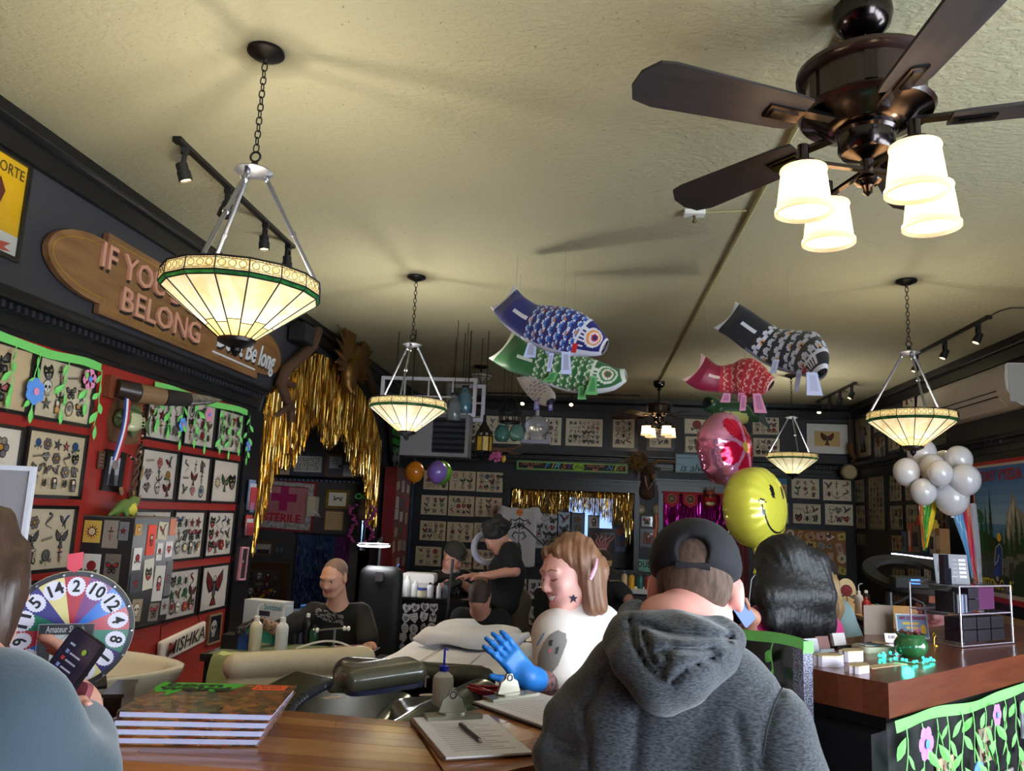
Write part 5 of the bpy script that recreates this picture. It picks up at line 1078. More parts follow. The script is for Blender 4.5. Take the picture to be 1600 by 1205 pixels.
# air conditioner
a,b=PX(1465,612,XR),PX(1607,575,XR);y1_,y0_=a[1],b[1]-.05
t=thing('air_conditioner','white wall air conditioner on the right wall under the crown','air conditioner',(XR,(y0_+y1_)/2,2.73),RZR);Lw=(y1_-y0_)/2;m_ac=M('ac_white',(226,220,212),.35)
prof=[(0,0),(-.10,0),(-.17,.05),(-.22,.14),(-.23,.24),(-.22,.36),(-.20,.38),(0,.38)]
mb=MB();N=len(prof);vs=[(x,y,z) for x in (-Lw,Lw) for y,z in prof];mb.add(vs,[tuple(range(N)),tuple(range(2*N-1,N-1,-1))]+[(i,N+i,N+(i+1)%N,(i+1)%N) for i in range(N)]);mb.build('housing',m_ac,t,50)
mb=MB();mb.bx(-Lw*.9,Lw*.82,-.232,-.222,.145,.152);mb.build('seam',M('ac_seam',(40,40,40),.6),t)
mb=MB();mb.add([(-Lw*.88,-.125,.012),(Lw*.8,-.125,.012),(Lw*.8,-.205,.108),(-Lw*.88,-.205,.108)],[(0,1,2,3)]);mb.build('outlet_slot',M('ac_dark',(28,26,26),.6),t)
mb=MB();mb.box((-.03,-.165,.045),(Lw*1.7,.10,.006),Matrix.Rotation(-.9,3,'X'));mb.build('flap',m_ac,t)
mb=MB();mb.bx(Lw,Lw+.012,-.2,-.02,.03,.36);mb.build('end_cap',M('ac_cap',(206,202,198),.4),t)
# painted banner
a,b=PX(1518,728,XR-.02),PX(1612,711,XR-.02);y1_,y0_=a[1],7.30;zt_,zb_=2.30,.98
t=thing('painted_banner','tall painted mountain banner with red border lettered TONY VYEDA HISTORIC TATTOO','banner',(XR-.02,(y0_+y1_)/2,(zt_+zb_)/2),RZR);w,h=y1_-y0_,zt_-zb_
mb=MB();mb.grid(lambda u,v:(-w/2+w*u,-.004-.004*math.sin(v*9),h/2-h*v),4,12);ba=mb.build('canvas',M('banner_red',(186,30,40),.6),t)
D=Draw();D.rect(-w/2+.03,w/2-.03,-h/2+.05,h/2-.035,(214,210,206));D.rect(-w/2+.055,w/2-.055,-h/2+.09,h/2-.06,(92,150,214));x0,x1,z0,z1=-w/2+.055,w/2-.055,-h/2+.09,h/2-.06
for k in range(6):D.rect(x0,x1,z1-.09*(k+1),z1-.09*k,tuple(int(q) for q in (60+18*k,120+14*k,204+6*k)))
D.fill([(x0,z0),(x1,z0),(x1,-.08),(.1,-.12),(x0,.02)],(58,74,64))
D.fill([(.02,-.12),(.12,.16),(.18,.24),(.24,.36),(.30,.22),(x1,.10),(x1,-.12)],(150,150,148))
for q in ([(.12,.1),(.2,.26),(.17,.05)],[(.2,.2),(.25,.3),(.26,.05)],[(.28,.15),(.3,.2),(.34,-.02)],[(.08,-.05),(.14,.08),(.15,-.08)],[(.22,.0),(.25,.12),(.3,-.06)]):D.fill(q,(206,204,200))
D.fill([(-.05,z0),(.05,z0),(.16,-.1),(.12,-.12)],(120,120,118));rnd=random.Random(3)
for k in range(9):x=x0+.05+k*.085;D.circ(.02+.34*rnd.random(),-.12-.2*rnd.random(),.05,(118,122,122),9)
for k in range(11):
    x=x0+.02+(x1-x0-.04)*k/10;zz0=-.30+.1*rnd.random() if 3<k<8 else-.2;hh=(.55 if k<4 else (.26 if k<8 else .4))*rnd.uniform(.8,1.1);c=(34,66+rnd.randrange(26),46)
    for q in range(5):zq=zz0+hh*q/6;D.fill([(x-.055*(1-q/6),zq),(x+.055*(1-q/6),zq),(x,zq+hh*.34)],c)
D.fill([(.14,z0+.0),(x1,z0),(x1,-.24),(.24,-.3)],(30,58,40))
# blue scooter at the foot of the mountain (the rider is left out)
D.fill([(-.13,-.40),(-.02,-.42),(.02,-.16),(-.03,-.12),(-.10,-.16),(-.14,-.3)],(30,66,160));D.line([(-.14,-.3),(-.10,-.16),(-.03,-.12),(.02,-.16),(.0,-.4)],.012,(190,196,206));D.circ(-.1,-.44,.055,(24,24,28),14);D.circ(-.1,-.44,.028,(170,170,170),12);D.circ(.06,-.45,.045,(24,24,28),12);D.fill([(-.16,-.36),(-.06,-.34),(-.05,-.42),(-.17,-.42)],(36,76,176));D.line([(-.14,-.32),(-.08,-.28),(-.05,-.22)],.012,(200,204,210));D.circ(-.03,-.06,.04,(228,190,50),14)
D.fill([(x0+.0,.24),(x0+.16,.18),(x0+.16,.11),(x0+.0,.17)],(50,110,96));D.line([(x0+.0,.24),(x0+.16,.18),(x0+.16,.11),(x0+.0,.17)],.006,(210,220,214),True);D.fill([(x0+.0,.13),(x0+.18,.15),(x0+.18,.08),(x0+.0,.06)],(50,116,100));D.line([(x0+.04,.24),(x0+.04,-.3)],.012,(110,116,118))
D.build('painting',ba,-.0085)
text('TONY VYEDA',t,.0,h/2-.15,-.0165,.15,(184,30,40),wid=w*.80,bold=.002);text('HISTORIC TATTOO',t,.0,-h/2+.16,-.0165,.13,(226,210,60),wid=w*.84,bold=.003)
text('DIVISION',t,x0+.09,.105,-.0165,.04,(210,226,216),wid=.13,rot=.1);text('POWELL',t,x0+.08,.175,-.0165,.04,(210,226,216),wid=.11,rot=-.36)
# ================================================================ things hung in the room
m_steel=M('heater_grey',(104,104,110),.45,.2);m_louv=M('louvre_steel',(70,72,84),.3,.7)
YH=7.5;a,b=PY(629,655,YH),PY(731,715,YH);top=a[2]+.06
t=thing('unit_heater','grey hanging unit heater with horizontal louvres below the window sashes','heater',((a[0]+b[0])/2,YH,b[2]),0);w=(b[0]-a[0])/2;h=top-b[2];xm=PY(672,690,YH)[0]-(a[0]+b[0])/2
mb=MB();mb.bx(-w,w,0,.2,0,h);mb.build('cabinet',m_steel,t)
for (x0,x1,z0,z1) in ((xm,w,h-.035,h),(xm,w,0,.035),(xm,xm+.025,.035,h-.035),(w-.035,w,.035,h-.035),(-w,xm,0,h)):mb=MB();mb.bx(x0,x1,-.035,0,z0,z1);mb.build('front_trim',m_steel,t)
mb=MB();mb.bx(xm+.02,w-.03,-.012,-.002,.03,h-.03);mb.build('dark_grille',M('heater_dark',(16,16,20),.7),t)
for k in range(6):mb=MB();mb.box(((xm+w)/2,-.028,.06+k*(h-.1)/5.6),(w-xm-.06,.05,.007),Matrix.Rotation(.65,3,'X'));mb.build('louvre',m_louv,t)
for x in (-w+.05,w-.05):mb=MB();mb.cyl((x,.12,h),(x,.12,ZC-b[2]),.006);mb.build('hanger_rod',m_iron,t)
def sash(label,x0,y0,x1,y1,Y,nx,nz,fw,col):
    a,b=PY(x0,y0,Y),PY(x1,y1,Y);t=thing('window_sash',label,'window sash',((a[0]+b[0])/2,Y,b[2]),0,'old sashes hung from the ceiling');w,h=(b[0]-a[0])/2,a[2]-b[2];m=M('sash_paint',(190,186,196),.6)
    for (p,q,r,s) in ((-w,w,h-fw,h),(-w,w,0,fw),(-w,-w+fw,fw,h-fw),(w-fw,w,fw,h-fw)):mb=MB();mb.bx(p,q,-.02,.02,r,s);mb.build('sash_bar',m,t)
    for i in range(1,nx):x=-w+2*w*i/nx;mb=MB();mb.bx(x-.008,x+.008,-.012,.012,fw,h-fw);mb.build('muntin',m,t)
    for j in range(1,nz):z=h*j/nz;mb=MB();mb.bx(-w+fw,w-fw,-.0119,.0119,z-.008,z+.008);mb.build('muntin',m,t)
    for i in range(nx):
        for j in range(nz):mb=MB();mb.quad((-w+2*w*i/nx,0,h*j/nz),(-w+2*w*(i+1)/nx,0,h*j/nz),(-w+2*w*(i+1)/nx,0,h*(j+1)/nz),(-w+2*w*i/nx,0,h*(j+1)/nz));mb.build('pane',Mglass('old_pane',(206,210,214),.07),t)
    for x in (-w*.7,w*.7):mb=MB();mb.cyl((x,0,h),(x,0,ZC-b[2]),.004);mb.build('hanger_wire',m_iron,t)
sash('long white window sash hung from the ceiling above the grey heater',597,588,743,652,7.72,4,2,.035,0)
sash('narrow white window sash hung behind the long one beside the glass ceiling lamp',700,600,757,660,7.95,2,2,.04,0)
# glass vessels on wires
def vessel(name,label,x,y,Y,prof,col,wire=True,cat='jar',extra=None):
    p=PY(x,y,Y);t=thing(name,label,cat,p,0);mb=MB();mb.lathe(prof,16);mb.build('glass_body',M('vglass_%d%d%d'%col,col,.08,trans=.55),t)
    zt=max(q[1] for q in prof);mb=MB();mb.cyl((0,0,zt-.005),(0,0,ZC-p[2]),.003,.003,6);mb.build('wire',m_iron,t);mb=MB();mb.lathe([(0,zt),(.03,zt),(.032,zt-.02)],12);mb.build('cap',m_iron,t);return t
bot=[(0,0),(.06,0),(.068,.02),(.068,.15),(.05,.19),(.028,.22),(.028,.26)]
jar=[(0,0),(.06,0),(.085,.03),(.09,.10),(.07,.16),(.05,.175),(.05,.19)]
vessel('glass_bottle','blue glass bottle with fairy lights hanging by the sashes',725,645,7.3,bot,(86,130,150),cat='bottle');vessel('glass_bottle','grey glass jug hanging left of the blue bottle',708,657,7.2,bot,(120,128,134),cat='bottle')
vessel('glass_jar','green glass jar with a dark lid hanging before the upper flash',784,690,9.0,jar,(96,150,140));vessel('glass_jar','pale green glass jar hanging left of the crystal skull',807,688,9.2,jar,(130,180,166))
p=PY(754,725,7.6);t=thing('moroccan_lantern','dark metal lantern with amber panes hanging left of the FIRST sign','lantern',p,0)
prof=[(.0,0),(.012,.03),(.05,.07),(.085,.12),(.085,.27),(.06,.32),(.03,.38),(.014,.42),(.014,.48)]
mb=MB()
for i in range(8):a=i*PI/4;mb.tube([(r*math.cos(a),r*math.sin(a),z) for r,z in prof[1:7]],.006,5)
for r,z in ((.088,.12),(.088,.27),(.05,.07),(.06,.32)):mb.tube([(r*math.cos(i*PI/4),r*math.sin(i*PI/4),z) for i in range(8)],.006,5,True)
mb.lathe([(.062,.315),(.03,.38),(.016,.42),(.016,.48),(0,.49)],12);mb.lathe([(.05,.07),(.012,.03),(0,0)],12);mb.build('cage',m_iron,t);mb=MB();mb.cyl((0,0,.48),(0,0,ZC-p[2]),.004);mb.build('chain',m_iron,t)
for i in range(8):a0,a1=i*PI/4,(i+1)*PI/4;mb=MB();mb.quad((.083*math.cos(a0),.083*math.sin(a0),.125),(.083*math.cos(a1),.083*math.sin(a1),.125),(.083*math.cos(a1),.083*math.sin(a1),.265),(.083*math.cos(a0),.083*math.sin(a0),.265));mb.build('amber_pane',M('amber_pane',(170,132,40),.2),t)
p=PY(838,692,9.4);t=thing('crystal_skull','large clear crystal skull ornament hanging before the upper flash','skull',p,0)
s=Soft();s.ell((0,0,.2),(.15,.15,.13),0,.03);s.box((0,-.05,.06),(.16,.14,.1),.03,0,.04);s.cut((-.055,-.15,.15),(.04,.06,.035),.02);s.cut((.055,-.15,.15),(.04,.06,.035),.02)
s.build('cranium',M('crystal',(200,200,206),.12,trans=.6),t,.016);mb=MB();mb.bx(-.17,.17,-.14,.08,-.02,.02);mb.bx(-.17,-.13,-.14,.08,.02,.10);mb.bx(.13,.17,-.14,.08,.02,.10);mb.build('jaw_stand',M('lilac_resin',(150,146,166),.4),t);mb=MB();mb.cyl((0,0,.3),(0,0,ZC-p[2]),.004);mb.lathe([(.02,.32),(.024,.36),(.02,.42)],10);mb.build('wire',M('white_wire',(190,190,190),.5),t)
p=PY(797,660,8.8);t=thing('dark_birdcage','black wire cage with dark cloth hanging above the jars','cage',p,0);mb=MB()
for i in range(10):a=2*PI*i/10;mb.tube([(.12*math.cos(a),.12*math.sin(a),0),(.13*math.cos(a),.13*math.sin(a),.12),(.07*math.cos(a),.07*math.sin(a),.24),(0,0,.3)],.007,5)
mb.tube([(.12*math.cos(i*PI/6),.12*math.sin(i*PI/6),0) for i in range(12)],.012,5,True);mb.tube([(.13*math.cos(i*PI/6),.13*math.sin(i*PI/6),.12) for i in range(12)],.007,5,True);mb.build('cage_wire',m_blk,t);mb=MB();mb.cyl((0,0,.3),(0,0,ZC-p[2]),.004);mb.build('chain',m_iron,t)
p=PY(790,712,9.0);t=thing('hanging_driftwood','driftwood twig hanging with pink flowers and a yellow ornament','branch',p,0);mb=MB();mb.tube([(-.2,0,.08),(-.05,0,.06),(.08,0,.08),(.2,0,.14)],[.015,.03,.025,.008],8);mb.tube([(.0,0,.06),(.1,-.03,.02),(.19,0,.03)],[.02,.014,.006],6);mb.build('twig',m_brn,t)
mb=MB();rnd=random.Random(3);[mb.ell((-.12+rnd.uniform(-.06,.06),rnd.uniform(-.03,.03),-.02+rnd.uniform(-.05,.05)),(.022,.02,.02),6,4) for i in range(22)];o=mb.build('pink_blossoms',M('blossom_pink',(190,90,140),.8),t);mb=MB();mb.ell((-.02,0,-.04),(.025,.025,.04));mb.build('yellow_ornament',M('ornament_yellow',(210,170,50),.5),t);mb=MB();mb.cyl((0,0,.08),(0,0,ZC-p[2]),.002);mb.build('string',m_iron,t)
# pennant and shelving bits on the far end of the left wall
p=PX(618,655,XL+.03);t=thing('pennant','black and lime green felt pennant hanging point down beside the heater','pennant',(XL+.05,p[1],p[2]),RZL)
mb=MB();mb.prism([(-.55,.0),(.50,.0),(.0,-.92)],-.012,-.002);mb.build('felt',M('felt_black2',(16,16,18),.9),t);
for k in range(6):wz=.62*(1-k*.13);text(('VANCOUVER','FLYERS','HARBOR','GAMES','LIGHT','UP')[k],t,0,-.08-.12*k,-.0135,.11,(60,176,40),wid=wz*.9,bold=.004)
t=thing('red_locker','red sticker covered locker door at the far end of the left wall','locker',(XL+.045,10.70,.95),RZL)
mb=MB();mb.bx(-.42,.42,-.16,0,-.95,1.2);mb.build('body',M('locker_red',(124,22,30),.45),t);rnd=random.Random(12)
for j in range(8):
    for i in range(3):mb=MB();x=-.3+.28*i+rnd.uniform(-.04,.04);z=.95-.2*j+rnd.uniform(-.03,.03);mb.box((x,-.1615,z),(rnd.uniform(.1,.2),.003,rnd.uniform(.1,.17)),Matrix.Rotation(rnd.uniform(-.2,.2),3,'Y'));mb.build('sticker',ink(rnd.choice([(200,196,190),(150,150,156),(190,170,140),(90,90,100),(176,60,60),(60,80,120)])),t)
t=thing('blue_door','dark door with a slate blue frame at the far left corner','door',(XL+.02,11.55,0),RZL);mb=MB();mb.bx(-.34,.34,-.03,0,0,2.0);mb.build('leaf',M('door_black',(14,14,18),.4),t)
for (x0,x1,z0,z1) in ((-.40,-.34,0,2.06),(.34,.40,0,2.06),(-.34,.34,2.0,2.06)):mb=MB();mb.bx(x0,x1,-.05,0,z0,z1);mb.build('door_frame',M('slate_blue_trim',(52,66,92),.4),t)
p=PX(632,790,XL+.12);t=thing('carved_snake','cream coiled carved snake hanging in front of the dark door','carving',p,RZL)
mb=MB();mb.tube([(.08*math.cos(i*.55)*(1-.2*(i/30)),-.02*(i%3),.22-i*.013+.05*math.sin(i*.55)) for i in range(30)],[.02+.012*math.sin(i/29*PI) for i in range(30)],8);mb.build('coil',M('snake_cream',(186,166,130),.6),t)
t=thing('desk_fan','small grey fan on the far end of the left wall','fan',PX(614,716,XL+.1),RZL);mb=MB();mb.tube([(.13*math.cos(i*PI/9),-.05,.13*math.sin(i*PI/9)) for i in range(18)],.01,6,True);mb.lathe([(0,.08),(.04,.07),(.04,0)],12,(0,0,0),'y');mb.build('cage',M('fan_grey',(120,120,126),.4),t)
for k in range(4):mb=MB();mb.box((.06*math.cos(k*PI/2),-.04,.06*math.sin(k*PI/2)),(.09,.004,.05),Matrix.Rotation(-k*PI/2,3,'Y'));mb.build('blade',M('fan_blade_grey',(90,90,96),.4),t)
# party balloons
def balloon(label,x,y,Y,r,col,group,sx=1.):
    p=PY(x,y,Y);t=thing('balloon',label,'balloon',p,0,group);mb=MB();R=r*Y/FPX*.95
    mb.lathe([(0,R*1.08)]+[(R*math.sin(a)*sx,R*(1.08 if math.cos(a)>0 else 1.16)*math.cos(a)) for a in [PI*i/12 for i in range(1,12)]]+[(R*.08,-R*1.17),(R*.12,-R*1.26),(0,-R*1.2)],24);mb.build('latex_skin',M('latex_%d%d%d'%col,col,.22,coat=.5,spec=.6),t,80)
    if Y>9:mb=MB();mb.cyl((0,0,R*1.07),(0,0,ZC-p[2]),.0015,.0015,4);mb.build('string',M('nylon_line',(150,150,150),.4),t)
    return t
balloon('orange round balloon below the grey heater',648,737,9.5,16,(222,130,30),'round balloons under the heater');balloon('lilac round balloon right of the orange one',683,737,9.4,17,(150,118,206),'round balloons under the heater');balloon('green balloon peeking out behind the lilac one',690,738,9.75,17.5,(108,172,52),'round balloons under the heater')
wb=[(1440.6,708,21.5,6.35,'topmost, under the lamp finial'),(1416.7,737,20,6.2,'leftmost'),(1457,731,20,6.2,'in the middle, behind'),(1469,739,18.5,6.0,'in the middle, in front'),(1498,718,20,6.2,'upper right'),(1508,749,22.5,6.0,'rightmost and brightest'),(1443,768,19,6.1,'lower left'),(1487,777,25,6.1,'largest, at the bottom'),(1466,757,19,6.35,'hidden at the back'),(1475,722,17,6.45,'small, at the back')]
for x,y,r,Y,w_ in wb:balloon('white balloon of the cluster, %s'%w_,x,y,Y,r,(222,220,226),'white balloon cluster')
def streamers(label,x,y,Y,strips,seed):
    p=PY(x,y,Y);t=thing('streamer_bundle',label,'streamers',p,0);rnd=random.Random(seed)
    for (c,x0,x1,xe,ln) in strips:
        mb=MB();k=Y/FPX;f=rnd.uniform(4,8)
        mb.grid(lambda u,v:(k*((x0+(x1-x0)*v)*(1-u)+(xe+(v-.5)*3)*u),.01*math.sin(v*9+u*f),-k*ln*u),10,5);mb.build('ribbon',M('satin_%d%d%d'%c,c,.35,sheen=.3),t)
    return t
streamers('orange green and yellow streamers hanging from the white balloons',1450,783,6.2,(((226,128,50),-13,-7,-9,70),((96,190,60),-8,2,-8,72),((60,160,70),-3,5,-6,58),((236,214,40),1,14,-5,68),((240,220,60),5,13,-3,60)),1)
streamers('blue magenta orange and silver streamers beside the painted banner',1503,786,6.3,(((110,170,220),-18,-4,10,100),((130,190,230),-12,-2,14,130),((206,30,110),-4,8,14,110),((230,120,50),2,11,16,190),((170,170,180),8,20,24,200)),2)
# foil balloons
def lens(name,label,x,y,Y,R,T,axis,colf,mats,tail=True,lobes=0,cat='foil balloon',strx=0,stry=1000):
    p=PY(x,y,Y);t=thing(name,label,cat,p,0);A=Vector(axis).normalized();U=Vector((0,0,1));U=(U-A*U.dot(A)).normalized();S=U.cross(A);NR,NA=26,96;mb=MB();vs=[];fs=[]
    def pt(side,i,j):
        ro=i/NR;ph=2*PI*j/NA;rr=R*(1+(.04*math.cos(lobes*ph) if lobes else 0))*math.sin(ro*PI/2)**.9;th=T*math.cos(ro*PI/2)**.8+.010*ro**5*(1-ro)*40*math.sin(ph*22)*R
        th+=.02*R*ro**3*math.sin(ph*11+1)*(1 if ro<.98 else 0);return A*side*th+U*rr*math.cos(ph)+S*rr*math.sin(ph)
    for side in (1,-1):
        b=len(mb.v);mb.v+=[tuple(pt(side,i,j)) for i in range(NR+1) for j in range(NA)]
        for i in range(NR):
            for j in range(NA):
                q=(b+i*NA+j,b+(i+1)*NA+j,b+(i+1)*NA+(j+1)%NA,b+i*NA+(j+1)%NA);mb.f.append(q if side>0 else q[::-1]);mb.fm.append(colf(side,math.sin((i+.5)/NR*PI/2)**.9,2*PI*(j+.5)/NA))
    mb.build('foil_skin',mats,t,60)
    if tail:
        mb=MB();z=-U*R;mb.tube([z+U*.02,z-U*.05,z-U*.09-S*.01,z-U*.13-S*.03],[.03,.014,.012,.016],8);mb.build('tail_neck',mats[0],t)
        q=PY(strx,stry,Y)-p;mb=MB();mb.tube([z-U*.11,Vector((q[0]*.5,0,q[2]*.5-.1)),Vector((q[0],0,q[2]))],.0025,5);mb.build('ribbon_string',M('white_ribbon',(220,220,224),.4),t)
    return t
m_pf=M('pink_foil',(226,130,168),.14,.75);m_rf=M('red_foil',(206,24,60),.16,.7);m_of=M('ochre_foil',(170,140,60),.25,.6);m_lf=M('pale_pink_foil',(232,150,186),.16,.75)
def pinkf(side,ro,ph):
    if side<0:return 0
    if ro<.15:return 2
    a=(ph*5/(2*PI))%1;d=abs(a-.5)*2;wv=.9*math.sin(min(1,max(0,(ro-.12)/.82))*PI)**.6
    return 1 if d<wv*.92 and ro<.93 else 3
lens('flower_balloon','pink foil balloon with red petals and a gold centre',1133,703,4.78,.217,.132,(.80,-.60,.10),pinkf,[m_pf,m_rf,m_of,m_lf],True,5,'balloon',1141,960)
m_yf=M('lime_yellow_foil',(214,208,74),.24,.2,coat=.4);m_bf=M('black_print_foil',(20,20,20),.3)
def yelf(side,ro,ph):
    if side<0:return 0
    x,z=ro*math.sin(ph),ro*math.cos(ph)
    if abs(math.hypot(x,z-.05)-.66)<.028 and z<.06:return 1
    for e in (-1,1):
        if ((x-e*.26)/.085)**2+((z-.36)/.17)**2<1:return 1
        if abs(math.hypot(x-e*.66,z-.10)-.07)<.022 and z>.09:return 1
    return 0
lens('smiley_balloon','yellow foil balloon printed with a black smiling face',1180,793,4.35,.215,.14,(.78,-.62,.05),yelf,[m_yf,m_bf],True,0,'balloon',1168,960)
# ================================================================ koi windsocks
def koi(label,spine,halfs,pal,up,scales=(7,7),headat=.72,tailat=.30,fins=(),group='koi windsocks',flat=.55,mouth=True,eye=True):
    P=[PY(x,y,Y) for x,y,Y in spine];n=len(P);t=thing('koi_windsock',label,'windsock',P[n//2],0,group);o0=Vector(P[n//2])
    P=[Vector(p) for p in P];Yv=[s[2] for s in spine];hs=[h*y/FPX for h,y in zip(halfs,Yv)]
    def cat(A,u):
        f=u*(len(A)-1);i=min(int(f),len(A)-2);f -= i;a=A[max(i-1,0)];b=A[i];c=A[i+1];d=A[min(i+2,len(A)-1)]
        return b*1.0+(c-a)*.5*f+(a*2-b*5+c*4-d)*.5*f*f+(b*3-a-c*3+d)*.5*f*f*f
    NU,NV=150,60;mb=MB();vs=[]
    upv=Vector(up)
    for i in range(NU+1):
        u=i/NU;c=cat(P,u);d=(cat(P,min(1,u+.01))-cat(P,max(0,u-.01))).normalized();U=(upv-d*upv.dot(d)).normalized();S=d.cross(U);h=cat(hs,u);fl=flat if u>.12 else flat*(.35+.65*u/.12)
        for j in range(NV):
            a=2*PI*j/NV;vs.append(c-o0+U*h*math.cos(a)+S*h*fl*math.sin(a)+d*(.0 if u>.06 else (-.05*abs(math.cos(a))**2*(1-u/.06))))
    base=len(mb.v);mb.v+=[tuple(v) for v in vs]
    main,dark,wht,acc,red,bel=range(6)
    for i in range(NU):
        for j in range(NV):
            mb.f.append((base+i*NV+j,base+(i+1)*NV+j,base+(i+1)*NV+(j+1)%NV,base+i*NV+(j+1)%NV));u=(i+.5)/NU;a=2*PI*(j+.5)/NV;aa=min(a,2*PI-a)/PI  # 0 top .. 1 belly
            if u<.035:m=wht
            elif u<tailat:m=dark if not (.45<aa<.53 and u>tailat*.55) else wht
            elif u>.955:m=wht
            elif u>headat:
                m=dark
                if aa>.78:m=bel
                q=math.hypot((u-headat-.13)/.045,(aa-.42)/.13)
                if eye and q<1.9:m=wht if q>1.5 else (acc if q>1.1 else (wht if q>.75 else (red if q>.5 else 1)))
                elif u<headat+.02:m=wht
                elif u<headat+.075 and .3<aa<.75 and int(aa*34)%2:m=wht
                if u<headat+.04 and .66<aa<.86:m=red
            else:
                K=scales[0];v=(u-tailat)/(headat-tailat)*K;r=int(v);w=a/(2*PI)*scales[1]*2+(.5 if r%2 else 0);fv=v-r;fw=w-int(w);rr=math.hypot((fv-1.0)*.92,(fw-.5)*1.15)
                if aa>.86:m=bel
                elif .46<rr<.58:m=wht
                elif rr<.2:m=dark
                elif rr<.32 and (r+int(w))%3==0:m=acc
                elif rr<.46:m=main
                else:m=dark
                if pal.get('ring') and rr>=.58:m=main
            mb.fm.append(m)
    mats=[M('koi_%d%d%d'%c,c,.45,sheen=.2) for c in (pal['main'],pal['dark'],pal['white'],pal['acc'],pal['red'],pal['belly'])]
    mb.build('body',mats,t,60)
    for (x,y,Y,w0,w1,h,sk) in fins:
        c=Vector(PY(x,y,Y))-o0;k=Y/FPX;mb=MB()
        P4=[(-w0*k/2,0),(w0*k/2,0),(w1*k/2+sk*k,-h*k),(-w1*k/2+sk*k,-h*k)];mb.prism(P4,-.006,.006);f=mb.build('fin',M('koifin_%d%d%d'%pal['fin'],pal['fin'],.6),t,0);f.location=c
        D=Draw();D.fill([(q[0]*.55+sk*k*.25,q[1]*.7-h*k*.12) for q in P4],pal.get('fin2',(150,150,176)));D.build('fin_panel',f,-.0065)
    top=max(P,key=lambda q:q.z)-o0
    for q in (P[1],P[int(n*.6)]):
        v=q-o0;mb=MB();mb.cyl(v,(v.x,v.y,ZC-o0.z),.0012,.0012,4);mb.build('string',M('nylon_line',(150,150,150),.4),t)
    return t
WHT=(214,214,226)
koi('blue koi windsock with orange rimmed eye, nearest above the green one',[(790,470,5.35),(805,487,5.3),(828,503,5.25),(852,510,5.2),(880,517,5.15),(908,527,5.1),(932,538,5.05),(946,543,5.02)],[26,28,31,36,39,34,22,13],dict(main=(52,116,206),dark=(22,30,110),white=WHT,acc=(226,140,60),red=(200,24,40),belly=(200,206,226),fin=(176,186,222)),(.45,0,.9),fins=((832,536,5.2,14,20,24,-4),(858,532,5.18,14,22,22,6),(862,552,5.12,8,6,30,-4),(884,550,5.08,13,17,36,2)))
koi('green koi windsock with pale leaf-shaped fins below the blue one',[(790,542,5.75),(808,557,5.72),(832,566,5.7),(862,574,5.68),(895,583,5.65),(925,589,5.6),(955,592,5.55),(978,586,5.5)],[32,27,25,29,31,28,20,10],dict(main=(104,150,92),dark=(46,104,58),white=(214,220,206),acc=(70,128,70),red=(150,70,60),belly=(206,208,216),fin=(96,164,92),fin2=(60,130,70)),(.1,0,1),fins=((868,582,5.6,10,20,16,-12),(908,603,5.55,8,14,22,2),(928,588,5.5,9,20,30,-4)))
koi('purple and white koi windsock hanging tail up behind the green one',[(822,588,6.9),(828,598,6.85),(838,608,6.75),(848,617,6.6),(856,624,6.45),(860,628,6.3)],[15,15,17,17,14,8],dict(main=(120,96,160),dark=(196,190,206),white=(206,204,214),acc=(90,70,130),red=(110,80,140),belly=(190,186,196),fin=(104,90,160)),(.8,0,.6),scales=(5,6),fins=((839,625,6.5,8,9,16,0),(860,622,6.4,7,6,20,1)),eye=False)
koi('red koi windsock with pink paper fins',[(1088,578,6.4),(1102,587,6.4),(1122,592,6.4),(1145,592,6.38),(1165,591,6.33),(1184,596,6.28),(1199,600,6.22),(1205,603,6.2)],[26,25,21,24,32,26,16,9],dict(main=(196,44,56),dark=(146,22,62),white=(224,186,180),acc=(226,110,70),red=(206,40,50),belly=(206,90,110),fin=(206,130,164),fin2=(176,100,140),ring=1),(.1,0,1),headat=.93,eye=False,fins=((1136,615,6.3,11,15,14,-3),(1158,614,6.28,9,14,14,2),(1162,618,6.26,9,9,24,-2),(1182,615,6.2,12,19,30,6)))
koi('black and white koi windsock curving down at its head',[(1140,497,5.7),(1158,508,5.65),(1180,524,5.6),(1206,540,5.55),(1232,548,5.45),(1256,552,5.35),(1274,566,5.2),(1282,586,5.1)],[27,27,28,30,34,36,27,14],dict(main=(186,192,214),dark=(26,28,40),white=(206,208,220),acc=(226,150,70),red=(200,40,50),belly=(150,156,180),fin=(166,168,196)),(.3,.1,1),scales=(6,6),headat=.86,eye=False,fins=((1213,562,5.4,9,10,22,-6),(1232,560,5.38,14,16,18,4),(1249,580,5.25,8,5,32,-5),(1268,582,5.1,16,24,36,4)))
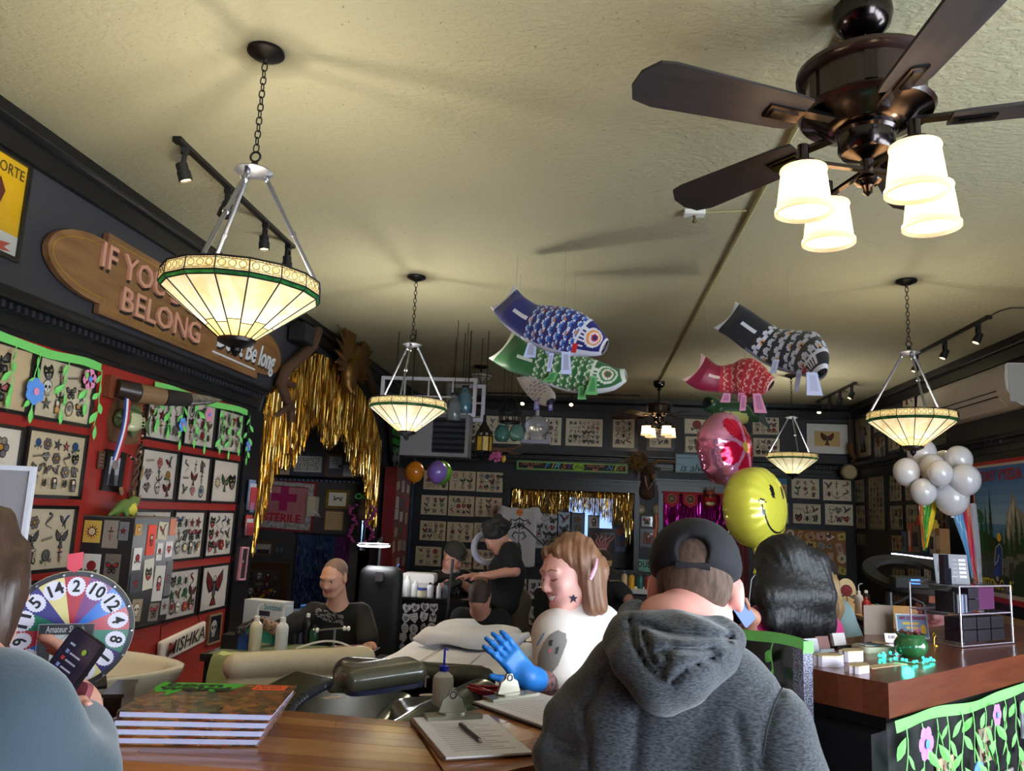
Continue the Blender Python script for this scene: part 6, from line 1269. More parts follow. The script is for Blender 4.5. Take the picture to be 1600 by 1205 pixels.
# hanging largemouth fish
p=PY(1140,645,8.6);t=thing('hanging_bass','green plastic largemouth bass hanging behind the red koi','toy fish',p,0);k=8.6/FPX
s=Soft();s.ell((.02,0,.02),(.22,.10,.11),0,.03);s.ell((.02,-.01,-.05),(.2,.09,.08),1,.03);s.ell((-.20,-.04,.08),(.11,.10,.09),0,.03);s.cone((.18,0,-.04),(.30,.02,-.06),.07,.03,0,.03);s.cut((-.30,-.10,.09),(.09,.10,.055),.02,None,2)
s.build('body',[M('bass_toy_green',(44,88,58),.35,coat=.4),M('bass_toy_belly',(206,204,120),.35,coat=.4),M('bass_mouth',(26,40,36),.6)],t,.014)
mb=MB();mb.prism([(.28,-.06),(.40,.12),(.37,-.04),(.42,-.16)],-.008,.008);mb.build('tail_fin',M('bass_fin',(36,58,44),.5),t);mb=MB();mb.prism([(-.08,.11),(-.02,.17),(.06,.13),(.14,.16),(.18,.06)],-.006,.006);mb.build('back_fin',M('bass_fin',(36,58,44),.5),t);mb=MB();mb.cyl((0,0,.1),(0,0,ZC-p[2]),.0015,.0015,4);mb.build('string',M('nylon_line',(150,150,150),.4),t)
mb=MB();mb.ell((-.2,-.125,.1),(.018,.012,.018));mb.build('eye',M('toy_eye',(190,170,60),.2),t)
# ================================================================ front counter
CT=1.13
woods=[Mwood('counter_plank_%d'%i,a,b,2.2,(2,26,26),.28,.5) for i,(a,b) in enumerate((((150,92,50),(178,116,64)),((132,76,40),(164,100,56)),((172,116,66),(192,136,82)),((120,66,36),(150,90,50))))]
def planks(t,A,B,C,Dd,n,seed,z0=-.05,z1=0,tone=0):
    # board strips filling the quad A-B (front) to Dd-C (back), A->B and Dd->C run along the grain
    rnd=random.Random(seed);A,B,C,Dd=[np.array(q[:2],float) for q in (A,B,C,Dd)]
    for k in range(n):
        f0,f1=k/n+.002,(k+1)/n-.002;cut=sorted([0,1]+[rnd.uniform(.2,.8)]*(1 if rnd.random()<.8 else 0))
        for c0,c1 in zip(cut[:-1],cut[1:]):
            q=lambda c,f:(A+(B-A)*c)*(1-f)+(Dd+(C-Dd)*c)*f
            P=[q(c0+.0008,f0),q(c1-.0008,f0),q(c1-.0008,f1),q(c0+.0008,f1)];mb=MB();mb.prismz([tuple(p) for p in P],z0,z1-rnd.uniform(0,.0006));o=mb.build('plank',woods[(rnd.randrange(4)+tone)%4],t,0)
a0,a1,a2,a3=PZ(-60,1172,CT),PZ(399,1202,CT),PZ(639,1129,CT),PZ(-60,1075,CT)
fr0=(-1.25,1.415);fr1=(-.235,1.45);bk1=(-.395,1.83);bk0=(-1.25,1.88)
t=thing('service_counter','wooden plank service counter top at the lower left carrying the books','counter',(0,0,CT));planks(t,fr0,fr1,bk1,bk0,8,2)
mb=MB();mb.prismz([(-1.25,1.46),(-.30,1.49),(-.42,1.79),(-1.25,1.84)],-CT,-.051);mb.build('base_cabinet',M('counter_base',(52,26,20),.5),t)
q0,q1,q2,q3=(-.232,1.445),(.50,2.17),(.235,2.47+.08),(-.388,1.826)
t=thing('service_counter','angled wooden counter section under the clipboards and the hooded man','counter',(0,0,CT));planks(t,q0,q1,q2,q3,6,5,-.05,.003,1)
mb=MB();mb.prismz([(-.2,1.52),(.46,2.18),(.22,2.46),(-.36,1.82)],-CT,-.051);mb.build('base_cabinet',M('counter_base',(52,26,20),.5),t)
# books
b0=PZ(157,1165,CT);b1=PZ(405,1168,CT);ang=math.atan2(b1[1]-b0[1],b1[0]-b0[0]);wB=math.hypot(b1[0]-b0[0],b1[1]-b0[1]);dB=.255;hB=.0152
m_pages=M('book_pages',(206,206,236),.7,noise=(90,.2),rgb2=(188,190,226),stretch=(1,1,30))
m_cov=M('collage_cover',(60,40,30),.35,coat=.5)
nt=m_cov.node_tree;tc=nt.nodes.new('ShaderNodeTexCoord');v1=nt.nodes.new('ShaderNodeTexVoronoi');v1.inputs['Scale'].default_value=55;ns=nt.nodes.new('ShaderNodeTexNoise');ns.inputs['Scale'].default_value=14;ns.inputs['Detail'].default_value=6
mxv=nt.nodes.new('ShaderNodeMixRGB');mxv.inputs[0].default_value=.45;rp=nt.nodes.new('ShaderNodeValToRGB');E_=rp.color_ramp.elements
E_[0].position=.2;E_[0].color=lin((22,16,16))+(1,);E_[1].position=.85;E_[1].color=lin((196,176,140))+(1,)
for ps,c in ((.36,(70,44,30)),(.46,(150,70,30)),(.55,(96,86,56)),(.64,(190,120,60)),(.72,(60,66,80))):e=E_.new(ps);e.color=lin(c)+(1,)
nt.links.new(tc.outputs['Object'],v1.inputs['Vector']);nt.links.new(tc.outputs['Object'],ns.inputs['Vector']);nt.links.new(v1.outputs['Color'],mxv.inputs[1]);nt.links.new(ns.outputs[0],mxv.inputs[2]);nt.links.new(mxv.outputs[0],rp.inputs[0]);nt.links.new(rp.outputs[0],nt.nodes['Principled BSDF'].inputs['Base Color'])
names=['bottom','second from the bottom','third from the bottom','topmost']
for k in range(4):
    t=thing('art_book','%s art book of the stack on the wooden counter%s'%(names[k],', green title and orange tag' if k==3 else ''),'book',(b0[0]+.006*k,b0[1]+.004*k,CT+k*hB+.0002*k+.001),ang-.01*k,'stack of art books')
    for z0 in (0,hB-.0026):mb=MB();mb.rbox(0,wB,0,dB,z0,z0+.0024,.003);mb.build('cover_board',m_cov,t)
    mb=MB();mb.bx(.004,wB-.006,.004,dB-.004,.0024,hB-.0027);mb.build('page_block',m_pages,t);mb=MB();mb.bx(-.0006,.0018,.001,dB-.001,.0024,hB-.0027);mb.build('spine',m_cov,t)
    if k==3:
        D=Draw();g=(70,196,50);D.fill([(.0,dB-.002),(wB*.63,dB-.002),(wB*.60,dB-.03),(wB*.55,dB-.06),(wB*.5,dB-.04),(wB*.44,dB-.09),(wB*.38,dB-.06),(wB*.30,dB-.075),(wB*.22,dB-.07),(wB*.16,dB-.13),(wB*.12,dB-.09),(wB*.06,dB-.10),(.0,dB-.06)],g)
        o=D.build('green_title_band',t,0);o.rotation_euler=(PI/2*-1,0,0);o.location=(0,0,hB)
        o.rotation_euler=(-PI/2,0,0)
        for s_,x,y in (('born',.10,dB-.028),('weird',.15,dB-.062)):
            q=text(s_,t,wB*.30,0,0,.05,(20,40,16),'title_lettering',.0002,.12 if s_=='born' else .15,bold=.002);q.rotation_euler=(0,0,0);q.location=(wB*(.27 if s_=='born' else .30),y,hB+.0012)
        mb=MB();mb.bx(wB*.70,wB*.94,dB-.055,dB-.008,hB,hB+.0008);mb.build('price_tag',M('orange_tag',(238,92,30),.6),t)
        for s_,y,wd in (('BOOKS',dB-.02,.045),('$ 40 each',dB-.042,.055)):q=text(s_,t,0,0,0,.016,(90,20,10),'tag_lettering',.0001,wd);q.rotation_euler=(0,0,.05);q.location=(wB*.82,y,hB+.001)
# fix the flat drawing so that it lies on the cover
for o in bpy.data.objects:
    if o.name.startswith('green_title_band'):
        me=o.data;me.transform(Matrix(((1,0,0,0),(0,0,1,0),(0,-1,0,0),(0,0,0,1))));o.rotation_euler=(0,0,0);o.location=(0,0,hB+.0002)
# clipboards
def clipboard(label,p,ang,w,l,brown):
    t=thing('clipboard',label,'clipboard',p,ang);mb=MB();mb.rbox(0,w,0,l,0,.004,.012);mb.build('board',M('hardboard',(110,70,44),.5) if brown else M('black_board',(20,20,24),.5),t)
    pap=MB();pap.bx(.006,w-.006,-.004,l-.012,.0042,.008);pa=pap.build('paper_stack',M('form_paper',(226,222,230),.7),t);D=MB()
    for k in range(15):D.bx(.03,w-.03-.02*(k%3),.03+k*(l-.09)/15,.0312+k*(l-.09)/15,.0082,.0084)
    o=D.build('printed_lines',M('form_lines',(120,118,128),.7),pa,0);o['kind']='stuff'
    m=M('clip_steel',(150,146,132),.35,.9);mb=MB();mb.bx(w*.16,w*.84,l-.05,l-.006,.0085,.016);mb.rbox(w*.33,w*.67,l-.035,l+.004,.016,.0195,.015);cl=mb.build('clip',m,t)
    P=[(w*.33,.016),(w*.67,.016),(w*.62,.045),(w*.56,.052),(w*.54,.064),(w*.46,.064),(w*.44,.052),(w*.38,.045)];mb=MB();mb.prism(P,l-.02,l-.012);mb.build('clip_lever',m,cl)
    mb=MB();mb.lathe([(.006,-.0125),(.0085,-.0125),(.0085,-.0115)],12,(w*.5,l-.034,.055),'y');mb.build('clip_hole',m_blk,cl);return t
c0=PZ(691,1190,CT+.004);c1=PZ(836,1181,CT+.004);ang=math.atan2(c1[1]-c0[1],c1[0]-c0[0]);wc=math.hypot(c1[0]-c0[0],c1[1]-c0[1])
clipboard('brown clipboard with a printed form and steel clip on the angled counter',(c0[0],c0[1],CT+.004),ang,wc,.30,True)
d0=PZ(795,1108,CT+.004);clipboard('black clipboard with a form half under the hooded man',(-.075,1.80,CT+.004),ang+.35,.22,.30,False)
a,b=PZ(719,1133,CT+.016),PZ(752,1160,CT+.016);a=Vector(a);b=Vector(b);d=(b-a).normalized()
t=thing('ballpoint_pen','black ballpoint pen lying on the brown clipboard','pen',(a.x,a.y,CT+.0172));mb=MB();mb.cyl((0,0,0),(b-a)*.9,.0042,.0045,10);mb.build('barrel',M('pen_black',(26,26,28),.3),t);mb=MB();mb.cyl((b-a)*.9,(b-a)*1.03,.0035,.001,10);mb.build('tip',M('pen_steel',(160,160,160),.3,1),t);mb=MB();mb.box((b-a)*.2+Vector((0,0,.006)),(.03,.002,.002),Matrix.Rotation(math.atan2(d.y,d.x),3,'Z'));mb.build('pocket_clip',M('pen_steel',(160,160,160),.3,1),t)
# card holder left of the books
p=PZ(172,1112,CT);t=thing('card_holder','black slotted holder standing left of the book stack','holder',(-1.035,1.74,CT),.35);mb=MB();mb.bx(-.018,.018,-.07,.07,0,.045);mb.build('body',M('holder_black',(18,16,16),.3,coat=.5),t);mb=MB();mb.bx(-.022,.022,-.074,.074,.045,.052);mb.build('lip',M('holder_lip',(40,34,34),.3),t)
t=thing('paper_sheet','loose printed paper lying behind the phone on the counter','paper',(-1.16,1.62,CT+.001),.2);mb=MB();mb.bx(-.07,.07,-.09,.09,0,.001);s_=mb.build('sheet',M('white_paper',(226,222,216),.7),t)
# prize wheel
c=PY(110,985,1.90);t=thing('prize_wheel','colourful prize wheel with numbers one to fourteen at the lower left','prize wheel',c,0);ya=math.atan2(c[0],c[1])
t.rotation_euler=(Matrix.Rotation(-ya*-1*-1,3,'Z')@Matrix.Rotation(-.04,3,'Y')).to_euler();R=91*1.90/FPX*1.02
RC=[((176,30,56),'2'),((116,44,120),'10'),((34,110,206),'12'),((176,30,56),'4'),((24,110,88),'8'),((44,34,104),'1'),((222,208,140),'6'),((176,30,56),'3'),((116,44,120),'7'),((34,110,206),'13'),((176,30,56),'9'),((24,110,88),'11'),((58,52,130),'5'),((222,208,140),'14')]
mb=MB();mb.lathe([(0,.0),(R,.0),(R,-.012),(0,-.012)],56,(0,0,0),'y');mb.build('backing_disc',M('wheel_edge',(222,214,180),.5),t)
mb=MB();mb.lathe([(R*.995,.001),(R*.90,.001)],56,(0,0,0),'y');mb.build('dark_rim',M('wheel_rim',(36,32,44),.4),t)
for k,(col,s_) in enumerate(RC):
    am=PI/2-2*PI*k/14-.05;a0_,a1_=am-PI/14,am+PI/14;mb=MB();P=[(0,0)]+[(R*.91*math.cos(a0_+(a1_-a0_)*i/5),R*.91*math.sin(a0_+(a1_-a0_)*i/5)) for i in range(6)];mb.poly(P,-.0025);sg=mb.build('segment',M('wheel_%d%d%d'%col,col,.35,coat=.3),t,0)
    cx,cz=R*.735*math.cos(am),R*.735*math.sin(am);D=Draw();nn=40;wx=.021 if len(s_)<2 else .026;rot=am-PI/2
    P=[]
    for i in range(nn):q=2*PI*i/nn;f=1 if i%2 else .9;x,z=wx*f*math.cos(q),.0245*f*math.sin(q);P.append((cx+x*math.cos(rot)-z*math.sin(rot),cz+x*math.sin(rot)+z*math.cos(rot)))
    D.fill(P,(226,222,240));D.build('number_badge',sg,-.0027);text(s_,sg,cx,cz,-.0034,.040,(20,16,24),'number',.0001,rot=rot,bold=.001,wid=(.017 if s_ != '1' else .007) if len(s_)<2 else .033)
    ap=am-PI/14;mb=MB();mb.cyl((R*.955*math.cos(ap),-.002,R*.955*math.sin(ap)),(R*.955*math.cos(ap),-.02,R*.955*math.sin(ap)),.0028,.0028,8);mb.build('peg',M('peg_steel',(150,150,156),.3,.8),t)
mb=MB();mb.prism([(-.017,.045),(.017,.05),(.017,.012),(0,0),(-.017,.01)],-.012,-.008);o=mb.build('pointer',M('pointer_red',(206,16,56),.3),t);o.location=(-.002,-.012,R*.985)
mb=MB();mb.bx(-.012,.012,.004,.02,-.15,.03);mb.bx(-.09,.09,-.05,.09,-c[2]+CT,-c[2]+CT+.008);mb.bx(-.012,.012,.004,.02,-c[2]+CT,-.1);o=mb.build('stand',M('stand_black',(20,20,22),.4),t)
c2=PY(102,1005,1.82);t=thing('acrylic_sign_holder','clear acrylic holder with a black card titled Amateur Sketch before the wheel','sign holder',c2,-ya*-1*-1);k=1.82/FPX
mb=MB();mb.bx(-38*k,38*k,.002,.005,-28*k,28*k);mb.build('card',M('card_black',(26,24,30),.5),t);mb=MB();mb.bx(-20*k,26*k,.0,.0015,-28*k,13*k);pp=mb.build('sketch_paper',M('sketch_paper',(196,196,200),.7),t);text('Amateur Sketch',t,-2*k,21*k,.0005,.022,(220,220,226),wid=54*k)
D=Draw();D.line([(0,.0),(.012,.014),(.002,.02),(-.01,.008),(.004,-.012),(.014,-.004)],.0012,(90,90,96));D.line([(-.016,-.02),(.0,-.03),(.018,-.018)],.0012,(90,90,96));D.build('pencil_lines',pp,-.0006)
mb=MB();mb.bx(-40*k,40*k,-.006,-.004,-30*k,30*k);mb.build('acrylic_front',m_pane,t);mb=MB();mb.tube([(-40*k,-.005,-30*k),(40*k,-.005,-30*k),(40*k,-.005,30*k),(-40*k,-.005,30*k)],.0012,5,True);mb.build('acrylic_edge',M('acrylic_edge',(150,150,160),.2),t)
mb=MB();mb.bx(-20*k,20*k,.006,.05,CT-c2[2],CT-c2[2]+.004);mb.bx(-.004,.004,.006,.01,CT-c2[2],-20*k);mb.build('foot',M('acrylic_edge',(150,150,160),.2),t)
# pale monitor back at the left edge
a=PY(38,735,2.25);t=thing('white_monitor','grey and white panel of a monitor at the left edge of the picture','monitor',(a[0]-.22,2.25,1.18),.35)
mb=MB();mb.bx(-.20,.20,0,.02,.18,a[2]-1.18);mb.build('screen_back',M('panel_grey',(150,146,150),.5),t);mb=MB();mb.bx(.20,.212,-.006,.026,.18,a[2]-1.18);mb.bx(-.20,.212,-.006,.026,a[2]-1.18,a[2]-1.165);mb.build('white_edge',M('panel_white',(216,216,226),.4),t);mb=MB();mb.bx(-.03,.03,.02,.05,-.05,.3);mb.bx(-.12,.12,-.05,.12,-.05,-.04);mb.build('stand',m_can,t)
# ---- wall sink, sticker cabinet, towel sign, skull card
t=thing('wall_sink','cream white wash basin below the prize wheel','sink',(XL+.02,3.75,.62),0);m_por=M('porcelain',(226,220,200),.18,coat=.4)
P=[(0,-.55),(.62,-.66),(.98,-.12),(.82,.10),(0,.34)]
def rim(f,z):cx,cy=.42,-.2;return [(cx+(x-cx)*f,cy+(y-cy)*f,z) for x,y in P]
mb=MB();rings=[rim(.55,0),rim(.9,.10),rim(1,.2),rim(.98,.215),rim(.86,.21),rim(.8,.17),rim(.6,.08),rim(.25,.06)]
vs=[v for r in rings for v in r];fs=[(i*5+j,i*5+(j+1)%5,(i+1)*5+(j+1)%5,(i+1)*5+j) for i in range(7) for j in range(5)]+[tuple(range(35,40)),(4,3,2,1,0)];mb.add(vs,fs);o=mb.build('basin',m_por,t,60);o.modifiers.new('round','SUBSURF').levels=2;o.modifiers['round'].render_levels=2
mb=MB();mb.bx(.0,.18,-.28,-.02,.19,.235);mb.build('tap_deck',m_por,t);mb=MB();mb.tube([(.08,-.15,.23),(.08,-.15,.34),(.14,-.15,.38),(.24,-.15,.36),(.26,-.15,.32)],.012,10);mb.build('tap',M('chrome',(190,190,196),.1,1),t);mb=MB();mb.bx(.0,.3,-.3,.0,-.62,.02);mb.build('pedestal',m_por,t)
t=thing('sticker_cabinet','tall dark cabinet covered with cards and stickers on the red wall','cabinet',(XL+.013,4.34,1.235),RZL)
mb=MB();mb.bx(-.21,.23,-.30,0,-.34,.25);mb.build('body',M('cabinet_dark',(40,38,40),.35),t);mb=MB();mb.bx(-.22,.24,-.31,0,.25,.258);mb.build('glass_top',M('case_top',(90,84,70),.2),t);rnd=random.Random(11)
cards=[(-.17,.19,.06,.06,(206,150,60),'sun'),(-.03,.13,.085,.17,(226,66,40),'lady'),(.08,.18,.1,.1,(200,190,160),'bird'),(.19,.20,.07,.10,(196,120,90),'fish'),(-.15,.03,.08,.12,(222,218,214),'rose'),(.07,.06,.06,.10,(220,216,212),'rose'),(.17,.07,.075,.09,(222,210,210),'heart'),(-.02,-.06,.10,.17,(206,200,186),'panther'),(.10,-.12,.11,.20,(196,192,188),'lady'),(.2,-.1,.07,.2,(90,90,96),'horse'),(-.14,-.1,.1,.1,(60,66,80),'star'),(-.1,-.25,.1,.12,(150,130,110),'skull'),(.08,-.28,.10,.10,(120,110,100),'moth'),(.19,-.26,.07,.09,(150,150,150),'star')]
for (x,z,w_,h_,c_,kd) in cards:
    mb=MB();mb.box((x,-.302,z),(w_,.0025,h_),Matrix.Rotation(rnd.uniform(-.08,.08),3,'Y'));so=mb.build('sticker',paper(c_),t);D=Draw();motif(D,kd,x,z,min(w_,h_)*.85,rnd);D.build('sticker_art',so,-.3036)
for (y,z,w_,h_,c_,kd) in ((-.06,.17,.10,.12,(210,170,80),'sun'),(-.17,.16,.09,.15,(150,140,130),'dagger'),(-.24,.18,.06,.1,(120,120,126),'star'),(-.08,-.02,.1,.14,(222,218,214),'rose'),(-.2,-.02,.09,.15,(120,112,104),'moth'),(-.13,-.18,.14,.12,(70,74,90),'eagle')):
    o=thing_part=MB();o.bx(-w_/2,w_/2,-.0025,0,-h_/2,h_/2);so=o.build('sticker',paper(c_),t);so.location=(-.2105,y,z);so.rotation_euler=(0,0,-PI/2);D=Draw();motif(D,kd,0,0,min(w_,h_)*.85,rnd);D.build('sticker_art',so,-.0027)
t=thing('toy_lizard','green and yellow toy lizard on top of the sticker cabinet','toy',(XL+.16,4.27,1.499),RZL);s=Soft();s.ell((0,0,.05),(.06,.035,.04),0,.02);s.cone((-.05,0,.04),(-.14,0,.0),.03,.008,0,.02);s.ell((.06,-.01,.08),(.035,.03,.03),0,.02);s.ell((.03,-.02,.03),(.04,.03,.03),1,.01)
for q in (-.03,.04):s.cone((q,-.02,.03),(q+.01,-.03,.0),.015,.012,0,.01);s.cone((q,.02,.03),(q+.01,.03,.0),.015,.012,0,.01)
s.build('body',[M('toy_green',(96,120,60),.5),M('toy_yellow',(200,190,70),.5)],t,.007)
t=thing('towel_sign','white terry towel lettered MISHKA hung on the red wall','towel',(XL+.013,5.335,.64),RZL);t.rotation_euler=(Matrix.Rotation(RZL,3,'Z')@Matrix.Rotation(-.10,3,'Y')).to_euler()
s=Soft();s.box((0,-.02,0),(.60,.035,.15),.017,0,.01);rs=np.random.RandomState(2);s.build('towel',M('terry',(222,214,204),.95,bump=(220,.8,.004)),t,.012);text('MISHKA',t,-.0,-.0,-.050,.12,(24,20,24),wid=.50,shear=.25,bold=.002);text('M',t,-.215,.0,-.0505,.12,(150,20,30),'red_initial_shadow',wid=.07,shear=.25)
mb=MB();mb.tube([(-.27,-.01,.06),(-.25,-.0,.16),(.2,0,.16),(.26,-.01,.06)],.003,5);mb.build('chain',m_iron,t)
t=picture('framed_photo','narrow dark skull picture right of the MISHKA towel','picture',(XL+.013,5.81,.66),RZL,.20,.215,fw=.012,sheet=(28,32,44),frame=M('tan_edge',(140,110,84),.5),big='skull',seed=1)
for k,(z,c_,hh) in enumerate(((1.66,(120,140,180),.24),(1.42,(180,60,60),.16))):
    t=thing('brochure_rack',('upper blue and red','lower pink')[k]+' brochures in a rack on the black corner post','rack',(XL+.05,6.13,z),RZL);mb=MB();mb.bx(-.07,.07,-.05,0,-hh/2-.02,-hh/2+.06);mb.build('pocket',m_pane,t)
    for q in range(3):mb=MB();mb.bx(-.06+.002*q,.06,-.02-.01*q,-.015-.01*q,-hh/2+.0,hh/2-.03*q);mb.build('brochure',ink([c_,(190,190,196),(170,50,60)][q]),t)
pk=picture('framed_photo','small pink framed photo on the black corner post','picture',(XL+.05,6.12,1.12),RZL,.12,.26,fw=.014,sheet=(70,60,66),frame=M('pink_frame',(206,140,150),.5),big='lady',seed=4,tilt=.06)
# ---- the seated man's work table and things on it
t=thing('work_table','black work table in front of the seated man in a black shirt','table',(-1.85,4.72,0));mb=MB();mb.bx(-.34,.56,-.28,.28,.70,.74);mb.build('table_top',M('table_black',(20,20,22),.25,coat=.4),t);mb=MB();mb.bx(-.32,.54,-.26,.26,.1,.70);mb.build('drawer_body',m_blk,t);mb=MB();mb.bx(-.28,-.25,-.262,-.258,.58,.61);mb.build('price_sticker',ink((200,200,200)),t)
mb=MB();mb.bx(-.3,.5,-.265,.2,.7405,.7425);mb.build('mat',M('cutting_mat',(104,116,90),.5),t)
TZ=.7426
def bottle(label,p,h,r,col,cap,nozzle=True,liquid=None,group=None,trans=.5,rz=0):
    t=thing('squeeze_bottle',label,'bottle',p,rz,group);mb=MB();mb.lathe([(0,0),(r*.95,0),(r,.006),(r,h*.62),(r*.9,h*.70),(r*.45,h*.78),(r*.42,h*.82)],18);mb.build('bottle_body',M('bottle_%d%d%d'%col,col,.3,trans=trans*.5),t)
    if liquid:mb=MB();mb.lathe([(0,.003),(r*.93,.004),(r*.93,h*liquid),(0,h*liquid)],16);mb.build('liquid',M('bottle_liquid',(170,166,140),.1,trans=.3),t)
    mb=MB();mb.lathe([(r*.46,h*.80),(r*.46,h*.9),(r*.2,h*.92),(0,h*.92)],14);mb.build('cap',M('cap_%d%d%d'%cap,cap,.35),t)
    if nozzle:mb=MB();mb.tube([(0,0,h*.9),(0,0,h*1.12),(r*.3,0,h*1.2),(r*1.0,0,h*1.22)] if nozzle != 2 else [(0,0,h*.9),(0,0,h*1.22),(r*.2,0,h*1.26),(r*.42,0,h*1.22)],[.004,.0035,.003,.0025],7);mb.build('spout',M('cap_%d%d%d'%cap,cap,.35),t)
    return t
bottle('clear bottle of yellowish liquid at the left of the seated man table',(PZ(397,1018,TZ)[0],PZ(397,1018,TZ)[1],TZ),.22,.036,(222,214,186),(216,214,206),1,.4);bottle('clear bottle of water with bent spout on the seated man table',(PZ(438,1020,TZ)[0],PZ(438,1020,TZ)[1],TZ),.22,.036,(228,230,228),(220,220,220),1,.55)
for k,(x,y,h_,c_) in enumerate(((419,984,.19,(26,26,30)),(432,972,.2,(20,20,22)),(440,978,.13,(30,70,50)))):q=((-1.83,4.93),(-1.76,4.96),(-1.70,4.92))[k];bottle(('black ink bottle with a white label','tall black ink bottle with pointed cap','small dark green ink bottle')[k]+' behind the clear bottles',(q[0],q[1],TZ),h_,.028,c_,(24,24,26) if k != 1 else (210,206,200),0,trans=0)
q=PZ(382,1002,TZ);t=thing('glove_box','white and teal box of gloves standing on the seated man table','box',(-2.02,4.95,TZ),-.25);mb=MB();mb.bx(-.15,.15,-.05,.05,0,.25);mb.build('carton',M('carton_white',(190,196,200),.5),t);D=Draw();D.fill([(-.15,0),(.15,0),(.15,.16),(.08,.13),(.02,.08),(-.06,.13),(-.15,.07)],(50,140,126));D.rect(-.03,.05,.16,.19,(40,44,60));D.build('printed_wave',t,-.0505);text('Sentinel',t,.07,.215,-.052,.05,(30,130,150),wid=.13)
t=thing('small_carton','small black and blue carton beside the glove box','box',(-2.08,4.68,TZ),.1);mb=MB();mb.bx(-.08,.02,-.06,.05,0,.08);mb.build('black_side',M('carton_black',(16,16,20),.5),t);mb=MB();mb.bx(.02,.10,-.06,.05,0,.08);mb.build('blue_side',M('carton_blue',(36,80,160),.5),t)
t=thing('green_cloth','pale green paper cloth hanging over the table edge','cloth',(-2.05,4.45,TZ),0);mb=MB();mb.grid(lambda u,v:(-.06+.12*v+.02*math.sin(u*5),.08-.10*min(u,.6)/.6-.012,.004+.004*math.sin(v*9)-(.18*(u-.6)/.4 if u>.6 else 0)),14,8);mb.build('cloth',M('pale_green_cloth',(170,180,120),.8),t)
t=thing('foil_tray','steel tray with tools and a white paper arc on the table','tray',(-1.52,4.58,TZ),0);mb=MB();mb.rbox(-.17,.17,-.08,.08,0,.006,.02);mb.build('tray',M('steel_tray',(170,172,178),.25,.9),t);mb=MB();mb.grid(lambda u,v:(-.2+.4*u,.10+.03*math.sin(u*PI),.01+.05*math.sin(u*PI)+.012*v),12,1);mb.build('paper_arc',M('white_paper',(226,222,216),.7),t)
for k in range(3):mb=MB();mb.cyl((-.1+.05*k,-.05,.014),(.04+.05*k,.03,.016),.006);mb.build('tool',m_pewter,t)
t=thing('storage_case','clear plastic storage case with blue edges behind the black bottles','case',(-2.0,5.35,.62),.1);mb=MB();mb.rbox(-.26,.26,-.14,.14,0,.26,.05,axis='y');mb.build('lid',M('case_clear',(120,140,180),.15,trans=.5),t);mb=MB();mb.rbox(-.3,.3,-.16,.16,-.62,0,.02);mb.build('cabinet_below',m_blk,t)
t=thing('tape_roll','blue tape roll on top of the plastic storage case','tape',(-1.88,5.35,.881),0);mb=MB();mb.lathe([(.04,0),(.075,0),(.075,.045),(.04,.045),(.04,0)],22);mb.build('roll',M('tape_blue',(40,110,190),.5),t)
t=thing('paper_roll_arm','chrome clamp arm with white knobs in front of the seated man','clamp',(-1.55,4.86,TZ),0);mb=MB();mb.tube([(-.10,0,.10),(0,0,.115),(.06,0,.12)],.006);mb.cyl((0,0,0),(0,0,.115),.008);mb.build('arm',m_pewter,t)
for x in (-.11,.06,.085):mb=MB();mb.ell((x,0,.10+.02*(x>0)),(.012,.012,.015));mb.build('knob',M('white_plastic',(225,225,220),.4),t)
t=thing('office_chair','black high office chair beside the seated man','chair',(PY(590,950,5.9)[0],5.95,0));s=Soft();s.box((0,0,.82),(.34,.12,.70),.07,0,.05);s.build('backrest',M('chair_black',(9,9,11),.6),t,.022);s=Soft();s.box((0,-.2,.48),(.48,.5,.12),.05);s.build('seat',M('chair_black',(15,15,17),.45),t,.025);mb=MB();mb.cyl((0,-.15,.06),(0,-.15,.45),.03);mb.build('column',m_iron,t);mb=MB()
for i in range(5):a=2*PI*i/5;mb.cyl((0,-.15,.08),(.28*math.cos(a),-.15+.28*math.sin(a),.03),.025,.018)
mb.build('base',m_iron,t);mb=MB();mb.rbox(-.03,.03,-.075,-.055,1.06,1.13,.015,axis='y');mb.build('headrest_badge',M('badge_silver',(120,122,126),.3,.8),t)
# ring magnifier lamp, lit
p=PY(584,852,5.9);t=thing('ring_lamp','lit white ring lamp hanging over the seated man','lamp',p,0);mb=MB();mb.tube([(.112*math.cos(i*PI/18),.112*math.sin(i*PI/18),0) for i in range(36)],.011,8,True);mb.build('lit_ring',Memit('ring_led',(236,240,255),14),t);mb=MB();mb.tube([(.125*math.cos(i*PI/18),.125*math.sin(i*PI/18),.008) for i in range(36)],.006,6,True);mb.build('ring_shell',m_can,t);mb=MB();mb.tube([(0,.12,.01),(0,.2,.05),(-.03,.3,.0),(-.05,.35,-.5),(-.05,.35,-p[2]+.02)],.012);mb.lathe([(0,-p[2]+.02),(.16,-p[2]+.02),(.16,-p[2]),(0,-p[2])],20,(-.05,.35,0));mb.build('lamp_arm',m_can,t);bulb('lamp_glow',t,(0,0,-.05),11,(.95,.97,1),.1)
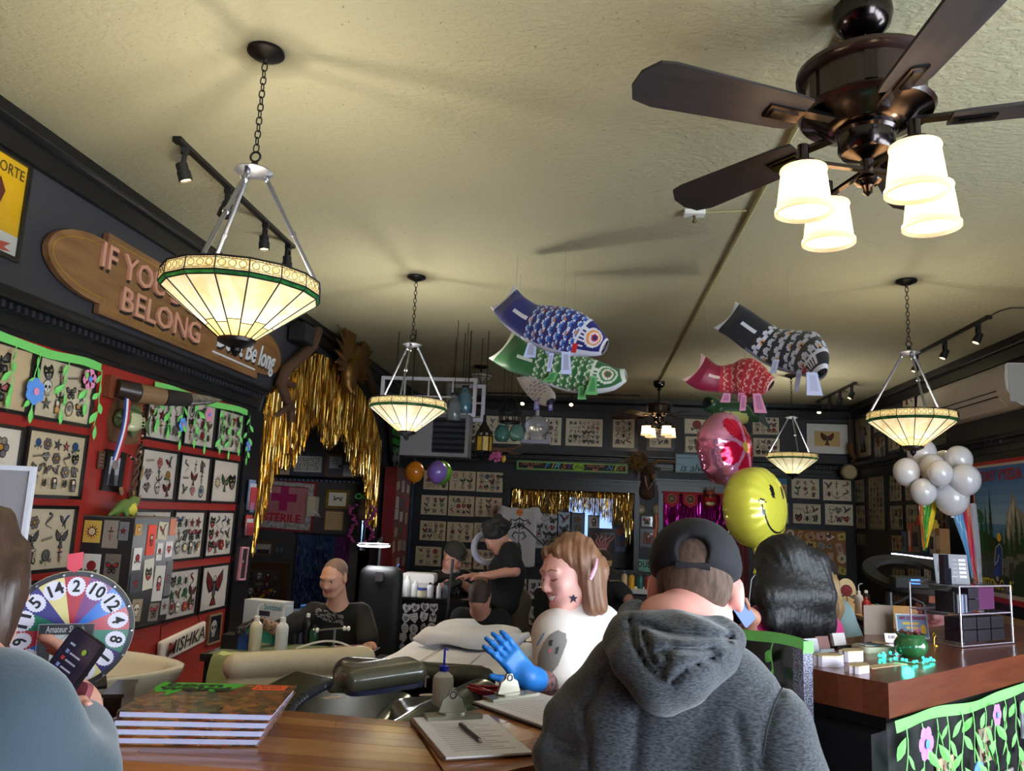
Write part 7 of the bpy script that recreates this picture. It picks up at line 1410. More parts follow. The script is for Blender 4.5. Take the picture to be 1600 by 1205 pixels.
# second station: cabinet with paper shapes, bottles
t=thing('black_cabinet','black cabinet covered with white paper shapes in the background','cabinet',(-1.24,6.3,0),.35*0);mb=MB();mb.bx(-.33,.36,-.14,.3,0,.91);mb.build('body',m_blk,t);mb=MB();mb.bx(-.35,.38,-.16,.32,.91,.93);mb.build('top',M('table_black',(20,20,22),.25,coat=.4),t)
shapes={'heart':[(0,-.5),(-.42,-.05),(-.48,.25),(-.25,.45),(0,.3),(.25,.45),(.48,.25),(.42,-.05)],'shield':[(-.4,.45),(.4,.45),(.4,-.1),(0,-.5),(-.4,-.1)],'round':circ(0,0,.45,14),'oval':circ(0,0,.38,14,.5),'leaf':[(0,.5),(.3,.1),(.2,-.3),(0,-.5),(-.2,-.3),(-.3,.1)],'tag':[(-.35,-.45),(.35,-.45),(.35,.2),(0,.48),(-.35,.2)]}
rnd=random.Random(5);kk=list(shapes);nr=['top','second','third','fourth','fifth','sixth'];nc=['left','centre left','centre right','right']
for j in range(5):
    for i in range(4):
        p=PY(635+14.5*i-1.6*j+rnd.uniform(-1,1),950+15.5*j+rnd.uniform(-2,2),6.155);kd=['heart','heart','heart','shield'][i] if j==0 else rnd.choice(kk);o=thing('paper_cutout','white paper %s cut-out on the black cabinet, %s row, %s'%(kd,nr[j],nc[i]),'paper',(p[0],6.158,p[2]),0,'paper cut-outs on the black cabinet');o.rotation_euler=(0,rnd.uniform(-.3,.3),0)
        mb=MB();mb.prism([(x*.075,z*.078) for x,z in shapes[kd]],-.003,-.001);so=mb.build('paper',paper((176,170,176)),o);D=Draw();motif(D,rnd.choice(KINDS),0,0,.045,rnd,GY);D.build('drawn_lines',so,-.0032)
for k,(x,h_,r,c_,cp,lb) in enumerate(((617,.19,.034,(206,190,150),(40,80,170),'yellowish bottle with blue spout'),(636,.17,.03,(206,204,200),(210,206,200),'tall clear bottle'),(650,.13,.027,(214,212,210),(220,220,220),'white dropper bottle'),(676,.12,.025,(200,200,204),(30,30,34),'grey bottle with black cap'),(691,.12,.02,(190,190,190),(190,190,190),'thin grey bottle'),(703,.14,.028,(60,62,70),(30,30,34),'dark bottle at the right end'))):
    p=PZ(x,931,.93);bottle(lb+' on the cabinet with paper shapes',(p[0],6.22,.931),h_,r,c_,cp,2 if k==0 else 0,None,'bottles on the background cabinet',.3)
t=thing('cream_jar','squat jar with blue lid on the cabinet with paper shapes','jar',(PZ(662,931,.93)[0],6.22,.931));mb=MB();mb.lathe([(0,0),(.036,0),(.036,.05),(.034,.052)],18);mb.build('jar_body',M('jar_cream',(196,186,160),.4),t);mb=MB();mb.lathe([(.038,.05),(.038,.066),(0,.066)],18);mb.build('lid',M('lid_blue',(40,60,140),.4),t)
t=thing('wipe_pack','white card box at the left end of the cabinet with paper shapes','box',(PZ(617,931,.93)[0]+.0,6.165,.931));mb=MB();mb.bx(-.036,.036,-.014,.014,0,.07);mb.build('carton',M('carton_white',(190,196,200),.5),t)
for k in range(2):t=thing('foam_box',('lower','upper')[k]+' white foam box behind the bottles on the black cabinet','box',(-1.40+.02*k,6.46,.931+.082*k));mb=MB();mb.rbox(-.13,.13,-.07,.07,0,.08,.02,axis='y');mb.build('box_body',M('foam_white',(196,190,186),.7),t)
t=thing('lamp_stand','thin black stand pole in front of the man in a cap','stand',(PY(700,900,5.9)[0],5.9,0));mb=MB();mb.cyl((-.03,0,0),(.03,0,1.25),.013,.011);mb.build('pole',m_can,t);mb=MB();mb.lathe([(0,.02),(.14,.02),(.15,0),(0,0)],18);mb.build('foot',m_can,t)
c=PY(762,856,6.8);t=thing('ring_light','unlit white ring light held beside the standing curly haired man','ring light',c,.5);mb=MB();mb.tube([(.125*math.cos(i*PI/14),0,.125*math.sin(i*PI/14)) for i in range(3,29)],.028,10);mb.build('ring',M('ring_lilac',(170,172,190),.5),t);mb=MB();mb.cyl((0,.04,-.14),(0,.04,-c[2]),.012);mb.build('pole',m_can,t)
t=thing('arc_lamp_arm','thin black curved lamp arm in front of the white T-shirt','lamp',(PY(845,855,7.2)[0],7.2,0));pts=[PY(x,y,7.2)-np.array([PY(845,855,7.2)[0],7.2,0]) for x,y in ((812,818),(825,828),(840,843),(856,858),(866,876))];mb=MB();mb.tube(pts+[(.16,0,.9),(.16,0,0)],.007);mb.build('arm',m_can,t)
# folding chair and rear cart
p=PY(850,965,7.7);t=thing('folding_chair','black folding chair by the low flash sheets behind the woman in white','chair',(p[0],7.7,0));mb=MB();mb.tube([(-.2,0,0),(.1,.0,.85),(.2,0,.9)],.012);mb.build('frame_side',m_can,t);mb=MB();mb.tube([(.2,-.3,0),(-.05,.05,.5),(-.15,.1,.55)],.012);mb.build('leg',m_can,t);mb=MB();mb.rbox(-.1,.26,-.03,.02,.62,.92,.05,axis='y');mb.build('backrest',m_can,t);mb=MB();mb.box((0,-.15,.45),(.38,.36,.03));mb.build('seat',m_can,t)
t=thing('white_cart','white framed cart with ink bottles in front of the back wall','cart',(.38,7.9,0));mw=M('cart_white',(186,186,190),.4)
for (x0,x1,z0,z1) in ((-.26,-.22,0,.93),(.42,.46,0,.93),(-.26,.46,.90,.94),(-.22,.42,.45,.48)):mb=MB();mb.bx(x0,x1,-.15,.2,z0,z1);mb.build('cart_frame',mw,t)
mb=MB();mb.bx(-.2,.4,-.1,.1,.66,.88);mb.build('box_on_shelf',M('crate_plum',(60,34,50),.6),t)
for k,(x,c_,h_,lb) in enumerate(((.02,(214,160,30),.16,'yellow'),(.10,(30,100,96),.15,'teal'),(.17,(150,50,50),.15,'red'),(.24,(226,226,226),.18,'white spray'),(-.05,(214,180,140),.17,'tan'),(.33,(220,216,210),.12,'short white'))):bottle(lb+' bottle on the white cart at the back',(.38+x,7.86,.941),h_,.028,c_,(40,40,44) if k != 3 else (60,110,190),0,None,'bottles on the white cart',0)
# ---- tattoo bed, pillow, black bolster, green vinyl chair and lamp
t=thing('tattoo_bed','padded tattoo bed draped in a white sheet','bed',(-.78,4.42,0),-.06);s=Soft();s.box((0,0,.70),(.80,1.9,.16),.06,0,.02);s.build('sheet_cover',M('bed_sheet',(206,208,216),.8,bump=(4,.25,.03)),t,.025,fold=lambda P:.004*np.sin(P[...,0]*31)+.004*np.sin(P[...,1]*9+P[...,0]*3))
mb=MB();mb.grid(lambda u,v:(.40+.015*math.sin(v*14)+.03*u,-.80+1.4*v,.76-.34*u-.05*math.sin(v*5)*u),8,24);mb.build('hanging_sheet',M('bed_sheet',(206,208,216),.8),t);mb=MB()
for x in (-.36,.36):
    for y in (-.9,.9):mb.bx(x-.03,x+.03,y-.03,y+.03,0,.62)
mb.bx(-.36,.36,-.93,.93,.55,.62);mb.build('bed_frame',m_blk,t)
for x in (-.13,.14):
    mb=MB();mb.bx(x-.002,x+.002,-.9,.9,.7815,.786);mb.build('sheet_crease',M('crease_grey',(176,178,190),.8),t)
p=PZ(735,990,.80);t=thing('pillow','crumpled white pillow at the far end of the tattoo bed','pillow',(-.70,4.95,.79),-.1);s=Soft();s.box((0,0,.06),(.56,.36,.10),.045,0,.03);s.cone((.25,-.1,.06),(.36,-.13,.11),.03,.008,0,.06);s.cone((-.25,-.12,.05),(-.33,-.16,.04),.03,.012,0,.06);s.cone((-.2,.12,.08),(-.05,.14,.12),.03,.03,0,.06);s.build('pillow_case',M('bed_sheet',(206,208,216),.8),t,.016,fold=lambda P:.007*np.sin(P[...,0]*19+P[...,1]*14)+.005*np.sin(P[...,1]*41-P[...,0]*8))
a,b=PY(640,1062,3.30),PY(752,1066,3.30);t=thing('black_bolster','black padded roll lettered WELT at the near end of the bed','bolster',(a[0],3.36,a[2]),0);Lb=b[0]-a[0];s=Soft();s.cone((-.28,0,0),(Lb-.01,0,0),.062,.062,0,.01);s.build('roll',M('bolster_black',(18,18,20),.35,coat=.2),t,.013);text('WELT',t,.02,-.005,-.0625,.062,(170,170,172),wid=.125,bold=.002);mb=MB();mb.bx(-.2,.25,-.01,.05,-a[2]+.02,-.06);mb.build('support',m_blk,t)
m_vin=M('green_black_vinyl',(44,56,48),.22,coat=.35,bump=(6,.1,.02))
t=thing('tattoo_chair','large dark green vinyl reclining chair behind the wooden counter','chair',(-.55,2.65,0));s=Soft();s.box((-.36,.06,.855),(.54,.84,.17),.06,0,.03,np.array(Matrix.Rotation(.12,3,'Y')));s.build('leg_pad',m_vin,t,.016);s=Soft();s.box((.27,.06,.875),(.66,.72,.16),.06,0,.04,np.array(Matrix.Rotation(-.05,3,'Y')@Matrix.Rotation(.4,3,'Z')));s.cone((-.02,-.24,.925),(.16,.34,.945),.05,.05,0,.08);s.build('seat_pad',m_vin,t,.016)
mb=MB();mb.bx(-.3,.3,-.2,.2,.1,.76);mb.bx(-.4,.4,-.28,.28,0,.1);mb.build('base',m_blk,t)
for k,(x,y,nm_) in enumerate(((517,1101,'star shaped'),(666,1096,'oval'))):
    p=PZ(x,y,.945);o=thing('sticker','%s sticker on the green vinyl chair'%nm_,'sticker',(p[0],p[1],.95-.0),.6);mb=MB();P=[((.055 if i%2 else .03)*math.cos(i*PI/7),(.03 if i%2 else .018)*math.sin(i*PI/7)) for i in range(14)] if k==0 else circ(0,0,.04,14,.022);mb.prismz(P,0,.002);mb.build('paper',paper((196,176,160)),o);o.location[2]=.966 if k==0 else .965;o.scale=(.7,.7,1)
t=thing('cream_bolster','cream wrapped double cushion on the chair arm left of the lamp','cushion',(-1.28,3.50,.78),.55);s=Soft();s.cone((-.25,0,.125),(.30,0,.135),.058,.058,0,.004);s.cone((-.25,0,.025),(.30,0,.035),.058,.058,0,.004);s.build('cushion',M('cream_wrap',(206,194,166),.5,coat=.2,bump=(18,.4,.012)),t,.013);mb=MB();mb.bx(-.2,.25,-.04,.04,-.78,-.02);mb.build('arm_support',m_blk,t)
t=thing('gooseneck_lamp','black lamp with oblong shell head and ribbed gooseneck above the vinyl chair','lamp',(0,0,0));o0=Vector(PY(452,1114,2.08));t.location=o0
g=[Vector(PY(x,y,Y))-o0 for x,y,Y in ((448,1124,2.05),(458,1105,2.10),(478,1088,2.15),(502,1074,2.22),(528,1064,2.28))];mb=MB();pts=[]
for i in range(41):f=i/40*4;k=min(int(f),3);pts.append(g[k].lerp(g[k+1],f-k))
mb.tube(pts,[.0135 if i%2 else .0115 for i in range(41)],12);mb.build('gooseneck',M('rubber_black',(24,26,38),.4),t)
h0=Vector(PY(522,1067,2.26))-o0;h1=Vector(PY(664,1046,2.42))-o0;mid=(h0+h1)/2;d=(h1-h0);Ln_=d.length;Rm=d.to_track_quat('X','Z').to_matrix();m_shell=M('shell_olive',(74,72,58),.25,coat=.5)
s=Soft();s.box((0,0,.005),(Ln_*.9,.14,.062),.029,0,.02);s.cone((-Ln_*.35,0,-.005),(-Ln_*.52,0,-.012),.024,.016,0,.03);o=s.build('lamp_head',m_shell,t,.008);o.location=mid;o.rotation_euler=Rm.to_euler();mb=MB();mb.rbox(-Ln_*.41,Ln_*.42,-.077,.077,-.03,-.018,.045);f=mb.build('head_rim',M('rim_indigo',(40,44,70),.3),t);f.location=mid;f.rotation_euler=Rm.to_euler();mb=MB();mb.cyl(g[0],(g[0].x-.05,g[0].y+.3,-o0.z+.02),.012);mb.build('stand',m_can,t)
p=PZ(690,1112,.96);bottle('clear squeeze bottle with blue cap standing on the vinyl chair',(p[0],p[1],.962),.155,.034,(228,228,222),(30,50,190),2,.55,rz=-.6)
p=PZ(770,1093,.955);t=thing('red_cable','coiled red clip cord lying on the vinyl chair','cable',(p[0],p[1],.962));mb=MB();rnd=random.Random(3);pts=[]
for i in range(90):a=i/90*2*PI*3.5;pts.append((.10*math.cos(a)+.012*math.sin(i*.3),(.035+.008*math.sin(i*.21))*math.sin(a),.008+.004*math.sin(i*.5)+.0003*i));
pts+=[(.02,-.03,.02),(-.08,-.0,.015),(-.12,.02,.01)]
mb.tube(pts,.0038,6);mb.build('cord',M('cable_red',(176,24,60),.4),t);mb=MB();mb.cyl((-.12,.02,.012),(-.17,.045,.014),.0055,.004);mb.build('plug',M('chrome',(190,190,196),.1,1),t)
# ================================================================ right counter
C0=Vector((PZ(1388,1068,CT)[0],PZ(1388,1068,CT)[1],0));E1=Vector((PZ(1600,1022,CT)[0],PZ(1600,1022,CT)[1],0));d1=(E1-C0).normalized();d2=Vector((-d1.y,d1.x,0));RA=math.atan2(d1.y,d1.x)
t=thing('till_counter','thick red-brown wooden counter at the right with the green pot','counter',(C0.x,C0.y,CT),RA);m_tw=[Mwood('till_wood_%d'%i,a,b,2.5,(2,22,22),.3,.35) for i,(a,b) in enumerate((((92,44,28),(112,58,36)),((104,52,32),(126,66,40)),((84,40,26),(104,54,34))))]
rnd=random.Random(4);nb=7
for k in range(nb):mb=MB();mb.bx(0,2.3,.58*k/nb+.0004,.58*(k+1)/nb-.0004,-.105,-.0004*rnd.random());mb.build('plank',m_tw[rnd.randrange(3)],t,0)
mb=MB();mb.bx(.05,2.3,.035,.54,-CT,-.106);mb.build('front_panel',M('panel_black',(18,18,20),.5),t)
t=thing('black_safe','black steel box with a round lock under the right counter','safe',(C0.x,C0.y,0),RA);mb=MB();mb.bx(-.06,.045,-.0+.03,.42,.3,.98);mb.build('body',M('safe_black',(22,22,26),.35,.3),t)
p=PY(1305,1190,2.75);mb=MB();mb.lathe([(0,.03),(.02,.03),(.022,.012),(.036,.01),(.038,0)],18,(0,0,0),'y');o=mb.build('lock',M('lock_steel',(120,118,110),.3,.9),t);o.rotation_euler=(0,0,-PI/2);o.location=(-.062,.27,.80)
n1=Vector((d1.y,-d1.x,0));gl=C0+n1*.012
garland('green paper garland along the front of the right counter',(gl.x,gl.y,CT-.108),RA,1.25,.035,((.05,.42,None),(.17,.36,('lilac',.14,1.2)),(.27,.30,None),(.36,.40,None),(.47,.42,None),(.57,.40,('blue',.55,1.3)),(.67,.3,None),(.76,.34,('lilac',.1,.9)),(.86,.26,None),(.97,.3,None),(1.08,.26,None),(1.2,.3,None)),9)
for k,(x,z,w_,h_,c_) in enumerate(((.20,-.36,.16,.30,(206,196,190)),(.45,-.30,.13,.22,(196,170,140)),(.80,-.20,.12,.12,(170,150,130)),(.82,-.44,.12,.2,(190,160,120)),(1.02,-.42,.08,.2,(150,140,140)),(1.25,-.16,.15,.14,(140,140,150)),(1.22,-.40,.14,.22,(190,170,150)))):
    pp=C0+d1*x+d2*.03;picture('flash_print',('large white','tan','small upper tan','lower ochre','narrow grey','small grey upper','pale lower')[k]+' flash print on the front of the right counter','picture',(pp.x,pp.y,CT-.10+z),RA,w_,h_,'prints on the counter front',fw=0,sheet=c_,grid=(2,3),seed=600+k,glass=False,reds=.9)
# gate with garland
gA=Vector(PZ(1262,1003,1.235));gB=Vector(PZ(1128,974,1.235));dg=(gB-gA);dg.z=0;Lg=.62;dg.normalize();rg_=math.atan2(-dg.y,-dg.x)
gs=gA+dg*Lg;t=thing('swing_gate','black glittery swing gate with a green paper strip along its top','gate',(gs.x,gs.y,0),rg_);mb=MB();mb.bx(0,Lg-.05,-.012,.012,.1,1.21);mb.build('gate_panel',M('gate_black',(16,16,20),.3),t);mb=MB();mb.bx(Lg-.045,Lg,-.02,.02,0,1.235);mb.build('gate_post',M('glitter_black',(22,22,30),.25,.4,noise=(260,.06),rgb2=(110,110,130)),t);mb=MB();mb.bx(.1,.42,-.0135,-.0125,.9,1.12);mb.build('pale_print',M('print_teal',(110,140,130),.5),t)
o=garland('green paper strip with three leafy vines on the black gate',(gs.x+n1.x*.0+.0,gs.y,1.242),rg_,Lg+.004,.035,((.18,.11,None),(.32,.13,('lilac',.95,.8)),(.50,.18,None)),11);o.location=(gs.x+math.sin(rg_)*.022,gs.y-math.cos(rg_)*.022,1.242)
mb=MB();mb.bx(Lg,Lg+.003,-.022,.022,1.20,1.237);mb.build('paper_end',m_gr,t)
# things on the right counter
def on(x,y):q=PZ(x,y,CT);return (q[0],q[1],CT)
t=thing('green_pot','round glazed green pot on the right counter','pot',on(1424,1026));mb=MB();mb.lathe([(0,0),(.035,0),(.05,.012),(.06,.035),(.06,.05),(.05,.066),(.046,.072),(.052,.080),(.054,.085),(.046,.085),(.044,.075),(.0,.07)],30);mb.build('pot_body',M('green_glaze',(44,92,52),.12,coat=.6,bump=(30,.15,.004)),t);mb=MB();rnd=random.Random(1)
for i in range(14):mb.ell((rnd.uniform(-.03,.03),rnd.uniform(-.03,.03),.085+rnd.uniform(-.004,.008)),(.008,.008,.006),6,4)
mb.build('candy',M('wrapped_candy',(110,50,40),.4),t)
t=thing('fairy_lights','string of teal fairy lights around the green pot','lights',on(1420,1034));rnd=random.Random(2);led=MB();led.ell((0,0,0),(.005,.005,.005),8,5);lm=led.mesh('light_bead',Memit('teal_led',(40,255,220),5),0);pts=[]
for i in range(24):a=i/23*5.4-1.2+PI*.75;r=.085+rnd.uniform(-.015,.02);pts.append((r*math.cos(a)+.0,r*.85*math.sin(a)+.03,.006));inst('light_bead',lm,t,(pts[-1][0]+rnd.uniform(-.01,.01),pts[-1][1]+rnd.uniform(-.01,.01),.007+rnd.uniform(0,.006)))
mb=MB();mb.tube(pts,.0012,5);mb.build('wire',M('wire_clear',(120,170,160),.3),t);bulb('teal_glow',t,(-.03,-.07,.03),.12,(.1,1,.85),.02)
for k,(x,y,n_,w_) in enumerate(((1296,1040,3,.12),(1331,1032,3,.12),(1342,1050,2,.11))):
    t=thing('sticker_stack',('left','rear','front')[k]+' stack of die-cut paper stickers on the right counter','stickers',on(x,y),.5+.2*k);P=[(w_*.5*(1+.10*math.sin(i*2.3))*math.cos(i*PI/10),w_*.24*(1+.16*math.sin(i*1.7))*math.sin(i*PI/10)) for i in range(20)]
    for q in range(n_*3):mb=MB();mb.prismz(P,.0042*q,.0042*q+.0036);mb.build('sticker_layer',paper((212,200,216) if q<n_*3-1 else (190,168,130)),t)
t=thing('paper_strip','tan printed paper strip lying in front of the green pot','paper',on(1385,1040),RA-.1);mb=MB();mb.bx(-.12,.10,-.02,.02,0,.002);mb.build('paper',paper((190,160,124)),t)
p=on(1428,998);t=thing('gift_sign','framed GIFT CERTIFICATE sign standing behind the green pot','sign',p,.18);t.rotation_euler=(-.15,0,.18);mb=MB();mb.bx(-.075,.075,0,.006,0,.105);mb.build('frame',M('sign_white',(206,206,210),.5),t);D=Draw();D.rect(-.069,.069,.006,.099,(110,140,170));D.rect(-.045,.03,.058,.070,(214,184,80));D.rect(-.03,.03,.040,.050,(214,184,80));D.circ(.05,.04,.014,(226,190,40),12,.022);D.fill([(-.05,.01),(-.01,.012),(.03,.03),(.04,.04),(.03,.045),(-.01,.03)],(214,130,150));D.circ(-.05,.02,.01,(170,40,40));D.circ(.03,.02,.01,(170,40,40));D.build('printed_art',t,-.0005);text('GIFT CERTIFICATE!',t,-.0,.086,-.003,.016,(150,30,70),wid=.12,bold=.0006)
t=thing('card_stand','small white price card standing left of the green pot','card',on(1395,1012),.2);t.rotation_euler=(-.2,0,.2);mb=MB();mb.bx(-.028,.028,0,.003,0,.055);mb.build('card',paper((214,206,214)),t);text('3.00',t,0,.04,-.001,.018,(90,40,60));text('STICKERS',t,0,.015,-.001,.01,(90,40,60))
t=thing('folded_panel','grey-brown folded cardboard panel behind the gift sign','cardboard',on(1378,992),.45);mb=MB();mb.bx(-.10,.07,0,.006,0,.13);mb.build('panel',M('card_taupe',(150,132,122),.7),t)
t=thing('card_tray','paper tray of mixed cards at the back of the right counter','tray',on(1365,1018),.4);mb=MB();mb.rbox(-.075,.075,-.045,.045,0,.022,.02);mb.build('tray',M('tray_cream',(196,184,160),.6),t)
for k in range(4):mb=MB();mb.box((-.04+.025*k,0,.026+.002*k),(.045,.06,.002),Matrix.Rotation(.3*k,3,'Z'));mb.build('card',ink([(200,196,190),(90,120,150),(60,50,46),(180,150,110)][k]),t)
for k,(x,y,c_,lb) in enumerate(((1289,1020,(96,40,30),'dark red box of cards'),(1315,1014,(186,176,176),'white card rack'),(1272,1024,(150,150,156),'small grey photo card'))):
    t=thing('card_box',lb+' at the left end of the right counter','card holder',on(x,y),.6);t.rotation_euler=(-.25,0,.6);mb=MB();mb.bx(-.035,.035,0,.012,0,.06);mb.build('card_face',paper(c_),t);mb=MB();mb.bx(-.038,.038,-.014,.03,0,.012);mb.build('base',m_blk,t)
# acrylic display
p=on(1503,1013);p=(p[0],p[1],CT+.004);t=thing('acrylic_display','two tier clear acrylic display of small black boxes on the right counter','display',p,RA-.15);m_ac2=Mglass('acrylic',(250,248,252),.045);ma_e=M('acrylic_rim',(176,164,178),.15,trans=.4);Wd_,Dp,Hd=.40,.22,.245
for (x0,x1,y0,y1,z0,z1) in ((0,Wd_,0,.004,0,.11),(0,.004,0,Dp,0,Hd),(0,Wd_,0,.004,.14,Hd),(Wd_-.004,Wd_,0,Dp,0,Hd),(0,Wd_,0,Dp,Hd-.004,Hd),(0,Wd_,0,Dp,.128,.132)):mb=MB();y1=y0 if y1-y0<.01 else y1;x1=x0 if x1-x0<.01 else x1;z1=z0 if z1-z0<.01 else z1;mb.quad(*([(x0,y0,z0),(x1,y0,z0),(x1,y0,z1),(x0,y0,z1)] if y0==y1 else [(x0,y0,z0),(x1,y1,z0),(x1,y1,z1),(x0,y0,z1)] if x0==x1 else [(x0,y0,z0),(x1,y0,z0),(x1,y1,z0),(x0,y1,z0)]));mb.build('acrylic_panel',m_ac2,t)
mb=MB()
for z in (.002,.13,Hd):mb.tube([(0,0,z),(Wd_,0,z),(Wd_,Dp,z),(0,Dp,z)],.003,5,True)
for x,y in ((0,0),(Wd_,0),(0,Dp),(Wd_,Dp)):mb.cyl((x,y,0),(x,y,Hd),.0035)
mb.build('acrylic_edges',ma_e,t);mbk=M('box_black',(26,22,28),.4)
for j in range(2):
    for i in range(3):mb=MB();mb.bx(.05+.11*i,.152+.11*i,.02,.10,.012+.052*j,.06+.052*j);mb.build('small_box',mbk,t);
for j in range(2):mb=MB();mb.bx(.12,.2,.03,.10,.14+.05*j,.185+.05*j);mb.build('small_box',mbk,t)
mb=MB();mb.bx(.21,.36,.05,.12,.14,.24);mb.build('plum_box',M('box_plum',(96,50,84),.3),t);mb=MB();mb.bx(.006,.016,.03,.11,.135,.22);mb.build('dark_card',M('card_dark',(14,12,14),.4),t)
for k in range(3):mb=MB();mb.lathe([(0,0),(.013,0),(.013,.075),(0,.08)],12,(.03+.028*k,.03,.134));mb.build('tube',M('tube_%d'%k,((40,40,50),(90,100,130),(60,64,80))[k],.3),t)
q=Vector(p)+d1*.20+d2*.1;t=thing('display_card','black glossy product card with white lines on top of the acrylic display','card',(q.x,q.y,CT+Hd+.001),RA-.35);t.rotation_euler=(-.12,0,RA-.6);mb=MB();mb.bx(-.08,.08,0,.005,0,.13);mb.build('card',M('card_gloss',(44,42,54),.4,coat=.1),t);D=Draw()
for k in range(5):D.rect(.035,.068,.028+.018*k,.038+.018*k,(206,196,206));D.rect(.005,.028,.032+.018*k,.034+.018*k,(170,166,176))
D.line(circ(-.035,.07,.028,20),.003,(110,108,124),True);D.line(circ(.0,.018,.014,16),.003,(150,146,156),True);D.build('print',t,-.0005)
for k in range(3):
    q=Vector(p)+d1*(.07+.025*k)+d2*.09;t=thing('black_tube',('left','middle','right')[k]+' black tube box standing on the acrylic display','box',(q.x,q.y,CT+Hd+.001),RA);mb=MB();mb.bx(-.011,.011,-.011,.011,0,.13-.03*k*(k==2));mb.build('carton',M('carton_gloss',(20,20,28),.25,coat=.2),t)
t=thing('bracelet_pile','pile of small trinkets on top of the acrylic display','trinkets',(Vector(p)+d1*.33+d2*.12+Vector((0,0,Hd+.001))));mb=MB();rnd=random.Random(8)
for i in range(30):mb.tube([(.05*rnd.uniform(-1,1)+.016*math.cos(a),.04*rnd.uniform(-.2,.2)+.016*math.sin(a),.006+.012*rnd.random()) for a in (0,1.5,3,4.5)],.003,5,True)
o=mb.build('trinkets',M('trinket_dark',(60,50,50),.3,.4),t);o['kind']='stuff'
t=thing('yellow_card_clip','small brass wire card clip beside the green pot','card clip',on(1460,1010),.4);mb=MB();mb.tube([(0,0,0),(0,0,.03),(.01,0,.045),(0,0,.055),(-.008,0,.045),(0,0,.036)],.002,6);mb.lathe([(0,0),(.014,0),(.012,.006),(0,.006)],12);mb.build('clip',M('brass_wire',(190,150,60),.3,.8),t)
# ring light on a stand behind the right counter
c=PY(1418,896,4.55);t=thing('ring_light','large unlit ring light lying flat on a stand behind the right counter','ring light',c,0);t.rotation_euler=(.36,-.03,0);mb=MB();R=.225
mb.lathe([(R,.012),(R,-.012),(R-.07,-.012),(R-.07,.012),(R,.012)],48);mb.build('ring',M('ring_olive',(14,13,10),.75),t);mb=MB();mb.box((-.06,-.17,.03),(.16,.09,.05),Matrix.Rotation(-.3,3,'X'));hb=mb.build('control_box',M('control_black',(14,14,14),.75),t);mb=MB();mb.box((-.045,-.212,.052),(.045,.03,.004),Matrix.Rotation(.9,3,'X'));mb.build('lcd',Memit('lcd_blue',(60,120,230),1.6),hb)
t2=thing('light_stand','black vertical stand pole under the big ring light','stand',(PY(1389,930,4.5)[0],4.5,0));zt_=c[2]-.10;mb=MB();mb.cyl((0,0,0),(0,0,zt_-.0),.012);mb.cyl((0,0,zt_-.16),(0,0,zt_),.018);mb.build('pole',m_can,t2)
for k in range(3):a=2*PI*k/3;mb=MB();mb.cyl((0,0,.25),(.3*math.cos(a),.3*math.sin(a),.01),.009);mb.build('tripod_leg',m_can,t2)
mb=MB();mb.tube([(.02,0,zt_-.06),(.10,0,zt_-.02),(.17,.0,zt_-.05),(.19,.0,zt_-.2),(.18,0,zt_-.3)],.008);mb.build('phone_arm',m_can,t2)
# work station along the right wall
t=thing('work_station','wood topped black work station along the right wall','station',(2.75,6.6,0));mb=MB();mb.bx(-.55,.9,-.95,1.4,.87,.90);mb.build('worktop',Mwood('maple_top',(186,152,104),(206,174,126),3,(10,1,10),.4,.2),t);mb=MB();mb.bx(-.50,.9,-.9,1.4,0,.87);mb.build('drawer_body',m_blk,t)
for k in range(3):mb=MB();mb.bx(-.515,-.5,-.85,1.3,.12+.25*k,.35+.25*k);dr=mb.build('drawer',m_can,t);mb=MB();mb.bx(-.535,-.515,-.6,.6,.30+.25*k,.315+.25*k);mb.build('handle',M('handle_wood',(120,100,76),.5),dr)
t=thing('upper_shelf','black shelf with a lit strip holding toy boxes on the right wall','shelf',(XR-.02,9.05,1.34),0);mb=MB();mb.bx(-.30,0,-.55,.75,0,.03);mb.build('board',m_blk,t);mb=MB();mb.bx(-.31,-.29,-.5,.7,-.014,-.001);mb.build('light_strip',Memit('strip_led',(220,232,255),6),t)
for k,(y,w_,h_,c_,lb) in enumerate(((.62,.1,.3,(90,110,130),'tall blue grey jar'),(.45,.06,.42,(226,100,90),'coral pencil fan'),(.28,.2,.40,(130,110,100),'patchwork toy box'),(.05,.16,.40,(60,80,130),'dark blue toy box'),(-.15,.12,.33,(200,190,170),'pale toy card'),(-.3,.1,.36,(190,140,90),'tan toy box'))):
    o=thing('toy_box',lb+' on the black shelf of the right wall','toy box',(XR-.17,9.05+y,1.371),0,'toys on the right shelf');mb=MB();mb.bx(-.05,.05,-w_/2,w_/2,0,h_*.75);mb.build('carton',ink(c_),o);mb=MB();mb.bx(-.053,-.05,-w_*.35,w_*.35,h_*.15,h_*.55);mb.build('window_panel',ink((206,196,180) if k%2 else (60,50,60)),o)
for k,(y,c_,lb) in enumerate(((.25,(190,60,50),'red and yellow toy figure'),(.02,(40,110,180),'blue toy block'),(-.12,(226,190,60),'yellow toy block'))):
    z=1.371+(.30,.30,.2475)[k]+.001;o=thing('toy',lb+' on top of the toy boxes','toy',(XR-.17,9.05+y,z),0);mb=MB();mb.rbox(-.035,.035,-.04,.04,0,.07,.015);mb.ell((0,0,.085),(.03,.03,.03));mb.build('toy_body',ink(c_),o)
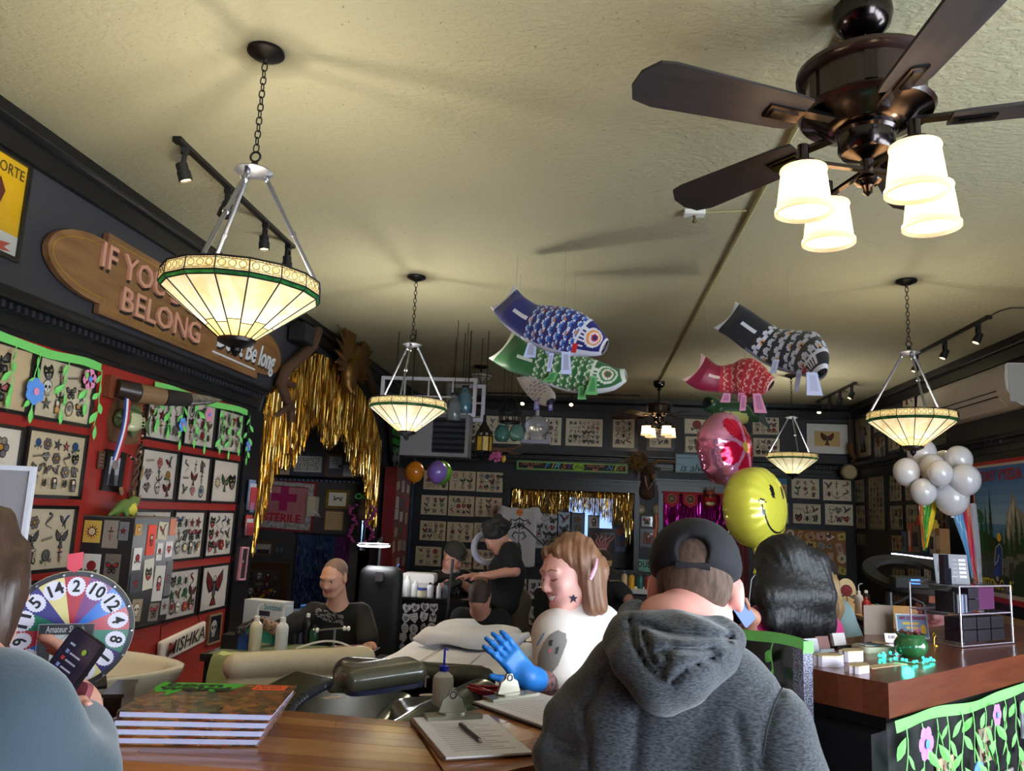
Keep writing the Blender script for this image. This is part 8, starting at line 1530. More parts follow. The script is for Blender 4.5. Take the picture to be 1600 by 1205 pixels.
for k,(x,y,h_,c_,cp) in enumerate(((1334,958,.2,(214,206,200),(220,216,210)),(1344,962,.16,(186,40,40),(180,40,40)),(1354,955,.19,(30,30,34),(226,226,226)),(1371,968,.13,(206,216,214),(40,130,100)),(1382,968,.12,(70,150,180),(70,150,180)))):
    q=PZ(x,y,.90);bottle(('white handled','red','black','white with green cap','blue')[k]+' bottle on the right work station',(max(q[0],2.26),q[1],.901),h_,.034,c_,cp,1 if k==0 else 0,None,'bottles on the right station',0)
t=thing('rose_plaque','oval cream plaque with a red rose behind the bottles','plaque',(PY(1322,925,7.6)[0],7.6,PY(1322,925,7.6)[2]),0);mb=MB();mb.prism(circ(0,0,.085,24,.12),-.012,0);mb.build('board',paper((214,200,160)),t);D=Draw();motif(D,'rose',0,.0,.16,random.Random(1),(150,24,40));D.build('painted_rose',t,-.0125);mb=MB();mb.bx(-.01,.01,0,.02,-.3,-.1);mb.build('stem_stand',m_blk,t)
# ================================================================ people
V=lambda*a:np.array(a,float)
def unit(v):v=np.array(v,float);return v/np.linalg.norm(v)
def Mskin(name,rgb,tattoo=0,rough=.5):
    if name in MATS:return MATS[name]
    m=M(name,rgb,rough,bump=(160,.05,.002));b=m.node_tree.nodes['Principled BSDF'];b.inputs['Subsurface Weight'].default_value=.08;b.inputs['Subsurface Radius'].default_value=(.02,.008,.004)
    if tattoo:
        nt=m.node_tree;tc=nt.nodes.new('ShaderNodeTexCoord');n=nt.nodes.new('ShaderNodeTexNoise');n.inputs['Scale'].default_value=34;n.inputs['Detail'].default_value=3;n.inputs['Distortion'].default_value=1.6;nt.links.new(tc.outputs['Object'],n.inputs['Vector'])
        rp=nt.nodes.new('ShaderNodeValToRGB');rp.color_ramp.elements[0].position=.5-tattoo;rp.color_ramp.elements[1].position=.53;rp.color_ramp.elements[0].color=lin((48,46,52))+(1,);rp.color_ramp.elements[1].color=lin(rgb)+(1,);nt.links.new(n.outputs[0],rp.inputs[0]);nt.links.new(rp.outputs[0],b.inputs['Base Color'])
    return m
m_eyew=M('eye_white',(200,190,184),.3);m_eyed=M('eye_dark',(40,28,22),.15);m_lip=M('lips',(170,100,94),.45);m_teeth=M('teeth',(236,230,220),.3)
def basis(fwd,up=(0,0,1)):
    f=unit(fwd);r=unit(np.cross(f,up));u=np.cross(r,f);return r,f,u
SK,EW,ED,LP,HR,TT,GL,TE=range(8)  # material slots of every body
def head(S,c,fwd,up=(0,0,1),sc=1.,smile=0,closed=0,stub=False,beard=False,ears=True,female=False):
    r,f,u=basis(fwd,up);R=np.stack([r,f,u],1);T=lambda x,y,z:V(*c)+sc*(x*r+y*f+z*u);e=lambda p,rad,m=SK,k=.015:S.ell(T(*p),V(*rad)*sc,m,k*sc,R)
    e((0,-.018,.035),(.074,.094,.084),HR if stub else SK);e((0,.03,.005),(.068,.068,.09));e((0,.032,-.045),(.056 if not female else .052,.058,.062),HR if beard else SK);e((0,.052,-.088),(.030 if not female else .024,.034,.027),HR if beard else SK,.02)
    for s in (-1,1):
        S.cone(T(s*.052,.0,-.05),T(s*.026,.06,-.088),.022*sc,.020*sc,HR if beard else SK,.02*sc);e((s*.038,.066,-.022 if not smile else-.018),(.024,.022,.022),SK,.02)
        S.cone(T(s*.012,.091,.034),T(s*.045,.078,.032),.011*sc,.009*sc,SK,.012*sc)
        S.cut(T(s*.031,.099,.011),V(.017,.012,.010)*sc,.008*sc,R)
        if closed:S.cone(T(s*.020,.0845,.008),T(s*.042,.079,.008),.006*sc,.006*sc,SK,.004*sc)
        else:S.ball(T(s*.031,.078,.011),.0125*sc,EW,.002);S.ball(T(s*.031,.0855,.0105),.0062*sc,ED,.001);S.cone(T(s*.019,.086,.0195),T(s*.043,.080,.0185),.0045*sc,.004*sc,SK,.004*sc)
        S.cone(T(s*.014,.0955,.032),T(s*.046,.083,.033),.0045*sc,.003*sc,SK if closed else HR,.003*sc)
        if ears:S.ell(T(s*.076,-.008,.0),V(.010,.020,.033)*sc,SK,.006*sc,R);S.cut(T(s*.084,-.002,.002),V(.006,.010,.018)*sc,.005*sc,R)
    S.cone(T(0,.088,.022),T(0,.103,-.018),.0085*sc,.0105*sc,SK,.014*sc);S.ball(T(0,.1035,-.021),.0115*sc,SK,.01*sc)
    for s in (-1,1):S.ball(T(s*.0105,.095,-.026),.008*sc,SK,.008*sc)
    w=.021 if not smile else .029
    if smile:
        S.cone(T(-w*.7,.080,-.0555),T(w*.7,.080,-.0555),.0065*sc,.0065*sc,SK,.001);S.chain([T(-w,.078,-.048),T(0,.0915,-.0495),T(w,.078,-.048)],[.0045*sc,.006*sc,.0045*sc],SK,.003*sc);S.chain([T(-w,.078,-.048),T(0,.0885,-.066),T(w,.078,-.048)],[.004*sc,.0062*sc,.004*sc],SK,.003*sc)
    else:
        S.cone(T(-w,.084,-.052),T(w,.084,-.052),.0055*sc,.0055*sc,LP,.004*sc);S.cone(T(-w*.6,.088,-.059),T(w*.6,.088,-.059),.0062*sc,.0062*sc,LP,.004*sc)
    return T,R
def hand(S,w,d,pn,th=1,curl=.5,m=SK,sc=1.,spread=.12):
    d=unit(d);pn=unit(np.array(pn)-d*(np.array(pn)@d));s=np.cross(d,pn);w=np.array(w,float);R=np.stack([s,d,pn],1)
    S.box(w+d*.05*sc,V(.080,.098,.030)*sc,.014*sc,m,.012,R);S.cone(w-d*.02,w+d*.02*sc,.027*sc,.028*sc,m,.02)
    for i,(x,L) in enumerate(((-.031,.064),(-.0105,.074),(.0105,.070),(.031,.056))):
        p=w+d*.092*sc+s*x*sc*th;q=d+s*(x/.031)*spread*th;a=0;r=.0098*sc
        for j,f in enumerate((.45,.32,.25)):
            a+=curl*(.55,.8,.6)[j];v=unit(q)*math.cos(a)+pn*math.sin(a);e=p+v*L*f*1.15*sc;S.cone(p,e,r,r*.92,m,.005);p=e;r *= .92
    p=w+d*.030*sc-s*.036*sc*th;v=unit(d*.75-s*.8*th+pn*.35)
    for L,r in ((.038,.0125),(.032,.0105)):e=p+v*L*sc;S.cone(p,e,r*sc,r*.9*sc,m,.008);p=e;v=unit(v+d*.5+pn*curl*.5)
def folds(seed,amp,sc=1.):
    rs=np.random.RandomState(seed);K=[(rs.uniform(-1,1,3)*rs.choice([14,22,34])*sc,rs.uniform(0,6)) for _ in range(6)]
    def f(P):
        a=0
        for k,ph in K:a=a+np.sin(P@k+ph+1.3*np.sin(P@k[::-1]*.5))
        return amp*a/2.4
    return f
def person(label,base,skin,hairm=None,tat=None,glove=None):
    t=thing('person',label,'person',base);mats=[skin,m_eyew,m_eyed,m_lip,hairm or skin,tat or skin,glove or skin,m_teeth];return t,Soft(),mats,V(*base)
from mathutils.bvhtree import BVHTree
def decal(name,parent,target,shapes,step=1.6):
    # prints that lie on the cloth: small tiles dropped onto the garment's own surface
    me=target.data;bv=BVHTree.FromPolygons([v.co for v in me.vertices],[tuple(p.vertices) for p in me.polygons]);off=Vector(parent.location);cols=[];mb=MB();eye=Vector((0,0,CZ))-off
    for li,(P,col) in enumerate(shapes):
        if col not in cols:cols.append(col)
        xs=[p[0] for p in P];ys=[p[1] for p in P];n=int((max(xs)-min(xs))/step)+2;m=int((max(ys)-min(ys))/step)+2;cache={}
        def hit(i,j):
            if (i,j) not in cache:
                d=Vector(ray(min(xs)+i*step,min(ys)+j*step)).normalized();h=bv.ray_cast(eye,d);cache[(i,j)]=None if h[0] is None else h[0]-d*(.002+.0006*li)
            return cache[(i,j)]
        for i in range(n):
            for j in range(m):
                x,y=min(xs)+(i+.5)*step,min(ys)+(j+.5)*step;ins=False
                for a in range(len(P)):
                    (x0,y0),(x1,y1)=P[a],P[a-1]
                    if (y0>y) != (y1>y) and x<(x1-x0)*(y-y0)/(y1-y0)+x0:ins=not ins
                if ins:
                    q=[hit(i,j),hit(i+1,j),hit(i+1,j+1),hit(i,j+1)]
                    if None not in q and max((q[0]-k).length for k in q)<.05:mb.m=cols.index(col);mb.quad(*[tuple(k) for k in q[::-1]])
    return mb.build(name,[M('print_%d%d%d'%c,c,.85) for c in cols],parent,0) if mb.f else None
def torso(S,shL,shR,hip,r=(.085,.13,.135),k=.07,m=0,deep=1.):
    shL,shR,hip=V(*shL),V(*shR),V(*hip);c=(shL+shR)/2;ax=unit(shR-shL);dn=unit(hip-c)
    S.cone(shL-ax*-.03,shR-ax*.03,r[0],r[0],m,k);ch=c+dn*.16;S.cone(ch-ax*.09,ch+ax*.09,r[1],r[1],m,k);S.cone(ch-ax*.06,hip-ax*.06,r[1],r[2],m,k);S.cone(ch+ax*.06,hip+ax*.06,r[1],r[2],m,k)
def legs(t,base,hip,mat,shoe,seated=None,feet=None,w=.09):
    S=Soft();hip=V(*hip)
    for s in (-1,1):
        h=hip+V(s*w,0,-.02)
        if seated is not None:kn=h+V(*seated)*.42+V(0,0,-.02);an=V(kn[0],kn[1],.09)
        else:kn=V(h[0]+s*.01,h[1]-.01,hip[2]*.52);an=V(h[0]+s*.015,h[1]+.02,.09)
        S.chain([h,kn,an],[.105,.078,.062],0,.03)
    S.cone(hip+V(-w,0,.02),hip+V(w,0,.02),.13,.13,0,.05);S.build('trousers',mat,t,.02,base,folds(5,.004))
    for s in (-1,1):
        h=hip+V(s*w,0,0);a=V(h[0]+s*.015,h[1]+.02,.05) if seated is None else V((h+V(*seated)*.42)[0],(h+V(*seated)*.42)[1],.05)
        d=unit(V(*(feet if feet is not None else (0,-1,0))));K=Soft();K.cone(a-d*.04,a+d*.15,.045,.036,0,.03);K.box(a+d*.05+V(0,0,-.035),(.09,.09,.03),.012,0,.03);K.build('shoe',shoe,t,.018,base)
m_shoe=M('shoe_black',(22,22,24),.5);m_black=M('black_tee',(10,10,12),.9);m_jean=M('dark_denim',(34,38,50),.85);m_khk=M('brown_trousers',(74,60,48),.85)
# ---------------------------------------------------------------- seated man with shaved head
B=5.05;J=lambda x,y,Y=B:PY(x,y,Y)
sk=Mskin('skin_fair_a',(196,146,124));stub_=M('shaved_scalp',(116,92,80),.7)
hd=J(522,903);base=V(hd[0]+.05,5.25,0)
t,S,mats,bs=person('shaven-headed seated man in a black printed T-shirt working at the left table',base,sk,stub_,Mskin('tattooed_arm_a',(170,130,112),.12),M('nitrile_black',(22,22,26),.4))
T,R=head(S,hd,(-.22,-.9,-.34),(.05,-.1,1),1.,stub=True)
shR_,shL_=J(487,962,5.10),J(566,962,5.20);hip=V(base[0]+.0,5.30,.52)
S.cone(T(0,-.02,-.06),(shR_+shL_)/2+V(0,.02,.02),.056,.07,SK,.03);torso(S,shR_,shL_,hip,(.05,.09,.09))
eR,wR=J(436,985,4.85),J(392,978,4.72);wR=J(404,972,4.72);eL,wL=J(578,1018,4.98),J(520,1018,4.72)
S.chain([shR_,eR,wR],[.052,.042,.030],TT,.02);S.chain([shL_,eL],[.054,.045],SK,.02);S.chain([eL,wL],[.044,.031],TT,.02)
hand(S,wR,unit(wR-eR)+V(0,-.2,-.5),(0,-.3,-1),1,.7,GL);hand(S,wL,unit(wL-eL),(0,-.2,-1),-1,.8,GL)
S.build('body',mats,t,.0085,bs)
S=Soft();torso(S,shR_,shL_,hip,(.078,.125,.135));S.cone(shR_,shR_+(eR-shR_)*.95,.066,.062,0,.03);S.cone(shL_,shL_+(eL-shL_)*.72,.07,.068,0,.03);S.cone((shR_+shL_)/2+V(0,.0,.0),(shR_+shL_)/2+V(0,.01,.05),.075,.06,0,.03)
sh_=S.build('t_shirt',m_black,t,.013,bs,folds(1,.006));legs(t,bs,hip,m_jean,m_shoe,(-.1,-.6,0),(0,-1,0))
rnd=random.Random(2);sq=[]
for k in range(90):x,y=rnd.uniform(492,534),rnd.uniform(0,1);y=948+(x-492)*.3+y*16;w_=rnd.uniform(1.5,5);sq.append(([(x,y),(x+w_,y+w_*.3),(x+w_,y+w_*.3+1.6),(x,y+1.6)],(118,114,112)))
decal('chest_print',t,sh_,sq,.8)
mb=MB();mb.lathe([(0,.42),(.18,.42),(.19,.39),(.03,.37),(.03,.05),(.22,.03),(.22,0),(0,0)],20);o=tag(mb.build('stool',m_can),'low black stool under the seated shaven-headed man','stool');o.location=(hip[0],hip[1]+.02,-.02)
o.location[2]=0
# ---------------------------------------------------------------- woman in the white sweatshirt
Y=2.70;J=lambda x,y,Y=Y:PY(x,y,Y);sk=Mskin('skin_fair_b',(226,168,158));hairb=M('strawberry_hair',(142,100,74),.5,noise=(40,.25),rgb2=(108,74,54),stretch=(1,1,.12),bump=(60,.6,.004))
hd=J(890,900);base=V(hd[0]+.1,2.85,0)
t,S,mats,bs=person('smiling woman in a white sweatshirt with a pink hair clip and raised blue glove',base,sk,hairb,Mskin('tattooed_arm_b',(150,104,104),.16),M('nitrile_blue',(40,130,220),.45))
T,R=head(S,hd,(-.80,-.58,-.20),(-.12,0,1),.98,smile=1,closed=1,ears=False,female=True)
shA,shB=J(866,992,2.62),J(938,978,2.84);hip=V(.12,2.92,.86)
S.cone(T(0,-.025,-.05),(shA+shB)/2+V(.0,.0,.02),.047,.06,SK,.03);torso(S,shA,shB,hip,(.045,.085,.09),.05)
eA=J(868,1072,2.50);wA=J(822,1058,2.34)
S.chain([shA,eA],[.048,.04],SK,.02);S.chain([eA,wA],[.040,.029],TT,.02);hand(S,wA,J(786,1012,2.30)-wA,(-.5,.3,.2),-1,.35,GL,.92,.08);S.cone(wA,wA+unit(eA-wA)*.05,.034,.037,GL,.01)
eB=J(950,1090,2.7);S.chain([shB,eB,J(850,1098,2.45)],[.048,.04,.028],SK,.02);hand(S,J(850,1098,2.45),(-.8,-.4,-.1),(0,0,-1),1,.7,SK)
bo_=S.build('body',mats,t,.0046,bs)

def fx(pts):return [tuple(project(T(*p))) for p in pts]  # face features are laid on the skin from their place on the head
def project(p):d=p-V(0,0,CZ);z=d@_f;return 800+FPX*(d@_r)/z,602.5-FPX*(d@_u)/z
LID,LIP_,TTH,BRW=(96,60,52),(186,96,100),(236,228,222),(130,90,70)
ft=[]
for s_ in (-1,1):
    ft.append((fx([(s_*.018,.09,.004),(s_*.031,.09,.000),(s_*.046,.08,.005),(s_*.046,.08,.0085),(s_*.031,.09,.0045),(s_*.018,.09,.0075)]),LID));ft.append((fx([(s_*.012,.09,.030),(s_*.03,.09,.037),(s_*.05,.075,.031),(s_*.05,.075,.034),(s_*.03,.09,.041),(s_*.012,.09,.034)]),BRW))
ft.append((fx([(-.031,.08,-.044),(-.012,.095,-.047),(.012,.095,-.047),(.031,.08,-.044),(.016,.09,-.071),(-.016,.09,-.071)]),LIP_));ft.append((fx([(-.024,.082,-.048),(0,.095,-.0515),(.024,.082,-.048),(.013,.09,-.063),(-.013,.09,-.063)]),TTH))
decal('face_details',t,bo_,ft,.5);decal('neck_tattoo',t,bo_,[([(889,931),(893,933),(897,929),(898,933),(903,933),(899,937),(901,942),(896,939),(891,943),(893,937)],(40,40,56))],.8)
S=Soft();torso(S,shA,shB,hip,(.08,.14,.155),.06);S.chain([shA,eA+V(.0,0,.02)],[.072,.064],0,.04);S.chain([shB,eB],[.07,.06],0,.04);nc=(shA+shB)/2;S.cone(nc+V(0,0,.0),T(0,-.03,-.115),.085,.062,0,.04);S.cone(T(0,-.028,-.125),T(0,-.028,-.118),.062,.062,0,.01)
m_sweat=M('white_sweatshirt',(216,206,202),.9,bump=(300,.2,.002),sheen=.2)
sh_=S.build('sweatshirt',m_sweat,t,.009,bs,folds(3,.005));legs(t,bs,hip,m_jean,m_shoe,None,(-1,-.3,0))
GX=[(872,985),(884,990),(886,1003),(880,1020),(872,1040),(862,1052),(845,1054),(839,1045),(841,1022),(850,1003),(860,992)]
decal('ghost_print',t,sh_,[(GX,(128,124,122)),([(857,1001),(864,1000),(862,1010),(857,1009)],(52,50,50)),([(869,1012),(874,1010),(871,1022),(867,1022)],(52,50,50)),([(857,1014),(862,1014),(862,1020),(857,1020)],(206,110,124)),([(845,1048),(856,1049),(854,1054),(846,1054)],(206,96,120))],1.2)
decal('blue_smear',t,sh_,[([(848,990),(852,988),(846,1000),(840,1010),(838,1008)],(120,150,196))],1.0)
H=Soft()
for (p,q,ra,rb) in (((.0,-.03,.06),(0,-.05,.02),.088,.09),((.066,-.035,.06),(.076,-.035,-.10),.036,.034),((.05,-.06,.0),(.062,-.05,-.14),.055,.036),((0,-.085,.0),(0,-.09,-.14),.06,.04),((-.05,-.06,.0),(-.055,-.05,-.13),.05,.036),((-.07,-.02,.05),(-.076,-.01,-.06),.03,.02),((.03,.045,.092),(.07,-.005,.04),.022,.026),((-.03,.05,.09),(-.066,.03,.05),.024,.02),((.074,-.012,-.02),(.072,-.012,-.12),.020,.020)):H.cone(T(-p[0],p[1],p[2]),T(-q[0],q[1],max(q[2],-.10)),ra*.94,rb*.94,0,.03)
kdir=R[:,0]*90
H.build('hair',hairb,t,.0056,bs,lambda P:.0016*np.sin((P-hd)@(R[:,0]*260+R[:,1]*230)+2.5*np.sin((P-hd)@(R[:,2]*16)))+.002*np.sin((P-hd)@(R[:,0]*90+R[:,1]*120)))
mb=MB();a,b=T(-.114,-.045,.05),T(-.122,-.005,.0);mb.tube([a,(a+b)/2-R[:,0]*.006,b],[.003,.006,.0075],8);mb.tube([b,b-R[:,2]*.010+R[:,1]*.008],.006,8);mb.build('hair_clip',M('clip_pink',(236,176,206),.3),t,35,bs)
# ---------------------------------------------------------------- man in the grey hoodie, seen from behind
Y=1.52;J=lambda x,y,Y=Y:PY(x,y,Y);sk=Mskin('skin_pink',(226,160,150));hairc=M('cropped_brown_hair',(66,50,42),.8,noise=(120,.2),rgb2=(110,84,72),stretch=(1,1,.3))
hd=J(1086,924,1.60);base=V(hd[0]+.02,1.50,0)
t,S,mats,bs=person('man in a grey hooded sweatshirt and black cap with his back to the viewer',base,sk,hairc)
T,R=head(S,hd,(.16,.93,-.34),(.04,.30,1),.96)
shL_,shR_=J(942,1078,1.50),J(1166,1090,1.46);hip=V((shL_[0]+shR_[0])/2+.0,1.42,.90);nk=(shL_+shR_)/2
[S.ell(T(s*.086,.0,-.004),V(.010,.021,.034),SK,.006,R) for s in (-1,1)];S.cone(T(0,-.03,-.06),nk+V(.0,.02,.10),.056,.074,SK,.03);torso(S,shL_,shR_,hip,(.06,.1,.1))
eL=J(893,1160,1.50);eL[2]=1.165;wL=V(.15,1.84,1.165);S.chain([shL_,eL,wL],[.055,.045,.03],SK,.02);hand(S,wL,(.5,.6,0),(0,0,-1),1,.5)
eR=J(1224,1225,1.40);wR=V(.34,1.80,1.17);S.chain([shR_,eR,wR],[.055,.045,.03],SK,.02);hand(S,wR,(-.3,.8,0),(0,0,-1),-1,.5)
S.build('body',mats,t,.0062,bs)
H=Soft();H.ell(T(0,-.018,.035),V(.074,.0935,.084),0,.01,R);H.ell(T(0,-.046,-.008),V(.0665,.051,.05),0,.02,R);H.build('hair',hairc,t,.0055,bs)
m_hood=M('heather_grey_fleece',(30,33,40),.92,noise=(130,.16),rgb2=(78,82,90),stretch=(1,1,3.2),bump=(160,.5,.003),sheen=.3)
S=Soft();ax=unit(shR_-shL_);dn=unit(hip-nk)
S.cone(shL_+ax*.05,shR_-ax*.05,.078,.078,0,.06);S.cone(nk+V(-.05,.0,.035),nk+V(.06,.0,.03),.066,.066,0,.07)
for f,rr,dx in ((.22,.12,.075),(.5,.13,.085),(.8,.135,.09),(1.02,.14,.09)):
    c=nk+(hip-nk)*f;S.cone(c-ax*dx,c+ax*dx,rr,rr,0,.08)
S.chain([shL_+ax*.035,shL_*.5+eL*.5+V(-.0,-.0,0),eL],[.07,.066,.056],0,.04);S.chain([eL,wL-unit(wL-eL)*.04],[.062,.05],0,.03);S.chain([shR_-ax*.03,(shR_+eR)/2+V(.0,0,0),eR],[.07,.068,.06],0,.04);S.chain([eR,wR-unit(wR-eR)*.04],[.064,.05],0,.03)
hf=folds(8,.0065,.9)
def crease(P,lines,depth,wd):
    # narrow furrows pressed into the cloth along lines traced on its back
    d=P-V(0,0,CZ);z=d@_f;q=np.stack([800+FPX*(d@_r)/z,602.5-FPX*(d@_u)/z],-1);a=np.zeros(P.shape[:-1])
    for pts in lines:
        for p0,p1 in zip(pts[:-1],pts[1:]):
            p0,p1=V(*p0),V(*p1);ba=p1-p0;h=np.clip(((q-p0)@ba)/(ba@ba),0,1);a=np.maximum(a,np.exp(-(np.linalg.norm(q-p0-h[...,None]*ba,axis=-1)/wd)**2))
    return depth*a
def hoodf(P):
    # long drape folds from shoulders, gathered at the elbows
    a=hf(P);d=np.linalg.norm(P-eL,axis=-1);a=a+.006*np.exp(-(d/.14)**2)*np.sin((P-eL)@V(40,30,75));d=np.linalg.norm(P-(shR_*.7+hip*.3),axis=-1);a=a+.006*np.exp(-(d/.16)**2)*np.sin((P-shR_)@V(60,0,-25))
    a=a+crease(P,[[(1222,1072),(1205,1110),(1195,1150),(1190,1205)],[(1150,1120),(1165,1205)],[(945,1060),(912,1110),(920,1205)],[(865,1150),(905,1165)],[(862,1170),(900,1185)],[(1000,1110),(990,1205)]],.010,7)
    return a
S.build('hoodie',m_hood,t,.0085,bs,hoodf)
# folded hood lying on the back
S=Soft();K=lambda x,y,Y:J(x,y,Y)
rimp=[K(974,978,1.47),K(988,962,1.52),K(1030,1000,1.465),K(1075,1010,1.445),K(1112,1008,1.46),K(1136,1000,1.50)]
S.chain(rimp,[.02,.022,.019,.018,.018,.019],0,.025);S.chain([K(972,990,1.45),K(988,1030,1.36),K(1030,1066,1.325),K(1072,1050,1.33),K(1106,1020,1.37),K(1135,1000,1.46)],[.02,.021,.022,.02,.02,.018],0,.035)
S.cone(K(1000,1005,1.42),K(1030,1058,1.345),.05,.04,0,.05);S.cone(K(1040,1020,1.40),K(1040,1055,1.34),.05,.045,0,.05);S.cone(K(1085,1020,1.41),K(1065,1040,1.35),.048,.04,0,.05);S.cone(K(1115,1015,1.43),K(1095,1022,1.38),.04,.035,0,.05);S.cone(K(1000,1005,1.43),K(1120,1015,1.43),.03,.03,0,.04)
for (p,q,r) in (((978,990,1.42),(1028,1070,1.30),.012),((1134,1002,1.43),(1046,1066,1.30),.012)):S.cone(K(*p),K(*q),r,r,0,.012)
S.build('hood',m_hood,t,.0068,bs,lambda P:folds(12,.003,1.6)(P)+crease(P,[[(985,970),(992,1010),(1012,1045),(1032,1062)],[(1005,990),(1018,1030),(1038,1060)],[(1138,1006),(1095,1018),(1050,1012),(1030,1020)],[(1120,1025),(1075,1045),(1048,1068)],[(1000,975),(1050,990),(1110,994),(1140,998)],[(1045,1020),(1036,1050)]],.017,4.5)+.003*np.sin((P-K(1035,1085,1.33))@V(46,10,34)+1.5*np.sin((P-hd)@V(20,0,30))))
# seams
mb=MB();mb.tube([J(x,y,Yv)-bs for x,y,Yv in ((1222,1075,1.40),(1210,1100,1.36),(1198,1140,1.33),(1192,1180,1.32))],.0016,5);mb.build('sleeve_seam',M('seam_dark',(40,42,48),.9),t)
# cap: crown with arched opening and strap at the back, brim to the front
m_cap=M('navy_black_cap',(24,23,30),.85,bump=(200,.2,.002));S=Soft();S.ell(T(0,-.012,.062),V(.087,.106,.078),0,.01,R);S.ell(T(0,-.012,.045),V(.088,.108,.05),0,.01,R);S.cut(T(0,-.0,-.055),V(.12,.14,.075),.006,R);S.cut(T(0,-.13,.048),V(.029,.06,.030),.006,R)
S.ell(T(0,-.0,.05),V(.075,.09,.06),1,.001,R);S.build('cap',[m_cap,hairc],t,.0058,bs)
mb=MB();mb.tube([T(x,-.108+.9*x*x*6*.35,.020) for x in (-.032,-.02,-.01,0,.01,.02,.032)],[.0075]*7,8);mb.build('cap_strap',M('strap_dark',(38,38,46),.6),t,35,bs);mb=MB();mb.ell(T(0,-.012,.142),(.008,.008,.005),8,5);mb.build('cap_button',m_cap,t,35,bs)
mb=MB();brim=[T(.07*math.sin(a),.09+.075*math.cos(a),.018-.01*abs(math.sin(a))) for a in [(-1+i/6)*1.4 for i in range(13)]];inn=[T(.085*math.sin(a),.045+.055*math.cos(a),.026) for a in [(-1+i/6)*1.4 for i in range(13)]];mb.add([*brim,*inn],[(i,i+1,14+i,13+i) for i in range(12)]);mb.build('cap_brim',m_cap,t,35,bs)
legs(t,bs,hip,m_jean,m_shoe,None,(0,1,0))
mb=MB();mb.tube([J(1160,870,1.6)-bs+V(-.03,0,-.02),J(1152,920,1.6)-bs,J(1148,962,1.6)-bs],[.004,.012,.015],8)
# ---------------------------------------------------------------- woman at the left edge with a phone
Y=.92;J=lambda x,y,Y=Y:PY(x,y,Y);sk=Mskin('skin_fair_c',(206,152,134));hbr=M('long_brown_hair',(70,48,38),.4,noise=(50,.25),rgb2=(44,30,24),stretch=(1,1,.1),bump=(70,.6,.004))
hd=J(-95,945,.95);base=V(hd[0]-.02,.86,0)
t,S,mats,bs=person('person with long brown hair and a blue-grey sweatshirt holding a phone',base,sk,hbr);T,R=head(S,hd,(.35,.9,-.3),(0,.1,1),.95,ears=False,female=True)
shL_,shR_=J(-230,1105,.88),J(5,1122,.90);hip=V(base[0]-.02,.84,.92);S.cone(T(0,-.02,-.06),(shL_+shR_)/2+V(0,0,.04),.05,.065,SK,.03);torso(S,shL_,shR_,hip,(.05,.09,.09))
eR=J(92,1240,.98);wR=J(124,1108,1.14);S.chain([shR_,eR,wR],[.05,.04,.029],SK,.02);hand(S,wR,J(112,1050,1.16)-wR,(-.9,-.2,.1),1,.45,SK,.8);eL=J(-60,1260,1.0);wL=J(0,1215,1.06);S.chain([shL_,eL,wL],[.05,.04,.029],SK,.02);hand(S,wL,(.3,.2,.6),(.5,-.3,0),-1,.7,SK,.9);S.build('body',mats,t,.0075,bs)
m_sw2=M('teal_grey_fleece',(54,70,82),.92,bump=(220,.3,.002),sheen=.3);S=Soft();torso(S,shL_,shR_,hip,(.078,.125,.14),.06);S.chain([shR_,eR,wR-unit(wR-eR)*.05],[.075,.062,.045],0,.03);S.chain([shL_,eL,wL-unit(wL-eL)*.04],[.075,.062,.042],0,.03);S.cone((shL_+shR_)/2,T(0,-.03,-.12),.08,.06,0,.03);S.build('sweatshirt',m_sw2,t,.0095,bs,lambda P:folds(6,.007)(P)+.009*np.exp(-(np.linalg.norm(P-(eR*.6+wR*.4),axis=-1)/.09)**2)*np.sin((P-eR)@V(20,10,95)))
H=Soft();H.cone(T(0,-.02,.05),T(0,-.05,0),.095,.1,0,.03)
for x in (-.06,-.02,.03,.07):H.chain([T(x,-.05,.0),T(x*1.15,-.07,-.14),T(x*1.2+.01,-.065,-.27)],[.055,.05,.03],0,.03)
H.cone(T(.085,.02,.03),T(.088,.0,-.2),.035,.028,0,.03);H.build('hair',hbr,t,.008,bs,lambda P:.004*np.sin(P@V(150,90,0)+2*np.sin(P[...,2]*14)));legs(t,bs,hip,m_jean,m_shoe,None,(0,1,0))
a=J(106,1040,1.09);t2=thing('smartphone','black smartphone with a lit dark app screen held at the lower left','phone',a,-.1);t2.rotation_euler=(Matrix.Rotation(-.25,3,'Z')@Matrix.Rotation(.38,3,'Y')@Matrix.Rotation(-.35,3,'X')).to_euler();mb=MB();mb.rbox(-.031,.031,0,.008,-.047,.047,.007,axis='y');mb.build('case',M('phone_black',(16,16,20),.3),t2);mb=MB();mb.bx(-.029,.029,-.0006,0,-.045,.045);mb.build('screen',M('screen_dark',(26,26,40),.1,emit=(60,60,90),es=.12),t2)
D=Draw()
for k in range(5):D.rect(-.018,-.012,.012-.01*k,.017-.01*k,(190,60,60) if k%2 else (120,140,200));D.rect(-.009,.012,.013-.01*k,.0155-.01*k,(170,170,190))
D.rect(-.018,-.008,.024,.027,(150,170,190));D.circ(.012,.025,.004,(150,180,60));D.build('screen_icons',t2,-.0008)
a=J(96,1095,1.10);t2=thing('wallet_case','dusty pink wallet flap below the phone','wallet',a,-.2);t2.rotation_euler=(-.3,.1,-.2);mb=MB();mb.rbox(-.035,.035,0,.012,-.035,.03,.008,axis='y');mb.build('flap',M('pink_leather',(130,66,74),.4),t2);mb=MB();mb.rbox(-.037,-.028,-.004,.0,-.03,.062,.003,axis='y');mb.build('strap',M('pink_leather2',(150,84,90),.4),t2)
